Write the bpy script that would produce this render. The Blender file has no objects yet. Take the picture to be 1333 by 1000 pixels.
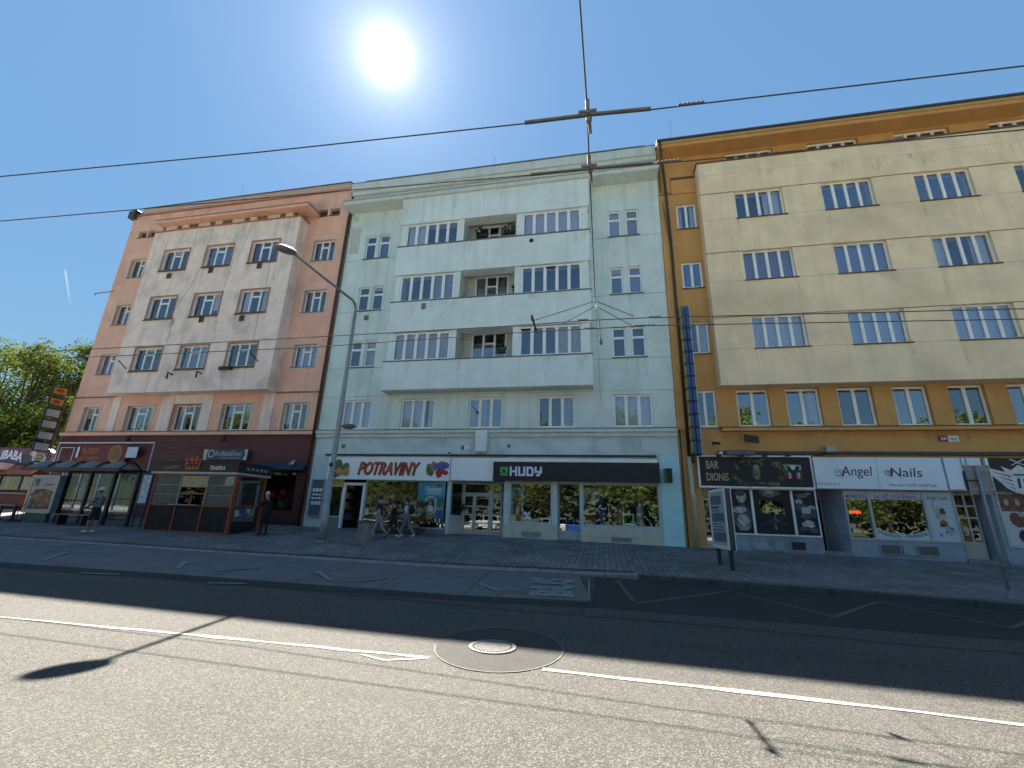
import bpy, bmesh, math, random
from mathutils import Vector, Matrix
R_ = random.Random(7)
C = bpy.context.scene.collection
# ------------------------------------------------------------------ camera, sky, sun, exposure
CAMZ = 1.70
F_PX = 570.49
RW = ((0.98027368, -0.02711067, -0.19577674), (0.19519134, 0.28838902, 0.93740712), (0.03104613, -0.95712945, 0.28799193))
cam_d = bpy.data.cameras.new('camera')
cam = bpy.data.objects.new('camera', cam_d); C.objects.link(cam)
cam_d.sensor_width = 36.0; cam_d.lens = 36.0 * F_PX / 1333.0
cam_d.clip_start = 0.05; cam_d.clip_end = 3000
cam.matrix_world = Matrix(((RW[0][0], -RW[0][1], -RW[0][2], 0), (RW[1][0], -RW[1][1], -RW[1][2], 0),
                           (RW[2][0], -RW[2][1], -RW[2][2], CAMZ), (0, 0, 0, 1)))
bpy.context.scene.camera = cam
SUN = Vector((-0.3558, 0.5185, 0.7775)).normalized()
EL = math.asin(SUN.z); AZ = math.atan2(SUN.x, SUN.y)
world = bpy.data.worlds.new('World'); bpy.context.scene.world = world; world.use_nodes = True
wn = world.node_tree.nodes; wl = world.node_tree.links; wn.clear()
w_out = wn.new('ShaderNodeOutputWorld'); w_bg = wn.new('ShaderNodeBackground')
sky = wn.new('ShaderNodeTexSky'); sky.sky_type = 'NISHITA'; sky.sun_disc = False
sky.sun_elevation = EL; sky.sun_rotation = AZ; sky.air_density = 1.0; sky.dust_density = 0.0; sky.ozone_density = 1.2
SKY_S = 0.085; SKY_FLAT = 0.30; SKY_GAIN = 0.70
w_bg.inputs[1].default_value = SKY_S
# glare of the lens round the sun, painted into the sky as a glow
tcw = wn.new('ShaderNodeTexCoord'); dot = wn.new('ShaderNodeVectorMath'); dot.operation = 'DOT_PRODUCT'
dot.inputs[1].default_value = SUN
wl.new(tcw.outputs['Generated'], dot.inputs[0])
def wmath(op, a, b=None):
    n = wn.new('ShaderNodeMath'); n.operation = op
    for i, v in enumerate((a, b)):
        if v is None: continue
        if isinstance(v, (int, float)): n.inputs[i].default_value = v
        else: wl.new(v, n.inputs[i])
    return n.outputs[0]
ang = wmath('ARCCOSINE', wmath('MINIMUM', dot.outputs['Value'], 0.999999))
def lobe(deg, amp):
    q = wmath('DIVIDE', ang, math.radians(deg))
    return wmath('MULTIPLY', wmath('EXPONENT', wmath('MULTIPLY', wmath('MULTIPLY', q, q), -1.0)), amp)
def lobe1(deg, amp):
    return wmath('MULTIPLY', wmath('EXPONENT', wmath('MULTIPLY', wmath('DIVIDE', ang, math.radians(deg)), -1.0)), amp)
glow = wmath('ADD', wmath('ADD', lobe(1.25, 20.0), lobe1(1.9, 3.2)), lobe1(7.5, 1.15))
gcol = wn.new('ShaderNodeMixRGB'); gcol.blend_type = 'ADD'; gcol.inputs[0].default_value = 1.0
gv = wn.new('ShaderNodeVectorMath'); gv.operation = 'SCALE'; gv.inputs[0].default_value = (1.0, 0.98, 0.94)
wl.new(glow, gv.inputs['Scale'])
# even out the clear-sky brightness without touching its hue (to light the facades more)
lum = wn.new('ShaderNodeRGBToBW'); wl.new(sky.outputs[0], lum.inputs[0])
flat = wmath('MULTIPLY', wmath('POWER', wmath('MAXIMUM', lum.outputs[0], 0.05), SKY_FLAT - 1.0), SKY_GAIN)
fv = wn.new('ShaderNodeVectorMath'); fv.operation = 'SCALE'; wl.new(sky.outputs[0], fv.inputs[0]); wl.new(flat, fv.inputs['Scale'])
ft = wn.new('ShaderNodeVectorMath'); ft.operation = 'MULTIPLY'; ft.inputs[1].default_value = (.80, 1.0, 1.0); wl.new(fv.outputs[0], ft.inputs[0]); wl.new(ft.outputs[0], gcol.inputs[1]); wl.new(gv.outputs[0], gcol.inputs[2])
wl.new(gcol.outputs[0], w_bg.inputs[0]); wl.new(w_bg.outputs[0], w_out.inputs[0])
sun_d = bpy.data.lights.new('sun', 'SUN'); sun_d.energy = 5.0; sun_d.angle = math.radians(0.53); sun_d.color = (1.0, 0.94, 0.84)
sun = bpy.data.objects.new('sun', sun_d); C.objects.link(sun)
sun.rotation_euler = SUN.to_track_quat('Z', 'Y').to_euler(); sun.location = (0, 0, 60)
sc = bpy.context.scene
sc.view_settings.view_transform = 'Standard'; sc.view_settings.look = 'None'
sc.view_settings.exposure = 2.34; sc.view_settings.gamma = 1.0; sc.view_settings.use_curve_mapping = False
sc.render.engine = 'CYCLES'
sc.cycles.max_bounces = 8; sc.cycles.transparent_max_bounces = 16; sc.cycles.diffuse_bounces = 4
sc.cycles.caustics_reflective = False; sc.cycles.caustics_refractive = False
sc.cycles.sample_clamp_indirect = 4.0

# ------------------------------------------------------------------ measuring helpers (survey of the place from the camera point)
def ray(u, v):
    a, b, c = u - 666.5, v - 500.0, F_PX
    w = Vector((RW[0][0]*a + RW[0][1]*b + RW[0][2]*c, RW[1][0]*a + RW[1][1]*b + RW[1][2]*c, RW[2][0]*a + RW[2][1]*b + RW[2][2]*c))
    return w.normalized()
def PY(u, v, Y):
    w = ray(u, v); k = Y / w.y; return Vector((w.x*k, Y, w.z*k + CAMZ))
def PZ(u, v, Z):
    w = ray(u, v); k = (Z - CAMZ) / w.z; return Vector((w.x*k, w.y*k, Z))
def rect(q, Y):  # pixel corners TL TR BR BL on a plane parallel to the facades -> x0,x1,z0,z1
    p = [PY(a, b, Y) for a, b in q]
    return ((p[0].x+p[3].x)/2, (p[1].x+p[2].x)/2, (p[2].z+p[3].z)/2, (p[0].z+p[1].z)/2)
def lerp(a, b, t): return a + (b - a) * t
KERB = [(-90, 13.6, 1.09), (-22.8, 13.65, .32), (-18.3, 13.8, .268), (-14, 13.85, .22), (-10.4, 13.98, .186), (-6.85, 14.05, .16), (-4.7, 14.2, .148),
        (-3, 14.4, .135), (-1.1, 14.72, .122), (.3, 14.9, .118), (.9, 14.88, .13), (2.5, 14.84, .121), (4.5, 14.7, .098), (6.4, 14.53, .076), (8.3, 14.3, .054), (9.9, 13.95, .036), (60, 13.9, -.54)]
def interp(t, col, x):
    if x <= t[0][0]: return t[0][col]
    for a, b in zip(t, t[1:]):
        if x <= b[0]: return lerp(a[col], b[col], (x-a[0])/(b[0]-a[0]))
    return t[-1][col]
def kerb_y(x): return interp(KERB, 1, x)
def kerb_z(x): return interp(KERB, 2, x)
def base_z(x): return .65 - .0115*x
def road_z(x): return -.0115*x
def sw(x, y):
    k = kerb_y(x); t = max(0, min(1, (y-k)/(22-k))); return lerp(kerb_z(x), base_z(x), t)
def hit(u, v, f):
    w = ray(u, v); k = 1.0
    while k < 150:
        if CAMZ + w.z*k <= f(w.x*k, w.y*k): break
        k += .02
    return Vector((w.x*k, w.y*k, CAMZ + w.z*k))
def GS(u, v): return hit(u, v, sw)
def GR(u, v): return hit(u, v, lambda x, y: road_z(x))

# ------------------------------------------------------------------ materials
MATS = {}
def M(name, col, rough=.8, var=.12, scale=6.0, bump=.0, bscale=60.0, metal=0.0, spec=.4, streak=0.0, dirt=None, dscale=.7, damt=.4, emit=0.0):
    """procedural plaster/paint/metal: base colour with two octaves of variation, optional vertical run-off streaks and dirt"""
    if name in MATS: return MATS[name]
    m = bpy.data.materials.new(name); m.use_nodes = True; MATS[name] = m
    nt = m.node_tree; n = nt.nodes; l = nt.links; b = n['Principled BSDF']
    b.inputs['Roughness'].default_value = rough; b.inputs['Metallic'].default_value = metal
    b.inputs['Specular IOR Level'].default_value = spec
    geo = n.new('ShaderNodeNewGeometry')
    def noise(sc, det=3, vec=None):
        t = n.new('ShaderNodeTexNoise'); t.inputs['Scale'].default_value = sc; t.inputs['Detail'].default_value = det
        l.new(vec or geo.outputs['Position'], t.inputs['Vector']); return t.outputs['Fac']
    def ramp(f, a, c):
        r = n.new('ShaderNodeMapRange'); r.inputs[1].default_value = a; r.inputs[2].default_value = c
        r.inputs[3].default_value = 0; r.inputs[4].default_value = 1; l.new(f, r.inputs[0]); return r.outputs[0]
    def mix(f, a, c, mode='MIX'):
        x = n.new('ShaderNodeMixRGB'); x.blend_type = mode
        for i, v in ((0, f), (1, a), (2, c)):
            if isinstance(v, (int, float)): x.inputs[i].default_value = v
            elif isinstance(v, (tuple, list)): x.inputs[i].default_value = (*v[:3], 1)
            else: l.new(v, x.inputs[i])
        return x.outputs[0]
    d = tuple(c*(1-var) for c in col); u = tuple(min(1, c*(1+var)) for c in col)
    out = mix(ramp(noise(scale, 5), .3, .7), d, u)
    if dirt:
        out = mix(ramp(noise(dscale, 6), .5, .75), out, mix(damt, col, dirt))
    if streak:
        mp = n.new('ShaderNodeMapping'); mp.inputs['Scale'].default_value = (1.6, 1.6, .07); l.new(geo.outputs['Position'], mp.inputs[0])
        out = mix(ramp(noise(1.6, 6, mp.outputs[0]), .52, .8), out, tuple(c*(1-streak) for c in col))
    l.new(out, b.inputs['Base Color'])
    if bump:
        bp = n.new('ShaderNodeBump'); bp.inputs['Strength'].default_value = bump; bp.inputs['Distance'].default_value = .02
        l.new(noise(bscale, 4), bp.inputs['Height']); l.new(bp.outputs[0], b.inputs['Normal'])
    if emit:
        l.new(out, b.inputs['Emission Color']); b.inputs['Emission Strength'].default_value = emit
    return m
def glass_mat(name, tint=(.55, .6, .62), ior=1.75, wob=.0):
    if name in MATS: return MATS[name]
    m = bpy.data.materials.new(name); m.use_nodes = True; MATS[name] = m
    nt = m.node_tree; n = nt.nodes; l = nt.links; n.clear()
    o = n.new('ShaderNodeOutputMaterial'); mx = n.new('ShaderNodeMixShader'); tr = n.new('ShaderNodeBsdfTransparent'); gl = n.new('ShaderNodeBsdfGlossy')
    # facing-angle reflectance (Schlick), the same from both sides of the sheet
    lw = n.new('ShaderNodeLayerWeight'); lw.inputs[0].default_value = .5
    pw = n.new('ShaderNodeMath'); pw.operation = 'POWER'; pw.inputs[1].default_value = 5.0; l.new(lw.outputs['Facing'], pw.inputs[0])
    f0 = ((ior-1)/(ior+1))**2
    fr = n.new('ShaderNodeMapRange'); fr.inputs[3].default_value = f0; fr.inputs[4].default_value = .9; l.new(pw.outputs[0], fr.inputs[0])
    tr.inputs[0].default_value = (*tint, 1); gl.inputs['Roughness'].default_value = .01; gl.inputs[0].default_value = (.95, .97, 1, 1)
    if wob:
        geo = n.new('ShaderNodeNewGeometry'); t = n.new('ShaderNodeTexNoise'); t.inputs['Scale'].default_value = .9
        bp = n.new('ShaderNodeBump'); bp.inputs['Strength'].default_value = wob; bp.inputs['Distance'].default_value = .05
        l.new(geo.outputs['Position'], t.inputs['Vector']); l.new(t.outputs['Fac'], bp.inputs['Height']); l.new(bp.outputs[0], gl.inputs['Normal'])
    l.new(fr.outputs[0], mx.inputs[0]); l.new(tr.outputs[0], mx.inputs[1]); l.new(gl.outputs[0], mx.inputs[2]); l.new(mx.outputs[0], o.inputs[0])
    return m

mint = M('mint_plaster', (.63, .735, .72), .9, .07, 1.2, .25, 45, streak=.22, dirt=(.30, .34, .33), dscale=.5, damt=.35)
mint_trim = M('mint_trim', (.58, .64, .62), .85, .06, 2, .15, 40, streak=.18)
mint_band = M('mint_band', (.70, .795, .79), .88, .06, 1.0, .25, 45, streak=.16, dirt=(.48, .54, .54), dscale=.45, damt=.3)
pink = M('pink_plaster', (.82, .475, .355), .9, .08, 1.3, .3, 45, streak=.12, dirt=(.42, .26, .22), damt=.5)
pink_grey = M('grey_pink_plaster', (.84, .70, .62), .92, .10, 1.6, .35, 40, streak=.28, dirt=(.36, .30, .28), damt=.6)
pink_trim = M('terracotta_trim', (.42, .17, .11), .85, .1, 3)
cream = M('cream_trim', (.62, .55, .44), .85, .08, 3, streak=.15)
wine = M('wine_red_cladding', (.115, .028, .033), .55, .12, 2.5, .15, 30, dirt=(.07, .03, .03), damt=.5)
ochre = M('ochre_plaster', (.60, .325, .115), .9, .07, 1.3, .3, 45, streak=.14, dirt=(.36, .21, .08), damt=.4)
sand = M('sand_plaster', (.87, .70, .475), .92, .09, 1.1, .4, 38, streak=.15, dirt=(.42, .36, .23), dscale=.35, damt=.5)
sand_groove_shade = M('sand_groove_shade', (.26, .20, .13), .92, .08, 2)
stone_grey = M('grey_plinth_plaster', (.30, .34, .40), .85, .12, 3, .3, 40, dirt=(.12, .13, .15), damt=.5)
white_pvc = M('white_pvc', (.84, .85, .85), .35, .03, 4)
white_paint = M('white_paint', (.78, .79, .80), .5, .06, 4, dirt=(.5, .5, .48), damt=.4)
grey_alu = M('grey_aluminium', (.40, .45, .49), .45, .06, 8, metal=.2)
dark_metal = M('dark_painted_metal', (.022, .024, .026), .5, .25, 8)
black_sign = M('black_sign_face', (.012, .012, .016), .35, .2, 3)
zinc = M('zinc_steel', (.32, .33, .34), .5, .15, 6, metal=.5, dirt=(.2, .2, .2))
galv = M('galvanised_pole', (.30, .32, .33), .55, .14, 5, metal=.3, dirt=(.18, .18, .18), damt=.5)
sheet_dark = M('dark_roof_sheet', (.06, .06, .065), .5, .15, 4)
sill_m = M('brown_sill_sheet', (.13, .075, .055), .5, .15, 6)
sill_grey = M('grey_sill_sheet', (.15, .155, .16), .5, .15, 6)
drain_brown = M('brown_downpipe', (.07, .035, .03), .45, .15, 6)
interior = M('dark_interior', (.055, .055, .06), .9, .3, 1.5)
interior_shop = M('shop_interior', (.05, .045, .04), .9, .5, 2.5)
loggia_m = M('loggia_wall', (.52, .56, .55), .9, .1, 2)
curtain_m = M('net_curtain', (.74, .75, .78), .9, .12, 14)
curtain_g = M('grey_curtain', (.40, .41, .43), .9, .2, 10)
curtain_w = M('warm_curtain', (.60, .54, .45), .9, .15, 10)
blind_m = M('roller_blind', (.66, .65, .60), .8, .05, 6)
curtain_v = M('violet_curtain', (.30, .24, .36), .9, .15, 14)
glass = glass_mat('window_glass', (.86, .88, .92), 2.1)
glass_b = glass_mat('window_glass_coated', (.8, .82, .88), 2.6)
glass_shop = glass_mat('shop_glass', (.92, .93, .93), 1.9, .02)
rubber = M('black_rubber', (.015, .015, .015), .8, .2, 6)
terra_red = M('orange_red_frame', (.34, .068, .028), .5, .12, 6, dirt=(.2, .06, .04), damt=.5)

def stain_mat(name, col, amt):
    if name in MATS: return MATS[name]
    m = bpy.data.materials.new(name); m.use_nodes = True; MATS[name] = m; nt = m.node_tree; n = nt.nodes; l = nt.links; b = n['Principled BSDF']
    b.inputs['Base Color'].default_value = (*col, 1); b.inputs['Roughness'].default_value = .95
    g = n.new('ShaderNodeNewGeometry'); mp = n.new('ShaderNodeMapping'); mp.inputs['Scale'].default_value = (5, 5, .7); t = n.new('ShaderNodeTexNoise'); t.inputs['Scale'].default_value = 2.2; t.inputs['Detail'].default_value = 6
    r = n.new('ShaderNodeMapRange'); r.inputs[1].default_value = .42; r.inputs[2].default_value = .78; r.inputs[4].default_value = amt; l.new(g.outputs['Position'], mp.inputs[0]); l.new(mp.outputs[0], t.inputs['Vector']); l.new(t.outputs['Fac'], r.inputs[0]); l.new(r.outputs[0], b.inputs['Alpha'])
    return m
# ------------------------------------------------------------------ mesh + object helpers
WPOS = {}
class MB:
    def __init__(s): s.v = []; s.f = []; s.m = []
    def add(s, vs, fs, mi=0):
        o = len(s.v); s.v += [tuple(p) for p in vs]; s.f += [tuple(i+o for i in f) for f in fs]; s.m += [mi]*len(fs); return s
    def box(s, x0, x1, y0, y1, z0, z1, mi=0):
        return s.add([(x0,y0,z0),(x1,y0,z0),(x1,y1,z0),(x0,y1,z0),(x0,y0,z1),(x1,y0,z1),(x1,y1,z1),(x0,y1,z1)],
                     [(0,3,2,1),(4,5,6,7),(0,1,5,4),(1,2,6,5),(2,3,7,6),(3,0,4,7)], mi)
    def quad(s, a, b, c, d, mi=0): return s.add([a,b,c,d], [(0,1,2,3)], mi)
    def prism(s, poly, y0, y1, mi=0):      # polygon in (x,z), anticlockwise seen from the street, front at y0
        n = len(poly); vs = [(x,y0,z) for x,z in poly] + [(x,y1,z) for x,z in poly]
        return s.add(vs, [tuple(range(n)), tuple(range(2*n-1, n-1, -1))] + [((i+1)%n, i, i+n, (i+1)%n+n) for i in range(n)], mi)
    def slab(s, poly, z0, z1, mi=0):       # polygon in (x,y)
        n = len(poly); f = z0 if callable(z0) else (lambda x, y: z0); g = z1 if callable(z1) else (lambda x, y: z1)
        vs = [(x,y,f(x,y)) for x,y in poly] + [(x,y,g(x,y)) for x,y in poly]
        return s.add(vs, [tuple(range(n-1,-1,-1)), tuple(range(n,2*n))] + [(i,(i+1)%n,(i+1)%n+n,i+n) for i in range(n)], mi)
    def tube(s, pts, r, n=8, mi=0, caps=True):
        pts = [Vector(p) for p in pts]; rs = r if isinstance(r, (list, tuple)) else [r]*len(pts); rings = []
        t0 = (pts[1]-pts[0]).normalized(); a = t0.orthogonal().normalized()
        for i, p in enumerate(pts):
            t = (pts[min(i+1,len(pts)-1)] - pts[max(i-1,0)]).normalized()
            a = (a - t*a.dot(t)).normalized(); b = t.cross(a)
            rings.append([p + (a*math.cos(2*math.pi*k/n) + b*math.sin(2*math.pi*k/n))*rs[i] for k in range(n)])
        o = len(s.v); vs = [q for rg in rings for q in rg]; fs = []
        for i in range(len(pts)-1):
            for k in range(n): fs.append((i*n+k, i*n+(k+1)%n, (i+1)*n+(k+1)%n, (i+1)*n+k))
        if caps: fs += [tuple(range(n-1,-1,-1)), tuple(range((len(pts)-1)*n, len(pts)*n))]
        return s.add(vs, fs, mi)
    def lathe(s, cx, cy, prof, n=20, mi=0):
        vs = []; fs = []
        for r, z in prof:
            for k in range(n): a = 2*math.pi*k/n; vs.append((cx+r*math.cos(a), cy+r*math.sin(a), z))
        for i in range(len(prof)-1):
            for k in range(n): fs.append((i*n+k, i*n+(k+1)%n, (i+1)*n+(k+1)%n, (i+1)*n+k))
        fs += [tuple(range(n-1,-1,-1)), tuple(range((len(prof)-1)*n, len(prof)*n))]
        return s.add(vs, fs, mi)
    def ball(s, c, rx, ry, rz, n=10, m=6, mi=0):
        vs = []; fs = []
        for i in range(m+1):
            th = math.pi*i/m
            for k in range(n):
                a = 2*math.pi*k/n; vs.append((c[0]+rx*math.sin(th)*math.cos(a), c[1]+ry*math.sin(th)*math.sin(a), c[2]-rz*math.cos(th)))
        for i in range(m):
            for k in range(n): fs.append((i*n+k, i*n+(k+1)%n, (i+1)*n+(k+1)%n, (i+1)*n+k))
        return s.add(vs, fs, mi)
    def build(s, name, mats, parent=None, smooth=False, bevel=0, data=None, origin=None):
        me = bpy.data.meshes.new(name)
        if not isinstance(mats, (list, tuple)): mats = [mats]
        xs = [p[0] for p in s.v]; ys = [p[1] for p in s.v]; zs = [p[2] for p in s.v]
        o = Vector(origin) if origin else Vector(((min(xs)+max(xs))/2, (min(ys)+max(ys))/2, min(zs)))
        me.from_pydata([(p[0]-o.x, p[1]-o.y, p[2]-o.z) for p in s.v], [], s.f)
        for m in mats: me.materials.append(m)
        if len(mats) > 1: me.polygons.foreach_set('material_index', s.m)
        if smooth: me.polygons.foreach_set('use_smooth', [True]*len(s.f))
        me.validate(); me.update()
        ob = bpy.data.objects.new(name, me); C.objects.link(ob); WPOS[ob] = o
        if parent: ob.parent = parent; ob.location = o - WPOS[parent]
        else: ob.location = o
        if bevel:
            bv = ob.modifiers.new('bevel', 'BEVEL'); bv.width = bevel; bv.segments = 2; bv.limit_method = 'ANGLE'
        return ob
def tag(o, label=None, cat=None, group=None, kind=None):
    if label: o['label'] = label
    if cat: o['category'] = cat
    if group: o['group'] = group
    if kind: o['kind'] = kind
    return o
def thing(name, label, cat, loc=(0,0,0), group=None, kind=None):
    o = bpy.data.objects.new(name, None); C.objects.link(o); o.location = loc; o.empty_display_size = .3; WPOS[o] = Vector(loc)
    return tag(o, label, cat, group, kind)
def copy_tree(o, parent=None):
    c = o.copy(); C.objects.link(c)
    if parent: c.parent = parent; c.matrix_parent_inverse = o.matrix_parent_inverse
    for ch in list(o.children): copy_tree(ch, c)
    return c
def piece(name, parent, src, loc):   # an alike piece sharing mesh data
    o = bpy.data.objects.new(name, src.data); C.objects.link(o); o.parent = parent; o.location = Vector(loc) - WPOS[parent]; WPOS[o] = Vector(loc); return o
# ------------------------------------------------------------------ lettering: all words are turned to meshes once
WORDS = {}
def prepare_words(words):
    tmp = []
    for w, bold in words:
        cu = bpy.data.curves.new('word', 'FONT'); cu.body = w; cu.size = 1; cu.align_x = 'CENTER'; cu.align_y = 'CENTER'; cu.resolution_u = 3
        cu.offset = bold
        o = bpy.data.objects.new('word', cu); C.objects.link(o); tmp.append((w, o, cu))
    dg = bpy.context.evaluated_depsgraph_get()
    for w, o, cu in tmp:
        me = o.evaluated_get(dg).to_mesh()
        vs = [tuple(v.co) for v in me.vertices]; fs = [tuple(p.vertices) for p in me.polygons]
        x0 = min(v[0] for v in vs); x1 = max(v[0] for v in vs); y0 = min(v[1] for v in vs); y1 = max(v[1] for v in vs)
        WORDS[w] = ([((v[0]-x0)/(x1-x0), (v[1]-y0)/(y1-y0)) for v in vs], fs)
        o.evaluated_get(dg).to_mesh_clear()
    for w, o, cu in tmp:
        bpy.data.objects.remove(o); bpy.data.curves.remove(cu)
prepare_words([('POTRAVINY', .03), ('BAR', .015), ('DIONIS', .015), ('Angel', .0), ('Nails', .0), ('774 376 217', .0), ('Americká 1162/70  30100 Plzeň', .0),
   ('NOVĚ OTEVŘENO', .01), ('MANIKÚRA', .01), ('Manikúra - Pedikúra', .0), ('OUTLET', .0), ('LIBABA', .03), ('TRAFIKA', .03), ('Chesterfield', .01),
   ('Květinářství', .01), ('Dárky a Dekorace', 0), ('Vietnam', .01), ('ATURA', .02), ('28', .02), ('1662', .01), ('%', .02), ('OPEN', .02), ('BUS', .05), ('Angel nails', 0), ('pizza', .02)])
def word(mb, w, x0, x1, z0, z1, y, mi=0, shear=0.0):
    vs, fs = WORDS[w]; H = z1-z0
    return mb.add([(lerp(x0, x1, a) + shear*(b-.5)*H, y, lerp(z0, z1, b)) for a, b in vs], fs, mi)
def word_obj(w, r, y, mat, parent, shear=0.0, name='lettering'):
    return word(MB(), w, *r, y, 0, shear).build(name, mat, parent)
# ================================================================== GROUND
def asphalt_mat(name, base, stone, light):
    m = bpy.data.materials.new(name); m.use_nodes = True; nt = m.node_tree; n = nt.nodes; l = nt.links; b = n['Principled BSDF']
    geo = n.new('ShaderNodeNewGeometry')
    def noise(sc, det=3, mapv=None):
        t = n.new('ShaderNodeTexNoise'); t.inputs['Scale'].default_value = sc; t.inputs['Detail'].default_value = det
        if mapv:
            mp = n.new('ShaderNodeMapping'); mp.inputs['Scale'].default_value = mapv; l.new(geo.outputs['Position'], mp.inputs[0]); l.new(mp.outputs[0], t.inputs['Vector'])
        else: l.new(geo.outputs['Position'], t.inputs['Vector'])
        return t.outputs['Fac']
    def mr(f, a, c, lo=0, hi=1):
        r = n.new('ShaderNodeMapRange'); 
        for i, v in enumerate((a, c, lo, hi)): r.inputs[i+1].default_value = v
        l.new(f, r.inputs[0]); return r.outputs[0]
    def mix(f, a, c, mode='MIX'):
        x = n.new('ShaderNodeMixRGB'); x.blend_type = mode
        for i, v in ((0, f), (1, a), (2, c)):
            if isinstance(v, (int, float)): x.inputs[i].default_value = v
            elif isinstance(v, tuple): x.inputs[i].default_value = (*v, 1)
            else: l.new(v, x.inputs[i])
        return x.outputs[0]
    v = n.new('ShaderNodeTexVoronoi'); v.inputs['Scale'].default_value = 135; l.new(geo.outputs['Position'], v.inputs['Vector'])
    v2 = n.new('ShaderNodeTexVoronoi'); v2.inputs['Scale'].default_value = 74; l.new(geo.outputs['Position'], v2.inputs['Vector'])
    sep = n.new('ShaderNodeSeparateColor'); l.new(v.outputs['Color'], sep.inputs[0])
    sep2 = n.new('ShaderNodeSeparateColor'); l.new(v2.outputs['Color'], sep2.inputs[0])
    c = mix(mr(sep.outputs[0], .35, .95), base, stone)
    c = mix(mr(sep2.outputs[1], .55, 1.0, 0, .8), c, light)
    c = mix(mr(v2.outputs['Distance'], .0058, .0098, .0, .65), c, tuple(x*.35 for x in base))
    c = mix(mr(noise(.55, 5), .35, .7, 0, .3), c, tuple(x*1.45 for x in base))
    c = mix(mr(noise(.8, 5, (.16, 1.3, 1)), .5, .8, 0, .5), c, tuple(x*.6 for x in base))
    c = mix(mr(noise(2.5, 6), .64, .78, 0, .2), c, tuple(x*.55 for x in base))
    l.new(c, b.inputs['Base Color']); b.inputs['Roughness'].default_value = .8; b.inputs['Specular IOR Level'].default_value = .18
    bp = n.new('ShaderNodeBump'); bp.inputs['Strength'].default_value = .8; bp.inputs['Distance'].default_value = .014
    l.new(mix(.5, v.outputs['Distance'], v2.outputs['Distance']), bp.inputs['Height']); l.new(bp.outputs[0], b.inputs['Normal'])
    return m
asph = asphalt_mat('worn_asphalt', (.072, .068, .061), (.22, .21, .185), (.44, .42, .365))
asph_new = asphalt_mat('patch_asphalt', (.066, .063, .058), (.128, .122, .109), (.19, .182, .16))
asph_dark = asphalt_mat('bay_asphalt', (.05, .05, .05), (.09, .09, .09), (.14, .14, .14))
conc = M('slab_concrete', (.125, .125, .122), .85, .12, 2.0, .3, 60, dirt=(.07, .07, .07), dscale=.9, damt=.6)
kerb_c = M('kerb_concrete', (.22, .22, .21), .85, .15, 3, .35, 40, dirt=(.11, .11, .105), dscale=1.6, damt=.6)
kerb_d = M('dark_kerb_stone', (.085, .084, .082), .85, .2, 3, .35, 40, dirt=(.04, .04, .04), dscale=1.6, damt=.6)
paint_w = M('road_paint', (.27, .258, .225), .8, .2, 14, .4, 70, dirt=(.17, .165, .15), dscale=5, damt=.85)
paint_faint = M('faded_road_paint', (.20, .205, .20), .8, .2, 8, dirt=(.11, .11, .11), dscale=4, damt=.9)
paint_y = M('faded_yellow_paint', (.095, .08, .06), .8, .2, 8, dirt=(.10, .095, .08), dscale=4, damt=.8)
def brick_mat(name, c1, c2, mort, w, h, rot=0, off=.5):
    m = bpy.data.materials.new(name); m.use_nodes = True; nt = m.node_tree; n = nt.nodes; l = nt.links; b = n['Principled BSDF']
    geo = n.new('ShaderNodeNewGeometry'); mp = n.new('ShaderNodeMapping'); mp.inputs['Rotation'].default_value = (0, 0, rot)
    t = n.new('ShaderNodeTexBrick'); t.inputs['Scale'].default_value = 1; t.inputs['Brick Width'].default_value = w; t.inputs['Row Height'].default_value = h
    t.inputs['Mortar Size'].default_value = .012; t.inputs['Color1'].default_value = (*c1, 1); t.inputs['Color2'].default_value = (*c2, 1); t.inputs['Mortar'].default_value = (*mort, 1)
    t.offset = off
    l.new(geo.outputs['Position'], mp.inputs[0]); l.new(mp.outputs[0], t.inputs['Vector'])
    no = n.new('ShaderNodeTexNoise'); no.inputs['Scale'].default_value = .6; no.inputs['Detail'].default_value = 6; l.new(geo.outputs['Position'], no.inputs['Vector'])
    r = n.new('ShaderNodeMapRange'); r.inputs[1].default_value = .35; r.inputs[2].default_value = .72; r.inputs[3].default_value = .65; r.inputs[4].default_value = 1.15; l.new(no.outputs['Fac'], r.inputs[0])
    x = n.new('ShaderNodeVectorMath'); x.operation = 'SCALE'; l.new(t.outputs['Color'], x.inputs[0]); l.new(r.outputs[0], x.inputs['Scale']); l.new(x.outputs[0], b.inputs['Base Color'])
    b.inputs['Roughness'].default_value = .85; b.inputs['Specular IOR Level'].default_value = .3
    bp = n.new('ShaderNodeBump'); bp.inputs['Strength'].default_value = .6; bp.inputs['Distance'].default_value = .02; bp.invert = True
    l.new(t.outputs['Fac'], bp.inputs['Height']); l.new(bp.outputs[0], b.inputs['Normal'])
    return m
paver = brick_mat('paving_blocks', (.15, .148, .145), (.22, .215, .21), (.07, .07, .07), .40, .20, math.pi/2, .5)
paver_red = brick_mat('red_paving_blocks', (.12, .055, .05), (.16, .07, .06), (.05, .04, .04), .2, .1)

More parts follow.
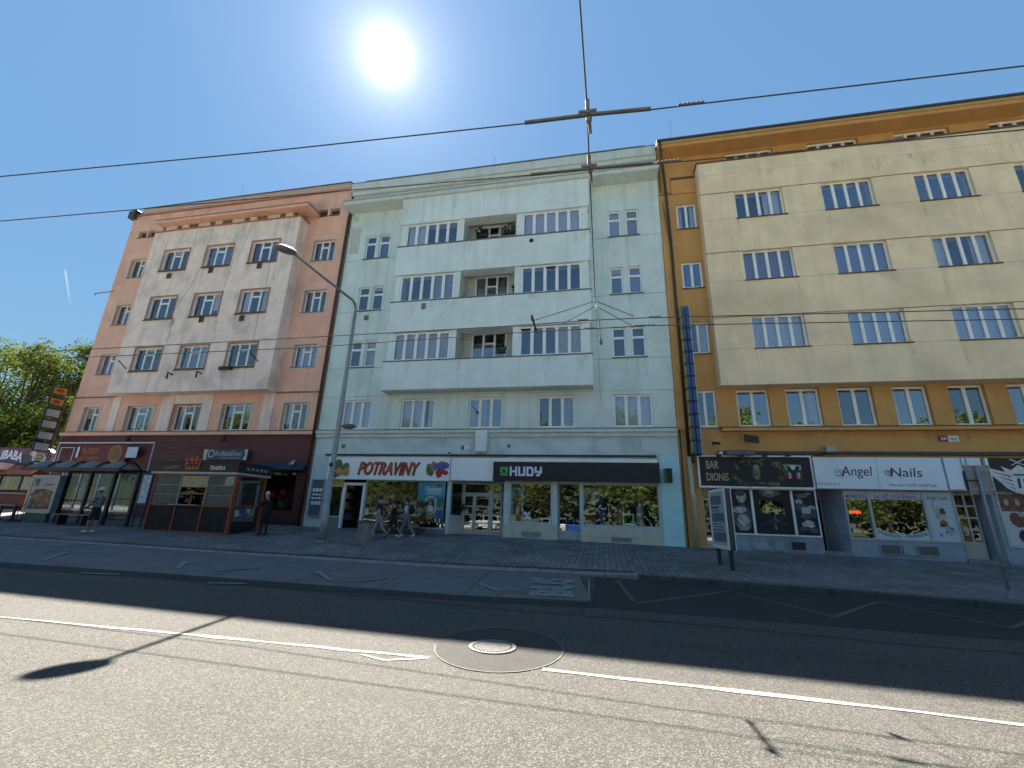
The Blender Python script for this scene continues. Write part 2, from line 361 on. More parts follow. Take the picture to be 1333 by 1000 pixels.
# earth below everything
g = MB(); g.add([(-900,-500,road_z(-900)*.0-.9+0),(900,-500,-.9),(900,900,-.9),(-900,900,-.9)], [(0,1,2,3)])
tag(g.build('ground', M('earth', (.12, .11, .08), .95, .2, .4)), kind='structure')
def strip(xs, f0, f1, z0, z1, ny=1):
    mb = MB(); vs = []; fs = []
    for x in xs:
        for j in range(ny+1):
            y = lerp(f0(x), f1(x), j/ny); vs.append((x, y, lerp(z0(x), z1(x), j/ny)))
    for i in range(len(xs)-1):
        for j in range(ny): a = i*(ny+1)+j; fs.append((a, a+ny+1, a+ny+2, a+1))
    return mb.add(vs, fs)
XS = [-90, -60, -40, -30] + [k[0] for k in KERB[1:-1]] + [14, 20, 30, 60]
XS = sorted(set(XS + [-26, -20, -16, -12, -8.5, -5.7, 1.5, 3.5]))
road = strip(XS, lambda x: -5.0, lambda x: kerb_y(x)-.12, road_z, road_z).build('road', asph); tag(road, kind='structure')
opp = strip(XS, lambda x: -26.0, lambda x: -5.0, lambda x: road_z(x)+.12, lambda x: road_z(x)+.12).build('opposite_pavement', M('pale_paving', (.45, .43, .39), .85, .12, 2)); tag(opp, kind='structure')  # out of view; paled to bounce more light onto the facades
ok_ = MB()
for a, b in zip(XS, XS[1:]): ok_.slab([(a,-5.02),(b,-5.02),(b,-4.85),(a,-4.85)], lambda x, y: road_z(x)-.05, lambda x, y: road_z(x)+.125)
tag(ok_.build('opposite_kerb', kerb_c), kind='structure')
swk = strip(XS, lambda x: kerb_y(x)+.18, lambda x: 22.02, lambda x: kerb_z(x), lambda x: base_z(x), 3)
swk.add([(-90,22.02,base_z(-90)),(60,22.02,base_z(60)),(60,36,base_z(60)),(-90,60,base_z(-90))], [(0,1,2,3)])
sidewalk = swk.build('pavement', paver); tag(sidewalk, kind='structure')
red = strip([x for x in XS if x <= .9], lambda x: kerb_y(x)+.19, lambda x: kerb_y(x)+.42, lambda x: kerb_z(x)+.006, lambda x: sw(x, kerb_y(x)+.42)+.006).build('red_paver_row', paver_red); tag(red, kind='structure')
# kerb: every stone its own piece
kerb = thing('kerb', 'row of concrete kerb stones between the pavement and the road', 'kerb', (0, 14.5, .1)); del kerb['category']; kerb['kind'] = 'structure'
x = -40.0
while x < 16:
    w = 1.0 if x < .9 else 2.0
    w = min(w, 1.0) if x < .9 else 1.0
    a, b = x+.007, x+w-.007; dz = R_.uniform(-.006, .006); dy = R_.uniform(-.008, .008)
    lowL = .11
    MB().slab([(a, kerb_y(a)-.15+dy), (b, kerb_y(b)-.15+dy), (b, kerb_y(b)+.17), (a, kerb_y(a)+.17)], lambda X, Y: road_z(X)-.1,
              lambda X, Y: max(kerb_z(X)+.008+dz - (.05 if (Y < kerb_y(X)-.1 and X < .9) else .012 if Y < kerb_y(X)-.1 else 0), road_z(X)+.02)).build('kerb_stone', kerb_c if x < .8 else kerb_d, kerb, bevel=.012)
    x += w
# concrete bus bay (slabs are separate pieces) from its seam with the asphalt to the kerb
bay = thing('bus_bay', 'grey concrete slabs of the bus lay-by along the kerb', 'lay-by', (-10, 12, .1)); del bay['category']; bay['kind'] = 'structure'
SEAM = [(-60, 11.6)] + [(p.x, p.y) for p in (GR(*q) for q in [(0,733),(160,743.5),(321,755),(500,768.5),(670,780.5),(769,784.5)])] + [(30, 11.2)]
def seam_y(x):
    for a, b in zip(SEAM, SEAM[1:]):
        if x <= b[0]: return lerp(a[1], b[1], (x-a[0])/(b[0]-a[0]))
    return SEAM[-1][1]
x = -44.0; joints = []
xe = GR(769,784.5).x
while x < xe-1.2: joints.append(x); x += 2.05
joints.append(xe)
def bay_z(X, Y, t=.008): return road_z(X)+t+.03*max(0, min(1, (Y-seam_y(X))/2.5))*(1 if X < -4 else .4)
for a, b in zip(joints, joints[1:]):
    sk = -.45
    MB().slab([(a+.012, seam_y(a)+.02), (b-.012, seam_y(b)+.02), (b+sk-.012, kerb_y(b)-.16), (a+sk+.012, kerb_y(a)-.16)], lambda X, Y: road_z(X)-.06,
              lambda X, Y: bay_z(X, Y)+0).build('concrete_slab', conc, bay)
dk = strip([xe+.02, 1.5, 2.5, 3.5, 4.5, 6.4, 8.3, 9.9, 14, 20, 30], lambda x: seam_y(x)-.55, lambda x: kerb_y(x)-.16, lambda x: road_z(x)+.004, lambda x: road_z(x)+.004).build('resurfaced_lane', asph_dark); tag(dk, kind='structure')
dk2 = strip([-60,-40,-30,-20,-14,-10,-6,-3,xe], lambda x: seam_y(x)-.62, lambda x: seam_y(x)+.0, lambda x: road_z(x)+.004, lambda x: road_z(x)+.004).build('asphalt_strip', asph_dark); tag(dk2, kind='structure')
# tar-filled crack lines
tar = M('tar_seam', (.02, .02, .022), .6, .2, 5)
mb = MB()
cr = [GR(*q) for q in [(-200,715),(0,739),(160,750),(321,762),(480,777),(630,792),(757,802),(861,809.5),(1000,822),(1150,837),(1333,852),(1500,868)]]
for a, b in zip(cr, cr[1:]):
    mb.quad((a.x,a.y-.016,road_z(a.x)+.0085),(b.x,b.y-.016,road_z(b.x)+.0085),(b.x,b.y+.016,road_z(b.x)+.0085),(a.x,a.y+.016,road_z(a.x)+.0085))
a, b = GR(756,785), GR(757,800); mb.quad((a.x-.014,a.y,road_z(a.x)+.0085),(b.x-.014,b.y,road_z(b.x)+.0085),(b.x+.014,b.y,road_z(b.x)+.0085),(a.x+.014,a.y,road_z(a.x)+.0085))
a, b = GR(633,790), GR(655,771); mb.quad((a.x-.014,a.y,road_z(a.x)+.0125),(a.x+.014,a.y,road_z(a.x)+.0125),(b.x+.014,b.y,road_z(b.x)+.0125),(b.x-.014,b.y,road_z(b.x)+.0125))
tag(mb.build('tar_seam', tar), kind='structure')
# painted marks
def mark(pts, w, mat, z=.013, name='road_marking', rag=0.0, zf=None):
    mb = MB(); P = [GR(*q) if len(q) == 2 else Vector(q) for q in pts]; Q = []
    for a, b in zip(P, P[1:]):
        n = max(1, int((b-a).length/.35)) if rag else 1
        Q += [a.lerp(b, i/n) for i in range(n)]
    Q.append(P[-1]); vs = []; fs = []
    for i, p in enumerate(Q):
        t = (Q[min(i+1,len(Q)-1)]-Q[max(i-1,0)]).normalized(); nn = Vector((-t.y, t.x, 0))
        for sgn in (1, -1):
            q = p + nn*sgn*(w/2 + R_.uniform(-rag, rag)); vs.append((q.x, q.y, (zf(q.x, q.y) if zf else road_z(q.x)) + z))
    for i in range(len(Q)-1): fs.append((2*i+1, 2*i+3, 2*i+2, 2*i))
    mb.add(vs, fs); o = mb.build(name, mat); tag(o, kind='structure'); return o
mark([(-160,789),(0,804),(280,830),(558,857)], .088, paint_w, .006, rag=.02)
mark([(706,872),(900,893.5),(1120,919),(1333,944.5),(1600,977)], .088, paint_w, .006, rag=.02)
mark([(470,853),(500,860),(540,859),(557,857)], .05, paint_w, .0065, rag=.008)
for q in ([(55,730.5),(86,721)], [(231,741.5),(241,733)], [(274,744.5),(337,741.5)], [(412,745.5),(430,757)], [(465,758),(507,754)], [(623,760.5),(649,771)], [(105,747),(155,749)], [(270,760),(320,761)]):
    mark(q, .13, paint_faint, .012, rag=.012, zf=bay_z)
for q in ([(829,786),(950,770)], [(958,772),(1088,804)], [(1083,805),(1142,784)], [(1145,784),(1322,819)], [(1316,819),(1345,806)], [(804,756),(824,783)]):
    mark(q, .10, paint_y, .010, rag=.014)
# BUS lettering in its box, turned to be read along the road
c0, c1, c2, c3 = GR(670,779), GR(766.5,783), GR(767,755), GR(676,750)
bx = [c0, c1, c2, c3]
mb = MB(); 
vs, fs = WORDS['BUS']
def uv(a, b):
    p = c0.lerp(c1, a).lerp(c3.lerp(c2, a), b); return (p.x, p.y, bay_z(p.x, p.y)+.012)
mb.add([uv(.80-.62*v, .08+.84*u) for u, v in vs], fs)
tag(mb.build('bus_marking', paint_faint), kind='structure')
mark([c0, c1], .05, paint_faint, .014, zf=bay_z); mark([c1, c2], .05, paint_faint, .0145, zf=bay_z); mark([c2, c3], .05, paint_faint, .014, zf=bay_z)
# round patch + manhole
mc = GR(642, 845)
mb = MB(); N = 48; cx, cy = mc.x, mc.y; RX, RY = 1.08, 1.0
cpx = GR(556, 848); cpx2 = GR(733, 848); rr = (cpx2.x-cpx.x)/2
ccx = (cpx.x+cpx2.x)/2; top = GR(648, 817); bot = GR(640, 877); ccy = (top.y+bot.y)/2; ry = (top.y-bot.y)/2
mb.add([(ccx+rr*math.cos(2*math.pi*k/N)*R_.uniform(.99,1.01), ccy+ry*math.sin(2*math.pi*k/N)*R_.uniform(.99,1.01), 0) for k in range(N)], [tuple(range(N))])
mb.v = [(x, y, road_z(x)+.008) for x, y, z in mb.v]
tag(mb.build('asphalt_patch', asph_new), kind='structure')
mb = MB(); vs = []; fs = []
for k in range(N):
    a = 2*math.pi*k/N
    for q in (1.0, 1.013): vs.append((ccx+rr*q*math.cos(a), ccy+ry*q*math.sin(a), road_z(ccx+rr*q*math.cos(a))+.010))
for k in range(N):
    if not (20 <= k < 26): b = (k+1)%N; fs.append((2*k, 2*k+1, 2*b+1, 2*b))
mb.add(vs, fs); tag(mb.build('patch_joint', M('pale_joint', (.20, .19, .17), .95, .2, 6)), kind='structure')
e1, e2 = GR(606, 845), GR(673, 845); mr = (e2.x-e1.x)/2; mx, my = (e1.x+e2.x)/2, (GR(640,834).y+GR(640,855).y)/2
zz = road_z(mx)+.009
iron = M('cast_iron', (.19, .182, .165), .85, .2, 12, spec=.1, dirt=(.1, .09, .08)); iron_d = M('manhole_gaps', (.018, .018, .017), .8, .2, 8)
mh = thing('manhole_cover', 'round ribbed iron manhole cover in the grey asphalt patch', 'manhole cover', (mx, my, zz))
mb = MB(); prof = [(mr*.8, zz+.003), (mr*.8, zz+.014), (mr, zz+.014), (mr, zz-.02)]
vs = []; fs = []
for r_, z_ in [(mr*.84, zz), (mr*.84, zz+.012), (mr, zz+.012), (mr, zz-.01)]:
    for k in range(40): a = 2*math.pi*k/40; vs.append((mx+r_*math.cos(a), my+r_*math.sin(a), z_))
for i in range(3):
    for k in range(40): fs.append((i*40+k, i*40+(k+1)%40, (i+1)*40+(k+1)%40, (i+1)*40+k))
mb.add(vs, fs).build('frame', iron, mh)
mb = MB(); mb.lathe(mx, my, [(mr*.80, zz-.01), (mr*.80, zz+.004)], 40); cv = mb.build('cover', iron_d, mh)
for i in range(-6, 7):
    off = i*mr*.118; L = math.sqrt(max(0, (mr*.78)**2-off*off))
    d = Vector((.55, -.83, 0)).normalized(); p = Vector((-d.y, d.x, 0)); w = mr*.034
    c_ = Vector((mx, my, 0)) + p*off
    MB().slab([tuple((c_+d*s*L+p*w*t)[:2]) for s, t in ((-1,-1),(1,-1),(1,1),(-1,1))][::1], zz+.003, zz+.013).build('rib', iron, cv)
# ================================================================== BUILDING KIT
def plate(mb, x0, x1, z0, z1, y0, y1, holes=(), mi=0, mr=None, outer=True):
    """front face at y0 with openings, reveals running back to y1"""
    mr = mi if mr is None else mr
    xs = sorted({x0, x1} | {min(max(h[i], x0), x1) for h in holes for i in (0, 1)}); zs = sorted({z0, z1} | {min(max(h[i], z0), z1) for h in holes for i in (2, 3)})
    for a, b in zip(xs, xs[1:]):
        for c, d in zip(zs, zs[1:]):
            mx_, mz_ = (a+b)/2, (c+d)/2
            if any(h[0] < mx_ < h[1] and h[2] < mz_ < h[3] for h in holes): continue
            mb.quad((a,y0,c), (b,y0,c), (b,y0,d), (a,y0,d), mi)
    for h in holes:
        a, b, c, d = max(h[0], x0), min(h[1], x1), max(h[2], z0), min(h[3], z1)
        if h[2] >= z0: mb.quad((a,y0,c), (a,y1,c), (b,y1,c), (b,y0,c), mr)
        if h[3] <= z1: mb.quad((a,y0,d), (b,y0,d), (b,y1,d), (a,y1,d), mr)
        if h[0] >= x0: mb.quad((a,y0,c), (a,y0,d), (a,y1,d), (a,y1,c), mr)
        if h[1] <= x1: mb.quad((b,y0,c), (b,y1,c), (b,y1,d), (b,y0,d), mr)
    if outer:
        mb.quad((x0,y0,z0), (x0,y0,z1), (x0,y1,z1), (x0,y1,z0), mr); mb.quad((x1,y0,z0), (x1,y1,z0), (x1,y1,z1), (x1,y0,z1), mr)
        mb.quad((x0,y0,z1), (x1,y0,z1), (x1,y1,z1), (x0,y1,z1), mr); mb.quad((x0,y0,z0), (x0,y1,z0), (x1,y1,z0), (x1,y0,z0), mr)
    return mb
def shell(parent, x0, x1, y0, y1, z0, z1, mat, name='side_wall'):
    mb = MB(); mb.quad((x0,y1,z0),(x0,y0,z0),(x0,y0,z1),(x0,y1,z1)); mb.quad((x1,y0,z0),(x1,y1,z0),(x1,y1,z1),(x1,y0,z1)); mb.quad((x1,y1,z0),(x0,y1,z0),(x0,y1,z1),(x1,y1,z1))
    mb.build(name, mat, parent)
    MB().box(x0+.01, x1-.01, y0+.01, y1, z1-.15, z1-.01).build('roof', sheet_dark, parent)
def window(parent, x0, x1, z0, z1, Y, cols, transom=None, tr_cols=None, sill=None, curtains=(), fr=.10, mul=.16, fmat=None, depth=.07, recess=.10, sillmat=None, violet=False, ajar=None):
    """a window: the white frame is the part, its panes, sill and curtain the sub-parts"""
    y = Y + recess; n = cols; W = x1-x0; pw = (W - 2*fr - (n-1)*mul)/n; holes = []
    for i in range(n):
        a = x0 + fr + i*(pw+mul); b = a + pw
        if transom and (tr_cols is None or i in tr_cols):
            zt = lerp(z0, z1, transom); holes += [(a, b, z0+fr+.02, zt-mul*.45), (a, b, zt+mul*.45, z1-fr)]
        else: holes.append((a, b, z0+fr+.02, z1-fr))
    mb = MB(); plate(mb, x0+.003, x1-.003, z0+.003, z1-.003, y, y+depth, holes)
    for i in range(n-1):   # the gap between two sashes
        a = x0 + fr + (i+1)*pw + i*mul + mul/2; mb.box(a-.022, a+.022, y-.014, y-.002, z0+.03, z1-.03)
    w = mb.build('window', fmat or white_pvc, parent)
    gl_ = R_.choice((glass, glass, glass_b))
    for h in holes: MB().box(h[0]-.006, h[1]+.006, y+.035, y+.047, h[2]-.006, h[3]+.006).build('pane', gl_, w)
    if sill: MB().box(x0-.04, x1+.04, Y-.07, y-.004, z0-.045, z0-.004).build('sill', sillmat or sill_grey, w)
    if not curtains and R_.random() < .22:
        i_ = R_.randrange(n); h = [q for q in holes if abs(q[0]-(x0+fr+i_*(pw+mul))) < .01][-1]; MB().box(h[0], h[1], y+.075, y+.085, lerp(h[3], h[2], R_.uniform(.25, .8)), h[3]).build('blind', blind_m, w)
    for a, b in curtains:
        mb = MB(); N = max(4, int((b-a)*W/.07)); vs = []
        for k in range(N+1):
            X = x0 + W*lerp(a, b, k/N); yy = y + .17 + .03*(k % 2)
            vs += [(X, yy, z0+.02), (X, yy, z1-.02)]
        mb.add(vs, [(2*k, 2*k+2, 2*k+3, 2*k+1) for k in range(N)]); mb.build('curtain', curtain_v if violet else R_.choice((curtain_m, curtain_m, curtain_m, curtain_g, curtain_w)), w)
    return w
def surround(parent, x0, x1, z0, z1, Y, w, mat, proud=.03, name='window_surround'):
    mb = MB(); plate(mb, x0-w, x1+w, z0-w, z1+w, Y-proud, Y-.001, [(x0, x1, z0, z1)]); return mb.build(name, mat, parent)
def rnd_curt(p=.5):
    if R_.random() > p: return ()
    k = R_.choice((0, 1, 2, 3, 4)); return ([(.04, .96)], [(.04, .36)], [(.62, .96)], [(.04, .3), (.7, .96)], [(.04, .62)])[k]

# ================================================================== MINT BUILDING (middle)
mint_b = thing('apartment_building', 'mint green apartment building with white ribbon windows and long balconies between pink and ochre neighbours', 'building', (-6.1, 22, base_z(-6)))
X0, X1 = -15.80, 3.60
rows = [(9.75, 11.43), (13.40, 15.04), (17.03, 18.73)]
pairsL = [(-14.50, -13.77), (-13.56, -12.83)]; pairsR = [(.72, 1.42), (1.70, 2.41)]
first = [(-14.42, -12.66), (-10.85, -8.86), (-6.95, -5.05), (-3.20, -1.26), (.64, 2.55)]
holes = [(a, b, c, d) for a, b in pairsL+pairsR for c, d in rows] + [(a, b, 6.05, 7.75) for a, b in first] + [(-11.55, -.55, 8.25, 20.3)]
mb = MB(); plate(mb, X0, X1, 5.80, 21.85, 22.0, 22.22, holes, outer=False); mb.build('wall', mint, mint_b)
shell(mint_b, X0, X1, 22.0, 34, .2, 22.7, mint)
MB().box(X0+.05, X1-.05, 24.2, 24.25, .3, 22.5).build('interior', interior, mint_b)
for z in (8.3, 12.2, 15.9, 19.8): MB().box(X0+.05, X1-.05, 22.3, 24.2, z, z+.12).build('floor_slab', interior, mint_b)
# scored lines under the sills
for z in (7.98, 9.70, 13.35, 16.98):
    for a, b in ((X0+.01, -11.85), (-.28, X1-.01)): 
        if z < 8: a, b = X0+.01, X1-.01
        MB().box(a, b, 21.985, 22.02, z-.03, z-.012).build('plaster_joint', M('joint_shade', (.33, .39, .38), .9, .1, 3), mint_b)
        if z < 8: break
for (a, b) in pairsL+pairsR:
    for (c, d) in rows:
        lone = (a > 1.5 and c < 14 and c > 12)
        window(mint_b, a, b, c, d, 22.0, 1, .66, fr=.085, mul=.14, curtains=[(.05, .95)] if lone or R_.random() < .3 else (), violet=lone)
for (a, b) in (pairsL, pairsR):
    for (c, d) in rows:
        MB().box(a[0]-.05, b[1]+.05, 21.93, 22.0, c-.05, c-.005).build('sill', sill_grey, mint_b)
for i, (a, b) in enumerate(first):
    window(mint_b, a, b, 6.05, 7.75, 22.0, 3, sill=True, curtains=[[(.04,.96)], [(.04,.96)], [(.04,.5)], [(.64,.96)], [(.04,.96)]][i], mul=.15)
# ribbon bay: balcony walls and window strips
BX0, BX1, BY = -11.80, -.31, 21.2
for z0, z1, e in ((8.06, 9.70, .0), (11.47, 13.36, 0), (15.14, 17.07, 0), (18.68, 20.55, 0)):
    MB().box(BX0, BX1, BY, 21.98 if z0 > 9 else 22.25, z0, z1).build('balcony_wall', mint_band, mint_b, bevel=.02)
    if z1 < 20: MB().box(BX0-.03, BX1+.03, BY-.05, BY+.34, z1+.002, z1+.045).build('coping', sill_grey, mint_b)
MB().box(BX0+.02, BX1-.02, BY+.25, 22.3, 8.045, 8.1).build('bay_underside', mint_trim, mint_b)
for z0, z1 in ((9.745, 11.47), (13.405, 15.14), (17.115, 18.68)):
    for a, b in ((BX0+.10, -11.38), (-8.03, -7.68), (-4.50, -4.13), (-.80, BX1-.10)):
        MB().box(a, b, BY+.10, 22.2, z0, z1-.001).build('pilaster', mint_band, mint_b)
    for a, b in ((-11.38, -8.03), (-4.13, -.80)):
        op = {(9.745, -4.13): 0, (13.405, -4.13): 2}.get((z0, a))
        cu = rnd_curt(.6); w = window(mint_b, a, b, z0, z1-.03, BY+.06, 5, fr=.10, mul=.17, recess=.08, curtains=cu)
        if op is not None:   # tilted sash: dark strip paints the shade in its top gap
            pw = (b-a-.2-.68)/5; x_ = a+.10+op*(pw+.17)
            MB().box(x_-.03, x_+pw+.03, BY+.10, BY+.13, z1-.20, z1-.14).build('sash_gap_shade', M('dark_gap', (.02, .02, .022), .8), w)
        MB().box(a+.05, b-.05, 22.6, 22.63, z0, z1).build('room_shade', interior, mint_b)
    # loggia
    mb = MB(); a, b = -7.68, -4.50
    wx0, wx1 = (-7.20, -5.13)
    plate(mb, a-.1, b+.1, z0-.9, z1+.5, 22.62, 22.75, [(wx0, wx1, z0-.85, z1+.36)], outer=False)
    mb.quad((a+.006,21.34,z0-.9),(a+.006,22.62,z0-.9),(a+.006,22.62,z1+.5),(a+.006,21.34,z1+.5)); mb.quad((b-.006,22.62,z0-.9),(b-.006,21.34,z0-.9),(b-.006,21.34,z1+.5),(b-.006,22.62,z1+.5))
    mb.box(a, b, 21.99, 22.62, z1+.5, z1+.6); mb.box(a, b, 21.5, 22.62, z0-1.0, z0-.9)
    mb.build('loggia', loggia_m, mint_b)
    window(mint_b, wx0, wx1, z0-.85, z1+.36, 22.62, 3, .76, (1,), mul=.12, curtains=rnd_curt(.6), recess=.05)
# cornices and attic
MB().box(X0-.12, X1-.02, 21.05, 22.0, 20.55, 20.80).build('cornice', mint_trim, mint_b, bevel=.02)
MB().box(X0-.16, X1-.015, 20.98, 22.0, 20.803, 20.86).build('cornice_sheet', M('pale_sheet', (.42, .46, .46), .6, .1, 3), mint_b)
MB().box(X0-.02, X1-.02, 21.93, 22.0, 20.86, 21.80).build('attic_wall', mint, mint_b)
MB().box(X0-.05, X1-.02, 21.72, 22.0, 21.83, 22.08).build('attic_moulding', mint_trim, mint_b)
MB().box(X0-.1, X1-.02, 21.60, 22.3, 22.083, 22.66).build('attic_band', mint_trim, mint_b)
MB().box(X0-.12, X1-.015, 21.57, 22.3, 22.663, 22.70).build('coping', sill_grey, mint_b)
MB().box(-15.15, 2.95, 22.0, 23.2, 22.703, 23.10).build('roof_parapet', mint_trim, mint_b)
MB().box(-15.19, 2.99, 21.96, 23.2, 23.103, 23.14).build('coping', sill_grey, mint_b)
# first floor string course, keystone-like console
MB().box(X0, X1, 21.80, 22.05, 5.80, 5.98).build('string_course', mint_trim, mint_b, bevel=.015)
MB().box(X0, X1, 21.90, 22.05, 5.60, 5.797).build('string_course', mint_trim, mint_b)
MB().box(X0-.01, X1+.01, 21.76, 22.0, 5.983, 6.005).build('string_course_sheet', sill_grey, mint_b)
k = rect([(617.8,560.5),(635.5,560.5),(633,588),(619,588)], 21.75)
MB().prism([(k[0]+.03,k[2]),(k[1]-.03,k[2]),(k[1],k[3]),(k[0],k[3])], 21.72, 21.99).build('console', mint_band, mint_b, bevel=.015)
# frieze and ground floor
zs = PY(600, 592.5, 22).z
r4a = lambda x, y: (630+x/4.937, 570+y/4.937); r4b = lambda x, y: (420+x/7.406, 580+y/7.406); r3c = lambda x, y: (580+x/7.69, 590+y/7.69)
def RX4a(q, Y=22): return rect([r4a(*p) for p in q], Y)
def RX4b(q, Y=22): return rect([r4b(*p) for p in q], Y)
def RX3c(q, Y=22): return rect([r3c(*p) for p in q], Y)
pot = RX4b([(55,325),(1210,335),(1190,760),(30,740)]); ent = RX3c([(60,285),(610,285),(570,690),(60,690)]); 
hw1 = RX4a([(165,285),(440,290),(440,553),(160,548)]); hdr = RX4a([(478,292),(615,298),(622,640),(465,640)]); hw2 = RX4a([(628,293),(1128,300),(1138,582),(632,570)])
pz = pot[3]
gh = [(pot[0], pot[1], -1, pz), (pot[1]+.12, ent[1], -1, pz), (hw1[0], hw1[1], hw1[2], pz+.0), (hdr[0], hdr[1], -1, pz), (hw2[0], hw2[1], hw2[2], pz)]
mb = MB(); plate(mb, X0, X1, .2, 5.60, 22.0, 22.25, gh, outer=False); mb.build('ground_floor_wall', M('mint_ground_floor', (.56, .65, .66), .85, .07, 1.5, .2, 45, dirt=(.22, .25, .26), dscale=.8, damt=.5), mint_b)
MB().box(-15.0, 2.55, 21.86, 22.0, zs-.07, zs+.02).build('ledge', dark_metal, mint_b)
lp = rect([(858.2,593.2),(880.7,592.8),(890.9,713),(864.6,710.5)], 21.97)
MB().box(lp[0], 3.585, 21.965, 21.999, lp[2]-.1, lp[3]).build('painted_pier', M('pale_aqua_paint', (.45, .74, .80), .7, .05, 2), mint_b)
shop_f = M('shop_frame_paint', (.46, .53, .58), .5, .08, 5)
# grocery shopfront
def shop_window(parent, r, Y, cols=1, fr=.10, mul=.09, mat=None, back=None, name='shop_window', tint=None):
    x0, x1, z0, z1 = r; pw = (x1-x0-2*fr-(cols-1)*mul)/cols
    cs = cols if isinstance(cols, int) else None
    holes = [(x0+fr+i*(pw+mul), x0+fr+i*(pw+mul)+pw, z0+fr, z1-fr) for i in range(cols)]
    mb = MB(); plate(mb, x0+.002, x1-.002, z0+.002, z1-.002, Y, Y+.10, holes); w = mb.build(name, mat or shop_f, parent)
    for h in holes: MB().box(h[0]-.005, h[1]+.005, Y+.05, Y+.062, h[2]-.005, h[3]+.005).build('pane', glass_shop, w)
    return w
pd = RX4b([(203,356),(420,360),(362,790),(152,790)], 22.05); pw_ = RX4b([(425,338),(1222,345),(1205,752),(372,740)], 22.05)
pl_ = (pot[0], pd[0]-.0, RX4b([(60,330),(200,330),(150,690),(50,690)], 22.05)[2], pz)
fz = base_z(-11)
mb = MB(); plate(mb, pd[0], pd[1], fz-.1, pd[3], 22.03, 22.20, [(pd[0]+.13, pd[1]-.13, fz-.3, pd[3]-.14)]); dfr = mb.build('door_frame', white_pvc, mint_b)
for i, xx in enumerate((pd[0]+.75, pd[0]+1.0)):
    mb = MB(); plate(mb, xx, xx+.5 if i else xx+.16, fz-.05, pd[3]-.15, 23.0+.3*i, 23.06+.3*i, [(xx+.06, (xx+.5 if i else xx+.16)-.06, fz+.2, pd[3]-.3)]); mb.build('open_leaf', grey_alu, dfr)
shop_window(mint_b, (pd[1]+.01, pot[1], pw_[2]-.25, pz), 22.06, 1, .07, mat=shop_f)
shop_window(mint_b, (pot[0], pd[0]-.01, pl_[2]-.0, pz), 22.06, 1, .06, mat=shop_f)
plinth_m = M('granite_plinth', (.22, .225, .23), .7, .25, 12, dirt=(.08, .08, .08))
def plinth_tiles(parent, x0, x1, z1, n, Y=22.0, rows=2, mat=None, z0=None, name='tile', gap=.006):
    for j in range(rows):
        for i in range(n):
            a, b = lerp(x0, x1, i/n), lerp(x0, x1, (i+1)/n); bz = (base_z((a+b)/2)-.06) if z0 is None else z0
            c, d = lerp(bz, z1, j/rows), lerp(bz, z1, (j+1)/rows)
            MB().box(a+gap, b-gap, Y-.025-R_.uniform(0, .006), Y+.20, c+gap, d-gap).build(name, mat, parent)
plinth_tiles(mint_b, pd[1]+.02, pot[1], pw_[2]-.26, 8, 22.03, 2, plinth_m, name='stone_slab')
plinth_tiles(mint_b, pot[0], pd[0]-.02, pl_[2]-.01, 2, 22.03, 1, plinth_m, name='stone_slab')
vg = RX4b([(830,765),(930,765),(925,820),(825,820)], 21.98)
def vent(parent, r, Y, n=5, mat=None):
    x0, x1, z0, z1 = r; mb = MB(); plate(mb, x0, x1, z0, z1, Y, Y+.05, [(x0+.03, x1-.03, z0+.03, z1-.03)]); v = mb.build('vent_grille', mat or zinc, parent)
    for i in range(n): z = lerp(z0+.04, z1-.04, (i+.5)/n); MB().box(x0+.02, x1-.02, Y+.015, Y+.045, z-.012, z+.012).build('louvre', mat or zinc, v)
    MB().box(x0+.02, x1-.02, Y+.046, Y+.049, z0+.02, z1-.02).build('backing', dark_metal, v)
vent(mint_b, vg, 21.955, 4)
# shop rooms behind the glass
def room(parent, x0, x1, y0, y1, z0, z1, mat, name='shop_room'):
    mb = MB(); mb.quad((x0,y1,z0),(x1,y1,z0),(x1,y1,z1),(x0,y1,z1)); mb.quad((x0,y0,z0),(x0,y1,z0),(x0,y1,z1),(x0,y0,z1)); mb.quad((x1,y1,z0),(x1,y0,z0),(x1,y0,z1),(x1,y1,z1))
    mb.quad((x0,y0,z0),(x1,y0,z0),(x1,y1,z0),(x0,y1,z0)); mb.quad((x0,y1,z1),(x1,y1,z1),(x1,y0,z1),(x0,y0,z1)); return mb.build(name, mat, parent)
room(mint_b, pot[0]-.2, pot[1]+.1, 22.24, 25.5, base_z(-11)+.0, pz+.3, interior_shop)
room(mint_b, hw1[0]-.2, 2.75, 22.26, 26, base_z(0)+.02, pz+.3, interior_shop)
goods = [M('goods_%s' % n_, c_, .7, .35, 18) for n_, c_ in (('red', (.35, .05, .03)), ('yellow', (.45, .30, .04)), ('green', (.08, .22, .05)), ('white', (.5, .5, .48)), ('blue', (.05, .12, .3)), ('orange', (.5, .17, .03)))]
for j in range(4):
    z = fz+.45+j*.55
    for xs_ in (pot[0]+.1, pd[1]+.2):
        xe_ = pd[0] if xs_ < pd[0] else pot[1]-1.7
        sh = MB().box(xs_, xe_, 23.2, 23.6, z, z+.04).build('shelf', M('shelf_board', (.25, .22, .18), .7), mint_b)
        mb = MB(); x = xs_+.05
        while x < xe_-.2:
            w = R_.uniform(.08, .22); mb.box(x, x+w, 23.22, 23.5, z+.042, z+.04+R_.uniform(.15, .42), R_.randrange(6)); x += w+.02
        mb.build('goods', goods, sh)
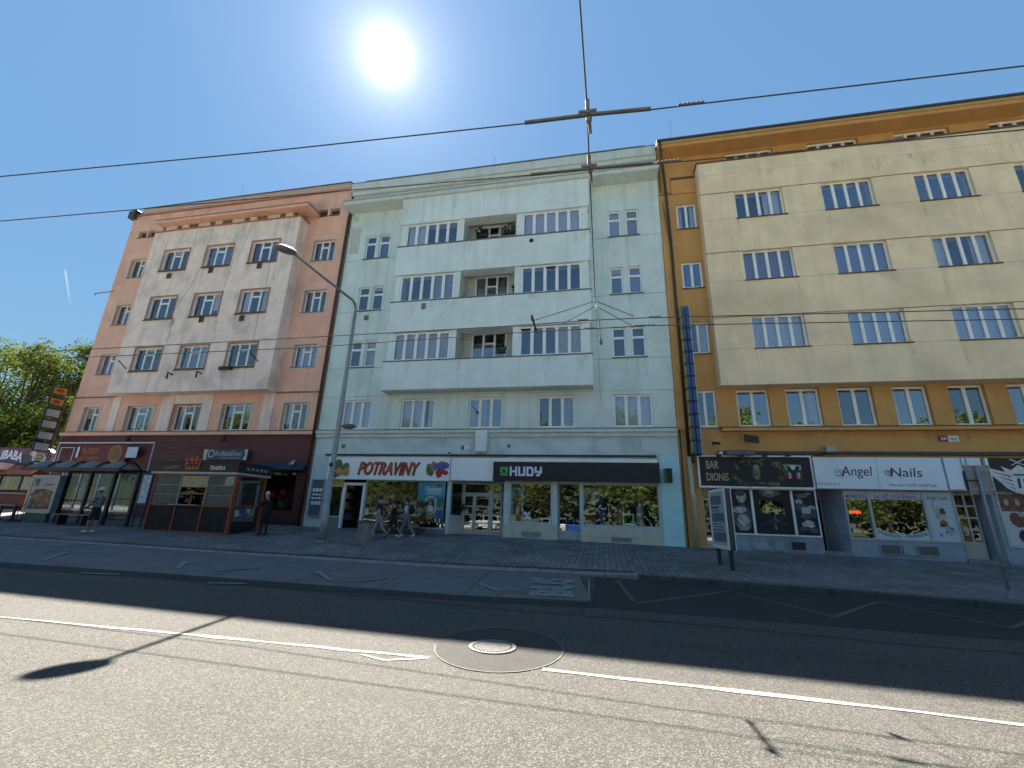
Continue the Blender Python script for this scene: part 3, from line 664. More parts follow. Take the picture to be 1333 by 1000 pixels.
# shop entrance recess with canted sides and aluminium door
ex0, ex1 = pot[1]+.12, ent[1]
dr = RX3c([(190,300),(552,300),(545,812),(168,800)], 22.95); dx0, dx1, dz1 = dr[0]-.05, dr[1]+.05, pz
ez = base_z(-4)+.02
ct_m = M('cream_tiles', (.56, .54, .46), .5, .06, 4, dirt=(.2, .19, .16))
MB().quad((ex0,22.0,ez-.1),(dx0,22.95,ez-.1),(dx0,22.95,1.55),(ex0,22.0,1.55)).build('canted_plinth', ct_m, mint_b); MB().quad((dx1,22.95,ez-.1),(ex1,22.0,ez-.1),(ex1,22.0,1.55),(dx1,22.95,1.55)).build('canted_plinth', ct_m, mint_b)
MB().slab([(ex0,22.0),(ex1,22.0),(dx1,23.0),(dx0,23.0)], pz-.02, pz+.1).build('recess_ceiling', shop_f, mint_b)
MB().slab([(ex0,21.98),(ex1,21.98),(dx1,23.0),(dx0,23.0)], .3, ez).build('door_step', kerb_c, mint_b)
for (ax, ay, bx_, by_) in ((ex0, 22.0, dx0, 22.95), (dx1, 22.95, ex1, 22.0)):
    def cant(mbx, t0, t1, z0, z1, d0, d1):
        n_ = Vector((by_-ay, -(bx_-ax), 0)).normalized()
        P = [Vector((lerp(ax,bx_,t), lerp(ay,by_,t), 0)) for t in (t0, t1)]
        poly = [P[0]+n_*d0, P[1]+n_*d0, P[1]+n_*d1, P[0]+n_*d1]
        mbx.slab([(p.x, p.y) for p in poly][::1], z0, z1)
    mb = MB(); cant(mb, 0, .10, 1.55, pz-.02, -.03, .04); cant(mb, .9, 1, 1.55, pz-.02, -.03, .04); cant(mb, .10, .9, 1.55, 1.64, -.03, .04); cant(mb, .10, .9, pz-.11, pz-.02, -.03, .04)
    w = mb.build('canted_window', shop_f, mint_b); mb = MB(); cant(mb, .10, .9, 1.64, pz-.11, -.004, .008); mb.build('pane', glass_shop, w)
doorw = dx1-dx0; a1 = lerp(dx0, dx1, .30); a2 = lerp(dx0, dx1, .74)
tz = pz-.62
hs = [(dx0+.10, a2-.06, tz+.1, pz-.10), (a2+.1, dx1-.06, tz+.1, pz-.10)]
panes = [.0, .24, .47, .70, 1.0]
for (p, q) in ((dx0+.12, a1-.08), (a1+.10, a2-.14), (a2+.10, dx1-.06)):
    for i in range(4):
        hs.append((p, q, lerp(ez+.14, tz-.06, panes[i])+.03, lerp(ez+.14, tz-.06, panes[i+1])-.03))
mb = MB(); plate(mb, dx0, dx1, ez, pz-.02, 22.95, 23.03, hs); mb.box(a1-.03, a1-.0, 22.86, 22.9, 1.5, 2.15); mb.box(a1-.025, a1-.005, 22.9, 22.95, 1.55, 1.6); mb.box(a1-.025, a1-.005, 22.9, 22.95, 2.05, 2.1)
ed = mb.build('entrance_door', grey_alu, mint_b)
for h in hs: MB().box(h[0]-.005, h[1]+.005, 22.985, 22.995, h[2]-.005, h[3]+.005).build('pane', glass_shop, ed)
room(mint_b, dx0-.1, dx1+.1, 23.05, 27, ez-.02, pz+.1, interior, 'stair_hall')
# sports shop front
shop_window(mint_b, hw1, 21.98, 1, .08); shop_window(mint_b, hw2, 21.98, 1, .08)
mb = MB(); dz0 = base_z(-1)+.05; plate(mb, hdr[0], hdr[1], dz0, pz, 22.30, 22.38, [(hdr[0]+.07, hdr[1]-.05, dz0+.38, pz-.06)]); 
mb.box(hdr[0]+.05, hdr[0]+.085, 22.22, 22.255, dz0+.55, dz0+2.6); sd = mb.build('shop_door', grey_alu, mint_b)
MB().box(hdr[0]+.065, hdr[1]-.045, 22.335, 22.345, dz0+.375, pz-.055).build('pane', glass_shop, sd)
MB().box(hdr[0], hdr[1], 21.97, 22.5, .2, dz0).build('door_step', kerb_c, mint_b)
tile_m = M('cream_tiles', (.42, .40, .33), .5, .06, 4)
plinth_tiles(mint_b, hw1[0]-.28, hdr[0]-.01, hw1[2]-.02, 5, 22.0, 2, tile_m); plinth_tiles(mint_b, hdr[1]+.02, lp[0]-.01, hw2[2]-.03, 8, 22.0, 2, tile_m)
vent(mint_b, RX4a([(242,603),(363,607),(362,635),(240,632)], 21.95), 21.93, 5); vent(mint_b, RX4a([(820,640),(948,643),(948,668),(820,665)], 21.95), 21.93, 5)
# poster panels in the sports shop
pp = RX4a([(172,320),(252,320),(250,545),(170,545)], 22.2)
po = MB().box(pp[0], pp[1], 22.2, 22.22, pp[2], pp[3]).build('window_poster', M('poster_blue_sky', (.28, .42, .72), .6, .25, 2.2), mint_b)
mb = MB(); cx_ = (pp[0]+pp[1])/2; hh = pp[3]-pp[2]
mb.prism([(pp[0]+.02,pp[2]+.01),(pp[1]-.02,pp[2]+.01),(pp[1]-.02,pp[2]+hh*.22),(cx_,pp[2]+hh*.3),(pp[0]+.02,pp[2]+hh*.18)], 22.19, 22.199, 0)
mb.prism([(cx_-.16,pp[2]+hh*.25),(cx_-.02,pp[2]+hh*.25),(cx_+.02,pp[2]+hh*.4),(cx_+.12,pp[2]+hh*.22),(cx_+.25,pp[2]+hh*.24),(cx_+.22,pp[2]+hh*.52),(cx_+.3,pp[2]+hh*.75),(cx_+.1,pp[2]+hh*.8),(cx_-.16,pp[2]+hh*.76),(cx_-.26,pp[2]+hh*.55),(cx_-.14,pp[2]+hh*.5)], 22.18, 22.188, 1)
mb.ball((cx_-.02, 22.18, pp[2]+hh*.85), .11, .008, .13, 10, 6, 2)
mb.build('print', [M('print_meadow', (.10, .16, .07), .7, .3, 6), M('print_olive_jacket', (.13, .12, .08), .7, .4, 5), M('print_dark_head', (.05, .04, .035), .7)], po)
word_obj('%', RX4a([(252,475),(300,475),(300,527),(252,527)], 21.98), 22.02, white_paint, mint_b)
def ring(r, Y, w, mat, parent=None, d=.05, name='frame'):
    mb = MB(); plate(mb, r[0], r[1], r[2], r[3], Y, Y+d, [(r[0]+w, r[1]-w, r[2]+w, r[3]-w)]); mb.quad((r[0],Y+d,r[2]),(r[0],Y+d,r[2]+w),(r[1],Y+d,r[2]+w),(r[1],Y+d,r[2])); return mb.build(name, mat, parent)
ring(RX4a([(890,487),(965,487),(966,563),(893,561)], 22.06), 22.06, .07, M('mint_glow_frame', (.55, .85, .65), .5), mint_b, name='display_frame')
pp = RX4a([(642,325),(716,325),(720,545),(645,545)], 22.6)
po = MB().box(pp[0], pp[1], 22.6, 22.62, pp[2], pp[3]).build('window_poster', M('poster_pale', (.62, .64, .66), .7, .3, 2), mint_b)
mb = MB(); cx_ = (pp[0]+pp[1])/2; hh = pp[3]-pp[2]
mb.prism([(cx_-.22,pp[2]+.02),(cx_+.24,pp[2]+.02),(cx_+.3,pp[2]+hh*.45),(cx_+.2,pp[2]+hh*.7),(cx_-.16,pp[2]+hh*.7),(cx_-.28,pp[2]+hh*.4)], 22.58, 22.59, 0); mb.ball((cx_, 22.585, pp[2]+hh*.80), .13, .008, .17, 10, 6, 1)
mb.build('print', [M('print_rust_jacket', (.22, .09, .05), .7, .4, 5), M('print_face', (.33, .2, .15), .7, .2, 5)], po)
# display dummies in the right window
for xx, c_ in ((-.10, 'blue'), (1.0, 'green'), (1.75, 'white')):
    mb = MB(); mb.lathe(xx, 22.95, [(.10, .9), (.14, 1.3), (.17, 1.75), (.19, 2.15), (.12, 2.35), (.05, 2.42), (.055, 2.5), (.09, 2.62), (.07, 2.75)], 10)
    mb.build('display_dummy', M('goods_'+c_, (.2, .2, .2)), mint_b, smooth=True)
# small fixtures on the facade (vents, plates, eye bolt)
def fixture(px, w, h, Y, mat, parent, d=.06, name='wall_vent'):
    p = PY(px[0], px[1], Y); mb = MB(); plate(mb, p.x-w/2, p.x+w/2, p.z-h/2, p.z+h/2, Y-d, Y-.002, [(p.x-w/2+.03, p.x+w/2-.03, p.z-h/2+.03, p.z+h/2-.03)])
    mb.box(p.x-w/2+.02, p.x+w/2-.02, Y-d*.4, Y-d*.3, p.z-h/2+.02, p.z+h/2-.02); return mb.build(name, mat, parent)
vent_m = M('vent_cover', (.20, .21, .19), .7, .2, 8)
fixture((551.5,399), .24, .34, 21.2, vent_m, mint_b); fixture((477,414), .26, .3, 22.0, vent_m, mint_b); fixture((447.5,581), .2, .2, 22.0, vent_m, mint_b); fixture((662.5,581), .14, .16, 22.0, vent_m, mint_b)
p = PY(691.8,313.7,21.2); MB().ball((p.x,p.y-.05,p.z), .13, .07, .13, 12, 8).build('wall_anchor', dark_metal, mint_b, smooth=True)
p = PY(691.5,386,21.2); MB().box(p.x-.16, p.x+.16, 21.19, 21.199, p.z-.14, p.z+.14).build('plaster_patch', mint_trim, mint_b)
p = PY(463.5,305,22); MB().box(-15.62, -14.95, 21.985, 21.999, 17.5, 19.4).build('plaster_patch', M('pale_patch', (.50, .56, .48), .9, .06, 2), mint_b)
p = PY(465,283,22); MB().box(-15.6, -15.25, 21.985, 21.999, 19.9, 20.3).build('plaster_patch', M('pale_patch', (.5, .5, .5)), mint_b)
# downpipe between pink and mint, flower boxes on the top balcony
MB().tube([(-15.93, 21.86, .8), (-15.93, 21.86, 20.2), (-15.93, 21.95, 20.8), (-15.95, 22.0, 22.6)], .085, 10).build('downpipe', drain_brown, mint_b, smooth=True)

# run-off stains below sills, ledges and vents
grime = stain_mat('runoff_grime', (.22, .235, .23), .22); grime2 = stain_mat('runoff_grime_warm', (.30, .25, .18), .20)
def drip(parent, x, z, w, h, Y, mat):
    MB().add([(x-w/2, Y-.0035, z), (x+w/2, Y-.0035, z), (x+w*.32, Y-.0035, z-h*.7), (x+w*.05, Y-.0035, z-h), (x-w*.28, Y-.0035, z-h*.8)], [(4, 3, 2, 1, 0)]).build('wall_stain', mat, parent)
for (a, b) in pairsL+pairsR:
    for (c, d) in rows:
        if R_.random() < .8: drip(mint_b, lerp(a, b, R_.choice((.05, .95))), c-.05, R_.uniform(.12, .3), R_.uniform(.5, 1.3), 22.0, grime)
for z_ in (9.66, 13.32, 17.03):
    for k in range(7): drip(mint_b, R_.uniform(BX0+.3, BX1-.3), z_, R_.uniform(.15, .7), R_.uniform(.3, 1.2), BY, grime)
for k in range(9): drip(mint_b, R_.uniform(X0+.3, X1-.3), 5.59, R_.uniform(.2, .7), R_.uniform(.3, .8), 22.0, grime)
for k in range(8): drip(mint_b, lerp(BX0+.5, BX1-.5, k/7)+R_.uniform(-.4,.4), 20.5, R_.uniform(.2, .6), R_.uniform(.5, 1.5), BY, grime)
for a, b in first: drip(mint_b, lerp(a, b, R_.choice((.04, .96))), 6.02-.02, .2, .04, 22.0, grime)
# ================================================================== PINK BUILDING (left)
pink_b = thing('apartment_building', 'salmon pink apartment building with a pale projecting bay and dark wine red ground floor', 'building', (-25, 22, base_z(-25)))
PX0, PX1 = -34.30, -15.98
prow = [(9.90, 11.37), (13.53, 15.10), (17.22, 18.77)]; pfirst_z = (6.06, 7.68)
rc, lc = (-18.32, -16.72), (-33.24, -31.95)
fw = [lc, (-29.70, -27.68), (-26.10, -24.12), (-22.55, -20.48), rc]
vents_p = [(-18.42, -17.68, 20.67, 21.2), (-17.52, -16.78, 20.67, 21.2), (-33.38, -32.65, 20.6, 21.15), (-32.52, -31.9, 20.6, 21.15)]
holes = [(a, b, c, d) for a, b in (lc, rc) for c, d in prow] + [(a, b, *pfirst_z) for a, b in fw] + vents_p + [(-30.5, -19.15, 8.5, 20.0)]
mb = MB(); plate(mb, PX0, PX1, 6.0, 22.75, 22.0, 22.28, holes, outer=False); mb.build('wall', pink, pink_b)
shell(pink_b, PX0, PX1, 22.0, 36, .2, 22.9, pink)
MB().box(PX0+.05, PX1-.05, 24.2, 24.25, .3, 22.5).build('interior', interior, pink_b)
for z in (8.4, 12.2, 15.9, 19.8): MB().box(PX0+.05, PX1-.05, 22.35, 24.2, z, z+.12).build('floor_slab', interior, pink_b)
for (a, b) in (lc, rc):
    for (c, d) in prow:
        surround(pink_b, a, b, c, d, 22.0, .12, cream); window(pink_b, a, b, c, d, 22.0, 3 if (b-a) > 1.4 else 2, .70, (1,), fr=.07, mul=.12, curtains=rnd_curt(.4), recess=.2, sill=True)
for a, b in fw:
    surround(pink_b, a, b, *pfirst_z, 22.0, .13 if a != -26.10 else .07, cream if a != -26.10 else pink_trim); window(pink_b, a, b, *pfirst_z, 22.0, 3 if (b-a) > 1.4 else 2, .70, (1,), fr=.07, mul=.12, curtains=rnd_curt(.55), recess=.2, sill=True)
for i, v in enumerate(vents_p):
    mb = MB(); w = v[1]-v[0]
    for k in range(3):
        z = lerp(v[2], v[3], (k+.5)/3); mb.box(v[0]+.02, v[1]-.02, 22.2, 22.22, z-.05, z+.05)
    mb.box(v[0], v[1], 22.262, 22.27, v[2], v[3], 1)
    mb.build('attic_vent', [M('rusty_louvre', (.10, .06, .055), .7), dark_metal], pink_b)
    MB().box(v[0]-.03, v[1]+.03, 21.94, 22.0, v[2]-.05, v[2]-.005).build('sill', sill_m, pink_b)
# bay
bx0, bx1, by, bz0, bz1 = -30.68, -19.0, 21.2, 8.33, 20.17
bcols = [(-29.33, -27.24), (-25.82, -23.74), (-22.29, -20.23)]; brow = [(9.80, 11.32), (13.38, 14.97), (17.0, 18.58)]
bh = [(a, b, c, d) for a, b in bcols for c, d in brow]
mb = MB(); plate(mb, bx0, bx1, bz0, bz1, by, 22.3, [], outer=False); mb = MB()
plate(mb, bx0, bx1, bz0, bz1, by, by+.26, bh, outer=False)
mb.quad((bx0,by,bz0),(bx0,by,bz1),(bx0,22.0,bz1),(bx0,22.0,bz0)); mb.quad((bx1,by,bz0),(bx1,22.0,bz0),(bx1,22.0,bz1),(bx1,by,bz1)); mb.quad((bx0,by,bz0),(bx0,22.0,bz0),(bx1,22.0,bz0),(bx1,by,bz0))
mb.build('bay_wall', pink_grey, pink_b)
for a, b in bcols:
    for c, d in brow:
        surround(pink_b, a, b, c, d, by, .07, pink_trim, .035); window(pink_b, a, b, c, d, by, 3, .72, (1,), fr=.07, mul=.12, curtains=rnd_curt(.45), recess=.14, sill=True, sillmat=sill_m)
        MB().box(a-.1, b+.1, by-.10, by-.04, c-.13, c-.075).build('sill', sill_m, pink_b)
MB().box(bx0-.05, bx1+.05, by-.06, 22.0, bz1, bz1+.08).build('bay_coping', pink_trim, pink_b)
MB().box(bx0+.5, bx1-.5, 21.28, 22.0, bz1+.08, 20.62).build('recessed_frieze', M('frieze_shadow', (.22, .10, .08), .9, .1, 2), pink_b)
for k in range(8):
    xx = lerp(bx0+.8, bx1-1.2, k/7) ; MB().box(xx, xx+(.55 if k % 2 else .95), 21.20, 21.278, bz1+.14, 20.58).build('frieze_block', cream, pink_b)
mb = MB().box(bx0+.35, bx1+.75, 20.75, 22.0, 20.62, 20.80); mb.build('canopy_slab', pink, pink_b)
MB().box(bx0+.30, bx1+.80, 20.70, 22.0, 20.803, 20.85).build('canopy_sheet', pink_trim, pink_b)
# joints and stains scored into the bay (cracks of the old render)
crack = M('crack_line', (.20, .16, .14), .9)
def on_wall(name, pts, w, Y, mat, parent):
    P = [PY(a, b, Y) for a, b in pts]; mb = MB(); vs = []
    for i, p in enumerate(P):
        t = (P[min(i+1,len(P)-1)]-P[max(i-1,0)]); t = Vector((t.x, 0, t.z)).normalized(); n_ = Vector((-t.z, 0, t.x)); ww = w[i] if isinstance(w, (list, tuple)) else w
        vs += [tuple(p+n_*ww/2), tuple(p-n_*ww/2)]
    mb.add([(v[0], Y-.004, v[2]) for v in vs], [(2*i, 2*i+1, 2*i+3, 2*i+2) for i in range(len(P)-1)]); return mb.build(name, mat, parent)
rp7 = lambda x, y: (140+x/3.92, 230+y/3.92)
on_wall('wall_crack', [rp7(*q) for q in [(545,250),(470,470),(425,560),(338,690),(330,730)]], .03, by, crack, pink_b)
on_wall('wall_stain', [rp7(*q) for q in [(335,725),(325,760),(312,815),(300,850)]], [.22, .26, .16, .05], by, stain_mat('damp_stain', (.10, .08, .07), .85), pink_b)
on_wall('wall_crack', [rp7(*q) for q in [(740,235),(690,370),(640,430),(598,560)]], .025, by, crack, pink_b)
on_wall('wall_crack', [rp7(*q) for q in [(870,215),(850,300)]], .025, by, crack, pink_b)
on_wall('wall_crack', [rp7(*q) for q in [(460,270),(430,400)]], .02, by, crack, pink_b)
on_wall('wall_crack', [rp7(*q) for q in [(825,440),(810,555)]], .025, by, crack, pink_b)
on_wall('wall_crack', [rp7(*q) for q in [(770,700),(745,830)]], .025, by, crack, pink_b)
on_wall('wall_stain', [rp7(*q) for q in [(560,730),(553,790),(548,840)]], [.14, .12, .04], by, stain_mat('damp_stain', (.1, .08, .07), .85), pink_b)
on_wall('wall_stain', [rp7(*q) for q in [(868,415),(852,480),(843,560)]], [.10, .14, .04], by, stain_mat('damp_stain_soft', (.2, .16, .14), .6), pink_b)
on_wall('wall_crack', [rp7(*q) for q in [(312,190),(300,235)]], .03, 22, crack, pink_b)
on_wall('wall_crack', [rp7(*q) for q in [(530,150),(500,200)]], .03, 22, crack, pink_b)
rp4 = lambda x, y: (70+x/3.508, 420+y/3.508)
on_wall('wall_stain', [rp4(*q) for q in [(545,255),(535,285),(528,310)]], [.12, .2, .05], by, stain_mat('damp_stain', (.1, .08, .07), .85), pink_b)
for q in [(315,508),(528,480),(776,457),(480,731),(686,724)]:
    fixture(rp7(*q), .32, .36, by, M('rust_vent', (.09, .06, .05), .7), pink_b)
for q in [(540,245),(672,240),]:
    p = PY(*rp4(*q), by); MB().tube([(p.x,by,p.z+.1),(p.x,by-.3,p.z+.15),(p.x,by-.3,p.z-.25)], .05, 6).build('bracket', dark_metal, pink_b)
for q0, q1 in (((295,172),(330,212)), ((895,135),(932,178))):
    p, q = PY(*rp4(*q0), 20.6), PY(*rp4(*q1), by); MB().tube([tuple(p), tuple(q)], .03, 6).build('flag_holder', dark_metal, pink_b)
p = PY(*rp4(795,200), 21.1); MB().box(p.x-.5, p.x+.35, 20.95, 21.12, 9.55, 9.75).build('flower_box', dark_metal, pink_b)
# light strips on the first floor, courses
for q in ((258,292), (948,998)):
    a, b = PY(*rp4(q[0], 420), 22).x, PY(*rp4(q[1], 420), 22).x
    MB().box(a, b, 21.95, 21.998, 6.02, 8.32).build('pilaster', pink_grey, pink_b)
a, b = PY(*rp4(483, 420), 22).x, PY(*rp4(716, 420), 22).x
mb = MB(); plate(mb, a, b, 6.02, 8.32, 21.95, 21.998, [(-26.17, -24.05, 5.99, 7.75)]); mb.build('pilaster', pink_grey, pink_b)
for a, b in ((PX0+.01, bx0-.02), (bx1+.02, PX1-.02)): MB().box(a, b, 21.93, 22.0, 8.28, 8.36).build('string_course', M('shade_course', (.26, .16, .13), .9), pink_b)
MB().box(PX0-.05, PX1, 21.78, 22.0, 5.76, 5.97).build('string_course', pink, pink_b, bevel=.015)
MB().box(PX0-.07, PX1+.01, 21.74, 22.0, 5.973, 5.998).build('string_course_sheet', sill_m, pink_b)
# attic
MB().box(PX0-.02, PX1+.02, 21.90, 22.2, 22.55, 22.62).build('attic_moulding', pink_trim, pink_b)
MB().box(-33.6, -16.25, 21.95, 22.6, 22.752, 23.16).build('roof_parapet', M('pale_salmon', (.55, .40, .33), .9, .08, 1.5), pink_b)
MB().box(-33.65, -16.2, 21.90, 22.65, 23.163, 23.22).build('coping', sill_m, pink_b)
mb = MB(); mb.box(PX0-.25, PX0+.25, 21.7, 22.1, 22.3, 22.9); mb.prism([(PX0-.3,22.9),(PX0+.5,22.9),(PX0+.15,23.15)], 21.8, 22.1); mb.build('gutter_head', sheet_dark, pink_b)
mb = MB(); mb.box(-16.0, -15.75, 21.8, 22.3, 22.1, 22.75); mb.prism([(-16.05,22.75),(-15.45,22.75),(-15.7,23.02)], 21.9, 22.2); mb.build('gutter_head', sheet_dark, pink_b)
p = PY(124,383,22); q = PY(145,379.5,22); MB().tube([(p.x,22,p.z-.1),(p.x,22,p.z+.05),(q.x+.2,22,q.z)], .03, 6).build('wall_bracket', dark_metal, pink_b)
# wine red ground floor
r2 = lambda x, y: (170+x/5.127, 570+y/5.127); r1 = lambda x, y: (x/3.45, 430+y/3.45)
fl = rect([r2(*q) for q in [(740,222),(1108,222),(1085,490),(740,485)]], 22)
ow = (PY(84,605,22).x, PY(186,605,22).x, 1.2, PY(130,612,22).z)
mb = MB(); plate(mb, PX0, PX1, .3, 5.76, 22.0, 22.25, [fl, ow], outer=False); mb.build('ground_floor_wall', wine, pink_b)
MB().box(PX0-.03, PX1, 21.94, 22.0, .3, 1.05).build('plinth', M('wine_plinth', (.06, .02, .025), .6, .2, 4), pink_b)
for k in range(21):    # cladding strips
    z = 1.1+k*.222
    for a, b in (((PX0, ow[0]-.05), (ow[1]+.05, fl[0]-.05), (fl[1]+.05, PX1)) if z < 3.65 else ((PX0, PX1),)):
        MB().box(a+.01, b-.01, 21.978-.004*R_.random(), 21.999, z+.008, z+.214).build('cladding_strip', wine, pink_b)
fws = shop_window(pink_b, fl, 22.03, 1, .07, mat=dark_metal); shop_window(pink_b, ow, 22.03, 4, .07, mat=white_paint)
room(pink_b, fl[0]-.2, fl[1]+.2, 22.26, 24.1, 1.0, fl[3]+.2, interior_shop); room(pink_b, ow[0]-.2, ow[1]+.2, 22.26, 24.1, 1.0, ow[3]+.2, interior_shop)
# flower shop goods
mb = MB()
for k in range(14): mb.ball((lerp(fl[0]+.3, fl[1]-.3, R_.random()), 22.5+R_.random()*.6, fl[2]+.25+R_.random()*.9), .2, .18, .22, 8, 5, R_.randrange(4))
mb.build('flower_display', [goods[3], goods[2], M('leaf_dark', (.03, .06, .02), .7, .4, 9), goods[0]], pink_b)
mb = MB()
for k in range(10):
    x = lerp(ow[0]+.5, ow[1]-.3, k/9); mb.box(x, x+.35, 22.5, 22.7, ow[2]+.4, ow[2]+1.2+.9*R_.random(), R_.randrange(6))
mb.build('clothes_display', goods, pink_b)
for x in (ow[0]+1.5, ow[0]+4.0):
    MB().lathe(x, 22.4, [(.12, ow[2]+.1), (.1, ow[2]+.5), (.18, ow[2]+.95), (.15, ow[2]+1.3), (.05, ow[2]+1.4), (.09, ow[2]+1.55)], 10).build('display_dummy', goods[3], pink_b, smooth=True)
awn = rect([r2(*q) for q in [(780,172),(1138,182),(1125,215),(780,205)]], 21.4)
mb = MB(); mb.add([(awn[0],22.0,awn[3]+.12),(awn[1],22.0,awn[3]+.12),(awn[1],21.4,awn[2]),(awn[0],21.4,awn[2]),(awn[0],22.0,awn[2]-.02),(awn[1],22.0,awn[2]-.02)], [(0,3,2,1),(3,4,5,2),(1,2,5),(0,4,3)])
mb.build('shop_awning', M('navy_awning', (.03, .05, .09), .7, .15, 5), pink_b)

# ================================================================== OCHRE BUILDING (right)
yel_b = thing('apartment_building', 'ochre apartment building with a long sand coloured bay and bar and nail studio shops below', 'building', (12, 22, base_z(12)))
YX0, YX1 = 3.62, 30.0
ycol = (4.47, 5.50); yrow = [(9.78, 11.5), (13.46, 15.03), (17.11, 18.72)]; yf = [(6.42, 7.84), (8.57, 10.0), (10.73, 12.16), (12.93, 14.31), (15.09, 16.46), (17.28, 18.65), (19.45, 20.85)]
att = [(7.32, 9.8), (11.5, 14.0), (15.68, 18.2), (19.9, 22.4), (24.1, 26.6)]
holes = [(*ycol, c, d) for c, d in yrow] + [(*ycol, 6.02, 7.87)] + [(a, b, 6.03, 7.86) for a, b in yf] + [(a, b, 20.75, 21.87) for a, b in att] + [(5.8, 29, 8.1, 20.55)]
mb = MB(); plate(mb, YX0, YX1, 5.0, 22.0, 22.0, 22.24, holes, outer=False); mb.build('wall', ochre, yel_b)
shell(yel_b, YX0, YX1, 22.0, 36, .1, 22.3, ochre)
MB().box(YX0+.05, YX1-.05, 24.2, 24.25, .2, 22.2).build('interior', interior, yel_b)
for z in (8.3, 12.2, 15.9, 19.8): MB().box(YX0+.05, YX1-.05, 22.3, 24.2, z, z+.12).build('floor_slab', interior, yel_b)
for c, d in yrow: window(yel_b, *ycol, c, d, 22.0, 2, sill=True, curtains=rnd_curt(.3), mul=.13, sillmat=sill_m)
window(yel_b, *ycol, 6.02, 7.87, 22.0, 2, sill=True, mul=.13)
for i, (a, b) in enumerate(yf):
    window(yel_b, a, b, 6.03, 7.86, 22.0, 2, mul=.15, curtains=[(), [(.7,.96)], [], [(.04,.2)], [], [], []][i] or (), recess=.16, sill=True)
    for q in ((a-.20, a-.02),(b+.02, b+.20)):
        pass
for a, b in att: window(yel_b, a, b, 20.75, 21.87, 22.0, 4, mul=.13, recess=.16)
# pilasters beside the bay on the upper part
MB().box(YX0+.0, 4.28, 21.90, 21.998, 5.9, 19.35).build('pilaster', ochre, yel_b)
MB().box(YX0+.0, 4.28, 21.86, 21.998, 19.4, 19.55).build('pilaster_cap', M('ochre_shade', (.42, .23, .07), .9, .08, 2), yel_b)
MB().box(4.30, 5.62, 21.92, 21.998, 19.40, 20.35).build('panel', ochre, yel_b); MB().box(4.30, 5.62, 21.9, 21.998, 20.38, 20.5).build('string_course', sill_m, yel_b)
# bay with recessed strips between the windows
sx0, sx1, sy, sz0, sz1 = 5.62, 29.5, 21.32, 7.90, 20.70
bc = [(7.32, 9.65), (11.47, 13.76), (15.59, 17.95), (19.72, 22.05), (23.85, 26.2)]; br = [(9.71, 11.41), (13.36, 15.05), (17.0, 18.70)]
strips = [(sx0+.02 if False else a0, b0, c, d) for c, d in br for a0, b0 in []]
mb = MB()
zz_ = [sz0] + [z for r in br for z in r] + [19.86, sz1]
for i in range(0, 7, 2):
    top_ = zz_[i+1]
    mb.box(sx0, sx1, sy, 21.98, zz_[i], top_)
mb.box(sx0, sx1, sy, 21.98, 19.874, sz1)
MBy = mb.build('bay_wall', sand, yel_b)
mb = MB().box(sx0+.01, sx1-.01, sy+.02, 21.9, 19.85, 19.88); mb.build('bay_joint_shade', sand_groove_shade, yel_b)
for c, d in br:
    e = [sx0+.0] + [v for q in bc for v in q] + [sx1]
    for i in range(0, len(e), 2):
        MB().box(e[i], e[i+1], sy+.04, 21.98, c+.001, d-.022).build('bay_panel', sand, yel_b)
        MB().box(e[i], e[i+1], sy+.015, 21.9, d-.021, d-.001).build('bay_joint_shade', sand_groove_shade, yel_b); MB().box(e[i], e[i+1], sy-.0025, sy+.02, c-.012, c+.0).build('bay_joint_shade', sand_groove_shade, yel_b)  # dark strips paint the shadow lines along the recessed panels
    for i, (a, b) in enumerate(bc):
        window(yel_b, a, b, c, d, sy+.02, 4, mul=.14, fr=.08, recess=.17, curtains=(rnd_curt(.5) if c > 16 else rnd_curt(.95)), violet=(c > 13 and c < 14 and i < 2))
        MB().box(a-.06, b+.06, sy-.06, sy+.18, c-.055, c-.003).build('sill', sill_m, yel_b)
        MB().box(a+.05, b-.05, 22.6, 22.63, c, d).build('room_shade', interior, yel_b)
MB().box(sx0-.06, sx1, sy-.07, 22.0, sz1+.002, sz1+.07).build('bay_coping', sill_m, yel_b)
MB().box(5.55, YX1-.5, 21.68, 22.0, 5.80, 5.96).build('string_course', ochre, yel_b, bevel=.015); MB().box(5.52, YX1-.5, 21.64, 22.0, 5.963, 5.99).build('string_course_sheet', sill_m, yel_b)
# eaves
MB().box(YX0+.0, YX1, 21.08, 22.3, 21.93, 22.13).build('eaves', ochre, yel_b); MB().box(YX0-.05, YX1, 20.98, 22.35, 22.133, 22.25).build('eaves_board', M('sand_board', (.50, .36, .18), .85, .08, 2), yel_b)
MB().box(YX0-.08, YX1, 20.88, 22.4, 22.253, 22.36).build('gutter', sheet_dark, yel_b)
mb = MB(); mb.add([(YX0,20.95,22.36),(YX1,20.95,22.36),(YX1,29,23.1),(YX0,29,23.1)], [(0,1,2,3)]); mb.build('roof_sheet', sheet_dark, yel_b)
MB().tube([(3.72,21.0,22.25),(3.75,21.15,21.9),(3.9,21.8,21.4),(3.95,21.82,20.6),(4.02,21.82,16),(4.02,21.82,4.6)], .075, 10).build('downpipe', drain_brown, yel_b, smooth=True)
MB().tube([(4.02,21.8,4.6),(4.02,21.8,2.9),(4.05,21.72,2.85),(4.05,21.78,2.75),(4.05,21.8,base_z(4)-.05)], .10, 10).build('downpipe_foot', M('cream_pipe', (.52, .47, .35), .6, .1, 4), yel_b, smooth=True)
MB().tube([(3.70,21.93,.6),(3.70,21.93,19.3),(3.72,21.9,21.8)], .03, 6).build('lightning_conductor', dark_metal, yel_b)
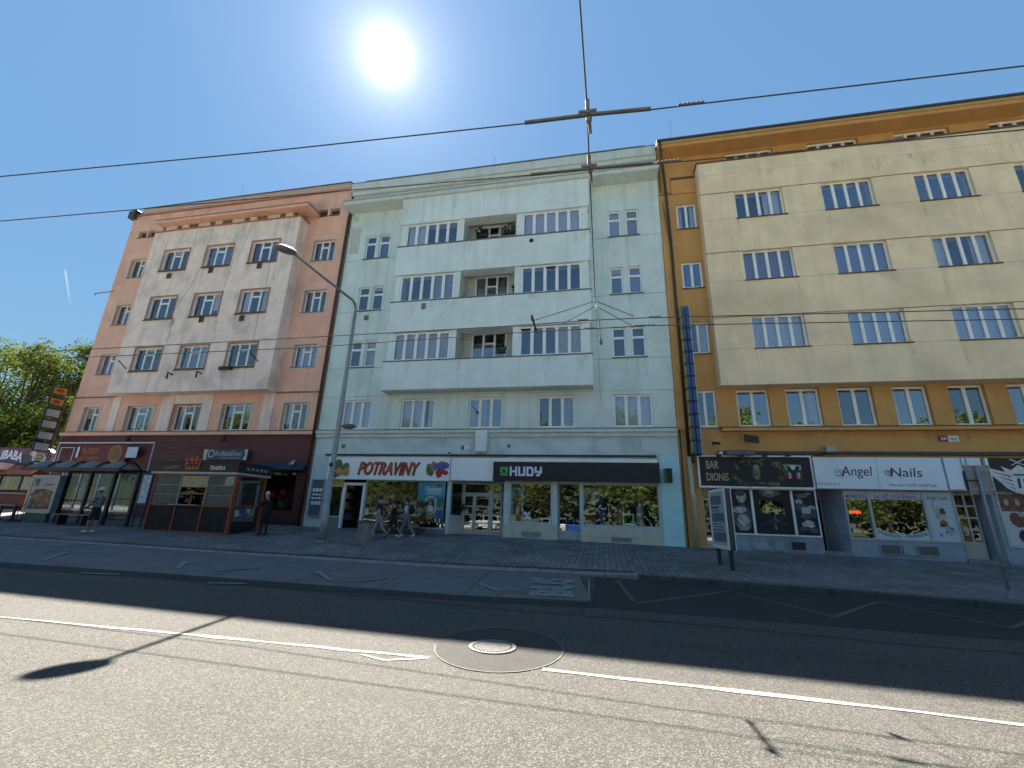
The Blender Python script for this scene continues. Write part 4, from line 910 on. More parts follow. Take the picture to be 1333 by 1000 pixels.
MB().tube([(3.75,21.88,18.9),(3.98,21.74,15.8)], .014, 5).build('cable', dark_metal, yel_b)
for c, d in br:
    for a, b in bc[:4]:
        for q in (.02, .98): drip(yel_b, lerp(a, b, q), c-.06, R_.uniform(.12, .3), R_.uniform(.5, 1.4), sy, grime2)
for k in range(12): drip(yel_b, R_.uniform(sx0+.3, 20), 19.84, R_.uniform(.2, .9), R_.uniform(.3, 1.0), sy, grime2)
for k in range(10): drip(yel_b, R_.uniform(5.7, 20), 5.79, R_.uniform(.2, .7), R_.uniform(.3, .6), 22.0, grime2)
for a, b in bcols:
    for c, d in brow: drip(pink_b, lerp(a, b, R_.choice((.0, 1))), c-.1, R_.uniform(.15, .4), R_.uniform(.6, 1.5), by, grime)
for k in range(14): drip(pink_b, R_.uniform(bx0+.2, bx1-.2), bz1-.01, R_.uniform(.2, 1.0), R_.uniform(.4, 1.5), by, grime)
for c, d in prow: drip(pink_b, rc[0]+R_.uniform(0, 1.5), c-.14, .25, R_.uniform(.4, 1.0), 22.0, grime2)
# ---- ground floor of the ochre building
r5 = lambda x, y: (880+x/5.265, 560+y/5.265); r6 = lambda x, y: (1080+x/4.348, 560+y/4.348)
def RX5(q, Y=22): return rect([r5(*p) for p in q], Y)
def RX6(q, Y=22): return rect([r6(*p) for p in q], Y)
b1 = RX5([(172,400),(262,400),(300,800),(205,795)], 22.15); bw = RX5([(352,398),(948,405),(1005,738),(395,715)], 22); bd = RX5([(970,440),(1060,440),(1120,830),(1025,825)], 22.3)
bd2 = RX5([(958,408),(1140,408),(1200,830),(1020,830)], 22)
nw = RX6([(72,342),(680,352),(768,640),(118,620)], 22); nd = RX6([(685,352),(818,352),(895,715),(770,710)], 22.4); nd2 = RX6([(690,352),(915,358),(1010,745),(775,745)], 22); kw = RX6([(935,352),(1330,360),(1400,680),(1010,668)], 22)
shz = RX5([(150,178),(920,183),(945,393),(170,388)], 21.8)
top_z = max(bw[3], nw[3])
gh = [(b1[0], b1[1], -1, top_z), (bw[0], bw[1], bw[2], top_z), (bd2[0], bd2[1], -1, top_z), (nw[0], nw[1], nw[2], top_z), (nd2[0], nd2[1], -1, top_z), (kw[0], 22.0, kw[2], top_z)]
mb = MB(); plate(mb, YX0, b1[1]+.05, .1, 5.0, 22.0, 22.24, gh[:1], outer=False); mb.build('ground_floor_wall', ochre, yel_b)
mb = MB(); plate(mb, b1[1]+.05, YX1, .1, top_z+.15, 22.0, 22.24, gh[1:], outer=False); mb.build('ground_floor_wall', stone_grey, yel_b)
mb = MB(); plate(mb, b1[1]+.05, YX1, top_z+.15, 5.0, 22.0, 22.24, [], outer=False); mb.build('frieze_wall', ochre, yel_b)
MB().box(5.35, YX1, 21.80, 22.0, shz[3]+.10, shz[3]+.24).build('ledge', M('dark_ledge', (.07, .065, .06), .7, .2, 4), yel_b)
room(yel_b, bw[0]-.1, bw[1], 22.25, 25, .45, top_z+.2, interior_shop); room(yel_b, nw[0]-.1, nw[1]+.1, 22.25, 25, .4, top_z+.2, interior_shop); room(yel_b, kw[0]-.1, 22, 22.25, 25, .3, top_z+.2, interior_shop)
# bar door with lower board
mb = MB(); plate(mb, b1[0], b1[1], base_z(5), top_z, 22.12, 22.2, [(b1[0]+.07, b1[1]-.07, base_z(5)+.55, top_z-.55), (b1[0]+.07, b1[1]-.07, top_z-.46, top_z-.06), (b1[0]+.07, b1[1]-.07, base_z(5)+.18, base_z(5)+.45)])
d_ = mb.build('bar_door', M('beige_frame', (.42, .40, .34), .5), yel_b); MB().box(b1[0]+.06, b1[1]-.06, 22.16, 22.17, base_z(5)+.15, top_z-.05).build('pane', glass_shop, d_)
MB().box(b1[0]-.05, b1[1]+.05, 22.4, 22.42, .2, top_z).build('door_backing', black_sign, yel_b)
# bar window: three printed panes in white frames
x0, x1, z0, z1 = bw; e = [x0, lerp(x0, x1, .265), lerp(x0, x1, .725), x1]
hs = [(e[i]+.05, e[i+1]-.05, z0+.07, z1-.06) for i in range(3)]
mb = MB(); plate(mb, x0+.002, x1-.002, z0+.002, z1-.002, 21.97, 22.08, hs); bwin = mb.build('bar_window', white_paint, yel_b)
pr_dark = M('print_black', (.012, .013, .016), .6, .3, 4); pr_g1 = M('print_statue_grey', (.34, .38, .40), .5, .4, 5); pr_g2 = M('print_statue_dark', (.06, .07, .08), .5, .5, 6); pr_smoke = M('print_smoke', (.11, .12, .14), .5, .7, 4)
for i, h in enumerate(hs):
    pn = MB().box(h[0]-.004, h[1]+.004, 22.02, 22.035, h[2]-.004, h[3]+.004).build('printed_pane', pr_dark, bwin)
def E(cx, cz, rx, rz, n=18, a0=0, a1=2*math.pi, wob=.0): return [(cx+rx*math.cos(lerp(a0, a1, k/n))*(1+wob*R_.uniform(-1,1)), cz+rz*math.sin(lerp(a0, a1, k/n))*(1+wob*R_.uniform(-1,1))) for k in range(n+(0 if a1-a0 > 6 else 1))]
# bust
h = hs[0]; W_ = h[1]-h[0]; H_ = h[3]-h[2]; P_ = lambda u, v: (h[0]+u*W_, h[2]+v*H_)
mb = MB(); lay = [22.016]
def fl_(poly, mi, step=.0006):
    lay[0] -= step; mb.add([(x, lay[0], z) for x, z in poly], [tuple(range(len(poly)))], mi)
fl_([P_(u, v) for u, v in [(.02,.30),(.10,.20),(.35,.12),(.75,.14),(.95,.25),(.98,.42),(.88,.56),(.70,.63),(.66,.72),(.45,.72),(.42,.63),(.15,.62),(.03,.54)]], 1)
fl_([P_(u, v) for u, v in [(.40,.70),(.62,.70),(.74,.74),(.80,.80),(.80,.90),(.68,.97),(.45,.98),(.32,.92),(.30,.82)]], 0)
fl_(E(*P_(.48,.91), W_*.26, H_*.065, 16, wob=.12), 1); fl_([P_(u, v) for u, v in [(.20,.50),(.40,.44),(.60,.45),(.75,.52),(.60,.49),(.40,.48)]], 1)
fl_([P_(u, v) for u, v in [(.05,.50),(.2,.58),(.4,.60),(.6,.60),(.75,.57),(.72,.5),(.55,.45),(.4,.44),(.2,.46)]], 0)
fl_(E(*P_(.55,.30), W_*.30, H_*.13, 18, wob=.05), 0); fl_([P_(u, v) for u, v in [(.66,.86),(.76,.86),(.74,.84),(.68,.84)]], 1); fl_([P_(u, v) for u, v in [(.70,.78),(.78,.79),(.72,.77)]], 1)
for k in range(3): fl_([P_(u, v+.0) for u, v in [(.10+.05*k,.26-.05*k),(.35,.14-.04*k),(.70,.13-.035*k),(.92,.22-.02*k),(.70,.155-.035*k),(.36,.165-.04*k)]], 0)
mb.build('bust_print', [pr_g1, pr_g2], bwin)
h = hs[1]; W_ = h[1]-h[0]; H_ = h[3]-h[2]; mb = MB(); lay = [22.016]
fl_(E(*P_(.48,.93), W_*.28, H_*.09, 20, wob=.2), 0); fl_(E(*P_(.45,.96), W_*.15, H_*.05, 16, wob=.25), 2)
fl_([P_(u, v) for u, v in [(.16,.46),(.80,.44),(.79,.74),(.16,.76)]], 3); fl_([P_(u, v) for u, v in [(.50,.10),(.56,.10),(.55,.24),(.58,.33),(.54,.44),(.50,.43),(.52,.3),(.49,.22)]], 0)
for k in range(6): fl_([P_(u, v) for u, v in [(.5,.2+.02*k),(.2+.05*k,.24+.01*k),(.1+.06*k,.20+.03*k),(.25+.05*k,.22+.02*k)]], 1); fl_([P_(u, v) for u, v in [(.55,.2+.02*k),(.80-.04*k,.25+.01*k),(.88-.05*k,.21+.03*k),(.75-.05*k,.22+.02*k)]], 1)
mb.build('emblem_print', [pr_smoke, pr_g2, pr_g1, glass_mat('mirror_film', (.1, .1, .06), 2.6)], bwin)
h = hs[2]; W_ = h[1]-h[0]; H_ = h[3]-h[2]; mb = MB(); lay = [22.016]
for (u, v, a, b_, mi) in [(.25,.74,.18,.06,0),(.30,.62,.26,.09,1),(.55,.55,.22,.10,0),(.80,.60,.16,.07,0),(.85,.48,.13,.10,1),(.5,.43,.3,.06,1),(.55,.25,.28,.08,0),(.30,.14,.2,.05,1),(.75,.12,.2,.06,1),(.4,.88,.3,.05,2),(.65,.93,.2,.03,2)]:
    fl_(E(*P_(u, v), W_*a, H_*b_, 14, wob=.28), mi)
mb.build('group_print', [pr_g1, pr_g2, pr_smoke], bwin)
for q, mt in (([(522,745),(637,752),(643,825),(528,820)], M('grey_glass_block', (.28, .33, .34), .3, .2, 3)), ([(668,752),(748,757),(757,828),(680,825)], M('meter_cover', (.30, .32, .36), .5, .1, 3)), ([(780,758),(890,765),(903,832),(793,828)], dark_metal)):
    r = RX5(q, 21.97); mb = MB(); plate(mb, r[0], r[1], r[2], r[3], 21.955, 21.999, [(r[0]+.04, r[1]-.04, r[2]+.04, r[3]-.04)]); f_ = mb.build('cellar_window', stone_grey, yel_b); MB().box(r[0]+.035, r[1]-.035, 21.975, 21.985, r[2]+.035, r[3]-.035).build('pane', mt, f_)
# recessed bar doorway
MB().box(bd2[0], bd2[1], 21.9, 23.2, .1, base_z(9)+.14).build('door_step', kerb_c, yel_b)
mb = MB(); mb.quad((bd2[0],22.0,.4),(bd2[0]+.05,23.2,.4),(bd2[0]+.05,23.2,top_z),(bd2[0],22.0,top_z)); mb.quad((bd2[1]-.45,23.2,.4),(bd2[1],22.0,.4),(bd2[1],22.0,top_z),(bd2[1]-.45,23.2,top_z)); mb.quad((bd2[0],22,top_z),(bd2[0],23.2,top_z),(bd2[1],23.2,top_z),(bd2[1],22,top_z)); mb.build('recess_wall', stone_grey, yel_b)
mb = MB(); plate(mb, bd2[0]+.05, bd2[1]-.43, .6, top_z, 23.0, 23.1, [(bd2[0]+.12, bd2[1]-.5, .65, top_z-.45)]); fr_ = mb.build('doorway', M('grey_lintel', (.25, .27, .26), .7), yel_b); MB().box(bd2[0]+.1, bd2[1]-.48, 23.3, 23.33, .6, top_z-.4).build('dark_opening', black_sign, fr_)
# nail studio window
x0, x1, z0, z1 = nw; e = [x0, lerp(x0, x1, .235), lerp(x0, x1, .735), x1]
hs = [(e[i]+.06, e[i+1]-.04, z0+.08, z1-.06) for i in range(3)]
mb = MB(); plate(mb, x0+.002, x1-.002, z0+.002, z1-.002, 21.97, 22.10, hs); nwin = mb.build('studio_window', M('pale_grey_frame', (.42, .44, .44), .5, .06, 5), yel_b)
for h in hs: MB().box(h[0]-.004, h[1]+.004, 22.03, 22.042, h[2]-.004, h[3]+.004).build('pane', glass_shop, nwin)
film = M('lilac_film', (.50, .46, .58), .5, .05, 3); filmw = M('pale_film', (.52, .58, .66), .5, .05, 3); ink = M('violet_ink', (.12, .05, .14), .5); ink_d = M('dark_ink', (.05, .04, .06), .5)
H_ = z1-z0
for i, w_ in ((0, 'MANIKÚRA'), (1, 'NOVĚ OTEVŘENO')):
    h = hs[i]; MB().box(h[0], h[1], 22.018, 22.026, h[3]-H_*.14, h[3]).build('header_film', film, nwin)
    m_ = (h[1]-h[0])*(.06 if i == 0 else .10); word_obj(w_, (h[0]+m_, h[1]-m_, h[3]-H_*.125, h[3]-H_*.03), 22.014, ink, nwin)
h = hs[1]; mb = MB(); N = 12; top = []; 
for k in range(N+1): t = k/N; top.append((lerp(h[0], h[1], t), h[2]+H_*(.10+.42*(t-.5)**2)))
mb.add([(x, 22.02, z) for x, z in [(h[0], h[2]), (h[1], h[2])] + top[::-1]], [tuple(range(N+3))]); mb.build('arched_film', filmw, nwin)
vs, fs = WORDS['Manikúra - Pedikúra']; mb = MB(); mb.add([(lerp(h[0]+.1, h[1]-.1, a), 22.014, h[2]+H_*(.015+.3*(a-.5)**2)+b*H_*.085) for a, b in vs], fs); mb.build('lettering', ink_d, nwin)
h = hs[2]; pf = MB().box(h[0], h[1], 22.018, 22.026, h[2], h[3]).build('poster_film', M('poster_pale_blue', (.46, .54, .60), .5, .05, 3), nwin)
W_ = h[1]-h[0]; H_ = h[3]-h[2]; mb = MB(); lay = [22.014]
word(mb, 'Angel nails', h[0]+.08, h[1]-.15, h[3]-H_*.16, h[3]-H_*.05, 22.0135, 3, .2)
for (u, v, a, b_, mi) in [(.25,.72,.05,.12,0),(.42,.62,.14,.10,0),(.55,.60,.12,.09,1),(.38,.52,.15,.07,0),(.58,.50,.13,.06,0),(.52,.36,.16,.07,2),(.45,.32,.10,.04,1)]: fl_(E(*P_(u, v), W_*a, H_*b_, 12, wob=.2), mi)
for k in range(4): fl_([P_(.48+.06*k,.32),P_(.5+.06*k,.32),P_(.70+.08*k,.10+.03*k),P_(.68+.08*k,.10+.03*k)], 1)
for k in range(3): fl_([P_(.30+.22*k,.06+.07*k),P_(.36+.22*k,.12+.07*k),P_(.28+.22*k,.15+.06*k)], 1)
mb.build('flower_print', [M('print_cream_leaf', (.42, .42, .30), .6, .3, 6), M('print_dark_leaf', (.06, .055, .06), .6, .3, 6), M('print_amber', (.30, .17, .05), .6, .3, 6), ink_d], pf)
h = hs[0]; op = MB().box(h[0]+.10, h[1]-.25, 22.14, 22.17, lerp(h[2], h[3], .50), lerp(h[2], h[3], .60)).build('open_sign', black_sign, nwin)
word_obj('OPEN', (h[0]+.13, h[1]-.28, lerp(h[2], h[3], .515), lerp(h[2], h[3], .585)), 22.13, M('red_led_lettering', (.9, .05, .02), .5, emit=.6), op)
for q in ([(280,643),(402,650),(412,710),(292,706)], [(490,652),(617,658),(628,718),(505,714)]):
    r = RX6(q, 21.97); mb = MB(); plate(mb, r[0], r[1], r[2], r[3], 21.955, 21.999, [(r[0]+.04, r[1]-.04, r[2]+.04, r[3]-.04)]); f_ = mb.build('cellar_window', stone_grey, yel_b); MB().box(r[0]+.035, r[1]-.035, 21.975, 21.985, r[2]+.035, r[3]-.035).build('pane', M('cellar_pane', (.10, .115, .11), .4, .2, 4), f_)
r = RX6([(412,650),(485,654),(495,714),(425,710)], 21.95); MB().box(r[0], r[1], 21.93, 21.999, r[2], r[3]).build('meter_box', M('meter_cover', (.3, .3, .3)), yel_b, bevel=.01)
# recessed glazed door on the right
mb = MB(); mb.quad((nd2[0],22.0,.3),(nd2[0]+.02,22.4,.3),(nd2[0]+.02,22.4,top_z),(nd2[0],22.0,top_z)); mb.quad((nd[1]+.05,23.0,.3),(nd2[1],22.0,.3),(nd2[1],22.0,top_z),(nd[1]+.05,23.0,top_z)); mb.quad((nd2[0],22,top_z),(nd2[0],23,top_z),(nd2[1],23,top_z),(nd2[1],22,top_z)); mb.quad((nd[1]+.0,22.42,.3),(nd[1]+.06,22.98,.3),(nd[1]+.06,22.98,top_z),(nd[1]+.0,22.42,top_z)); mb.build('recess_wall', stone_grey, yel_b)
x0, x1 = nd[0]+.03, nd[1]; z0, z1 = base_z(14)+.10, top_z
hs = [(lerp(x0, x1, c0), lerp(x0, x1, c1), lerp(z0, z1, r0), lerp(z0, z1, r1_)) for c0, c1 in ((.10,.46),(.56,.92)) for r0, r1_ in ((.26,.42),(.45,.60),(.63,.78),(.81,.96))]
mb = MB(); plate(mb, x0, x1, z0, z1, 22.42, 22.48, hs); mb.tube([(x0+.09,22.42,z0+1.0),(x0+.05,22.34,z0+1.02),(x0+.07,22.34,z0+1.3),(x0+.1,22.42,z0+1.32)], .018, 6); gd = mb.build('glazed_door', M('beige_frame', (.4, .4, .4)), yel_b)
for h in hs: MB().box(h[0]-.004, h[1]+.004, 22.45, 22.458, h[2]-.004, h[3]+.004).build('pane', glass_shop, gd)
MB().box(nd2[0], nd2[1], 21.92, 23.0, .1, z0-.002).build('door_step', kerb_c, yel_b); MB().box(x0, x1+.3, 23.05, 23.08, .3, top_z).build('door_backing', black_sign, yel_b)
# hairdresser window far right
x0, z0, z1 = kw[0], kw[2], kw[3]; x1 = 22.0
mb = MB(); plate(mb, x0+.002, x1, z0+.002, z1-.002, 21.97, 22.08, [(x0+.08, 17.9, z0+.08, z1-.06), (18.05, 21.9, z0+.08, z1-.06)]); kwin = mb.build('salon_window', M('pale_grey_frame', (.4, .4, .4)), yel_b)
MB().box(x0+.075, x1-.1, 22.04, 22.05, z0+.075, z1-.055).build('pane', glass_shop, kwin)
h = (x0+.09, 17.89, z0+.09, z1-.07); W_ = h[1]-h[0]; H_ = h[3]-h[2]
hp = MB().box(h[0], h[1], 22.018, 22.026, h[2], h[3]).build('poster_film', M('poster_white', (.50, .53, .56), .5, .08, 3), kwin); mb = MB(); lay = [22.014]
fl_([P_(.0,.66),P_(.62,.66),P_(.62,1),P_(.0,1)], 2)
for (u, v, a, b_, mi) in [(.12,.82,.09,.13,0),(.12,.84,.04,.07,1),(.30,.80,.08,.14,0),(.30,.84,.04,.07,1),(.48,.80,.08,.13,0),(.48,.84,.04,.07,1),(.22,.50,.13,.14,0),(.32,.46,.13,.13,0),(.30,.60,.05,.05,1),(.58,.48,.11,.10,0),(.60,.50,.05,.06,1),(.28,.18,.10,.13,3),(.36,.24,.05,.07,1),(.34,.12,.12,.10,4),(.55,.22,.10,.14,3),(.52,.26,.05,.06,1),(.8,.8,.1,.14,0),(.8,.4,.12,.16,0)]: fl_(E(*P_(u, v), W_*a, H_*b_, 12, wob=.15), mi)
mb.build('portrait_prints', [M('print_auburn', (.16, .06, .035), .6, .3, 5), M('print_skin', (.50, .31, .23), .6, .1, 5), M('print_brown_bg', (.13, .10, .08), .6, .3, 5), M('print_black_hair', (.02, .018, .02), .6), M('print_plum_dress', (.12, .02, .08), .6)], hp)
# ================================================================== SIGNS ON THE BUILDINGS
def RXr(f, q, Y): return rect([f(*p) for p in q], Y)
# grocery banner
r = RXr(r4b, [(62,115),(1228,120),(1220,328),(42,325)], 21.78)
t = thing('shop_sign', 'long white grocery banner reading POTRAVINY with fruit pictures at both ends', 'sign', ((r[0]+r[1])/2, 21.9, r[2]))
MB().box(r[0], r[1], 21.78, 21.97, r[2], r[3]).build('panel', M('banner_white', (.82, .85, .88), .45, .05, 1.5), t, bevel=.01)
mb = MB(); plate(mb, r[0]-.03, r[1]+.03, r[2]-.03, r[3]+.03, 21.765, 21.96, [(r[0]+.02, r[1]-.02, r[2]+.02, r[3]-.02)]); mb.build('frame', white_paint, t)
lr = RXr(r4b, [(355,152),(938,160),(905,290),(343,282)], 21.75)
W_ = r[1]-r[0]
word_obj('POTRAVINY', (lr[0]+.05, lr[1]+.05, lr[2]-.03, lr[3]-.03), 21.774, M('letter_dark_red', (.06, .012, .012), .5), t, .22)
word_obj('POTRAVINY', (lr[0], lr[1], lr[2], lr[3]), 21.768, M('letter_orange_red', (.42, .085, .022), .5, .35, 2.2), t, .22)
pic = [M('pic_melon', (.10, .16, .05), .6, .3, 7), M('pic_yellow', (.46, .34, .10), .6, .3, 8), M('pic_orange', (.50, .22, .07), .6, .3, 8), M('pic_red', (.40, .04, .03), .6, .3, 8), M('pic_crate_blue', (.08, .10, .32), .6, .2, 4), M('pic_meat', (.42, .18, .12), .6, .4, 8)]
def dots(name, area, n, mats, Y, parent, s=(.10, .2), seed=3):
    rr = random.Random(seed); mb = MB(); 
    for k in range(n):
        m_, u0, u1, v0, v1 = area[k % len(area)]
        u, v = lerp(u0, u1, rr.random()), lerp(v0, v1, rr.random()); q = rr.uniform(*s); rx_, rz_ = q, q*rr.uniform(.7, 1.1)
        y = Y - .0006*k; mb.add([(x, y, z) for x, z in E(u, v, rx_, rz_, 9, wob=.18)], [tuple(range(9))], m_)
    return mb.build(name, mats, parent)
f1 = RXr(r4b, [(100,125),(285,150),(285,295),(100,295)], 21.77); f2 = RXr(r4b, [(1005,150),(1215,140),(1213,312),(1000,310)], 21.77)
dots('fruit_print', [(0, f1[0]+.1, f1[0]+.5, f1[3]-.4, f1[3]-.1), (0, f1[1]-.6, f1[1]-.3, f1[3]-.5, f1[3]-.3), (1, f1[0]+.1, f1[1]-.2, f1[2]+.2, f1[3]-.45), (2, f1[0]+.2, f1[1]-.15, f1[2]+.1, f1[2]+.4), (1, f1[0]+.3, f1[1]-.3, f1[2]+.15, f1[3]-.5), (3, f1[0], f1[0]+.3, f1[2]+.05, f1[2]+.2)], 40, pic, 21.775, t, (.10, .19), 3)
dots('basket_print', [(5, f2[0]+.25, f2[1]-.1, f2[3]-.45, f2[3]-.1), (4, f2[0]+.35, f2[1]-.15, f2[2]+.45, f2[2]+.65), (3, f2[0]+.6, f2[1]-.15, f2[2]+.1, f2[2]+.35), (0, f2[0]+.05, f2[0]+.3, f2[2]+.2, f2[2]+.6), (4, f2[0]+.3, f2[1]-.3, f2[2]+.35, f2[2]+.6)], 42, pic, 21.775, t, (.09, .18), 5)
# blank white fascia beside and above the black sign: part of the mint building
hu = RXr(r4a, [(62,155),(1127,160),(1130,290),(58,275)], 21.70)
w0 = RXr(r4b, [(1238,118),(1300,118),(1300,334),(1236,332)], 21.8)
mb = MB().box(w0[0], hu[0]-.0, 21.80, 21.97, hu[2]-.02, PY(620,596.3,21.8).z); mb.build('fascia_panel', M('banner_white', (.7, .7, .7)), mint_b, bevel=.01)
MB().box(hu[0]+.003, hu[1]-.05, 21.80, 21.97, hu[3]-.1, PY(620,596.3,21.8).z-.004).build('fascia_panel', M('banner_white', (.7, .7, .7)), mint_b)
t = thing('shop_sign', 'wide black shop sign with a green square and white HUDY lettering', 'sign', ((hu[0]+hu[1])/2, 21.9, hu[2]))
MB().box(hu[0], hu[1], 21.66, 21.795, hu[2], hu[3]).build('panel', M('anthracite_board', (.014, .014, .022), .45, .15, 3), t, bevel=.008)
g0 = RXr(r4a, [(104,188),(152,187),(152,242),(104,242)], 21.62)
ring(g0, 21.62, .13*(g0[1]-g0[0])/.4, M('sign_green', (.05, .38, .10), .4), t, .035, 'green_square')
def strokes(mb, segs, x0, x1, z0, z1, y0, y1, w):
    for pts in segs:
        for (a, b), (c, d) in zip(pts, pts[1:]):
            p = Vector((lerp(x0, x1, a), 0, lerp(z0, z1, b))); q = Vector((lerp(x0, x1, c), 0, lerp(z0, z1, d))); tt = (q-p).normalized(); n_ = Vector((-tt.z, 0, tt.x))*w/2; e_ = tt*w/2
            mb.prism([(v.x, v.z) for v in (p-n_-e_, q-n_+e_, q+n_+e_, p+n_-e_)], y0, y1); y0 -= .0009
lh = RXr(r4a, [(168,188),(370,187),(370,245),(166,243)], 21.62); L = lh[1]-lh[0]; wm = M('letter_white', (.72, .73, .86), .4, .02)
for (a, b, sg) in ((0, .215, [[(0,0),(0,1)],[(1,0),(1,1)],[(0,.5),(1,.5)]]), (.27, .475, [[(0,1),(0,.0),(1,0),(1,1)]]), (.53, .735, [[(0,0),(0,1),(.75,1),(1,.75),(1,0),(0,0)]]), (.79, 1.0, [[(0,1),(0,.45),(1,.45)],[(1,1),(1,.45),(.55,0),(.3,0)]])):
    mb = MB(); strokes(mb, sg, lh[0]+L*a+.035, lh[0]+L*b-.035, lh[2]+.035, lh[3]-.035, 21.625, 21.66, .10); mb.build('letter', wm, t)
r = RXr(r4a, [(1165,197),(1210,197),(1210,288),(1163,286)], 21.3)
t = thing('projecting_sign', 'small black box sign with green edge projecting from the aqua pier', 'sign', ((r[0]+r[1])/2, 21.6, r[2]))
MB().box(r[0]+.05, r[1], 21.25, 21.75, r[2], r[3]).build('box', black_sign, t, bevel=.01); MB().box(r[0], r[0]+.048, 21.24, 21.76, r[2], r[3]).build('edge_panel', M('dark_green_edge', (.06, .16, .05), .5), t)
MB().tube([(r[0]+.15,21.75,r[3]-.2),(r[0]+.15,21.97,r[3]-.2)], .03, 6).build('bracket', dark_metal, t)
# bar sign
r = RXr(r5, [(150,178),(920,183),(945,393),(168,388)], 21.78)
t = thing('shop_sign', 'black sign reading BAR DIONIS with a wreathed bearded head and white edge', 'sign', ((r[0]+r[1])/2, 21.9, r[2]))
MB().box(r[0], r[1], 21.78, 21.97, r[2], r[3]).build('panel', M('bar_sign_black', (.010, .010, .018), .4, .2, 2), t)
mb = MB(); plate(mb, r[0]-.05, r[1]+.03, r[2]-.06, r[3]+.04, 21.765, 21.96, [(r[0]+.03, r[1]-.02, r[2]+.02, r[3]-.02)]); mb.build('frame', white_paint, t)
gold = M('letter_sand', (.40, .36, .26), .5, .15, 6)
word_obj('BAR', RXr(r5, [(203,208),(290,210),(293,265),(208,263)], 21.77), 21.772, gold, t); word_obj('DIONIS', RXr(r5, [(208,292),(358,294),(364,348),(212,346)], 21.77), 21.772, gold, t)
hd = RXr(r5, [(400,190),(700,190),(700,385),(405,385)], 21.77); cx_, cz_ = (hd[0]+hd[1])/2, (hd[2]+hd[3])/2; rrr = random.Random(4)
mb = MB(); lay = [21.776]
for k in range(34):
    a = rrr.uniform(-.5, 3.7); q = rrr.uniform(.8, 1.05); s_ = rrr.uniform(.06, .13); x_, z_ = cx_+.10+math.cos(a)*1.05*q, cz_-.05+math.sin(a)*.72*q
    an = rrr.random()*3; pts = [(x_+s_*1.4*math.cos(an+b_)*(.45 if i % 2 else 1), z_+s_*math.sin(an+b_)*(.45 if i % 2 else 1)) for i, b_ in enumerate([0, 1.57, 3.14, 4.71])]
    fl_(pts, rrr.choice((0, 0, 1)))
fl_(E(cx_, cz_+.08, .20, .30, 14, wob=.1), 1); fl_(E(cx_+.02, cz_+.16, .13, .18, 12, wob=.08), 2); fl_(E(cx_, cz_-.14, .17, .22, 12, wob=.15), 0); fl_([(cx_-.1,cz_+.14),(cx_-.02,cz_+.14),(cx_-.02,cz_+.18),(cx_-.1,cz_+.18)], 1); fl_([(cx_+.05,cz_+.14),(cx_+.13,cz_+.14),(cx_+.13,cz_+.18),(cx_+.05,cz_+.18)], 1)
for k in range(10): fl_(E(cx_+rrr.uniform(-.9, .9), cz_-.55+rrr.uniform(-.08, .1), rrr.uniform(.08, .2), rrr.uniform(.05, .1), 9, wob=.3), rrr.choice((0, 1)))
for k in range(14): a = rrr.uniform(0, 3.14); fl_(E(cx_+.27*math.cos(a), cz_+.28+.2*math.sin(a), .07, .06, 8, wob=.3), rrr.choice((0, 1)))
mb.build('wreath_head_print', [M('print_bronze', (.14, .115, .07), .5, .5, 7), M('print_bronze_dark', (.05, .045, .035), .5, .5, 7), M('print_bronze_pale', (.32, .29, .22), .5, .3, 7)], t)
fg = RXr(r5, [(725,232),(868,238),(872,348),(735,338)], 21.77); mb = MB(); lay = [21.775]; fh = fg[3]-fg[2]; fw_ = fg[1]-fg[0]
for i, mi in ((0, 2), (1, 1), (2, 0)): fl_([(fg[0]+.05*i, fg[2]+fh*(.08+.3*i)), (fg[1]-.02*i, fg[2]+fh*(.02+.31*i)), (fg[1]-.04, fg[2]+fh*(.34+.31*i)), (fg[0]+.02, fg[2]+fh*(.38+.31*i))], mi)
mb.build('flag_print', [M('print_flag_white', (.40, .46, .46), .5, .5, 3), M('print_flag_green', (.02, .10, .055), .5, .5, 3), M('print_flag_red', (.16, .015, .02), .5, .5, 3)], t)
mb = MB(); strokes(mb, [[(.02,.95),(.5,.45),(.98,.95)],[(.5,.45),(.5,0)]], fg[0]+fw_*.30, fg[1]-fw_*.22, fg[2]+fh*.06, fg[3]-fh*.16, 21.762, 21.77, .12)
mb.build('letter', black_sign, t); 
for u_ in (.34, .78):
    ring((fg[0]+fw_*(u_-.055), fg[0]+fw_*(u_+.055), fg[2]+fh*.12, fg[2]+fh*.46), 21.764, .025, wm, t, .006, 'letter')
# nail studio sign (two boards)
r = RXr(r6, [(-100,155),(628,155),(668,335),(-85,335)], 21.8); mid = (PY(*r6(255,155),21.8).x+PY(*r6(288,330),21.8).x)/2
t = thing('shop_sign', 'pale blue sign of two boards reading Angel Nails with phone and address', 'sign', ((r[0]+r[1])/2, 21.9, r[2]))
pb = M('board_pale_blue', (.70, .80, .88), .45, .04, 1.5)
MB().box(r[0]+.07, mid-.008, 21.80, 21.97, r[2], r[3]).build('panel', pb, t); MB().box(mid+.008, r[1], 21.80, 21.97, r[2], r[3]).build('panel', pb, t)
lm = M('letter_burgundy', (.035, .012, .02), .5)
q = RXr(r6, [(62,205),(235,205),(240,275),(75,275)], 21.79); word_obj('Angel', q, 21.795, lm, t, .12); q2 = RXr(r6, [(342,212),(520,215),(525,265),(350,265)], 21.79); word_obj('Nails', q2, 21.795, lm, t, .12)
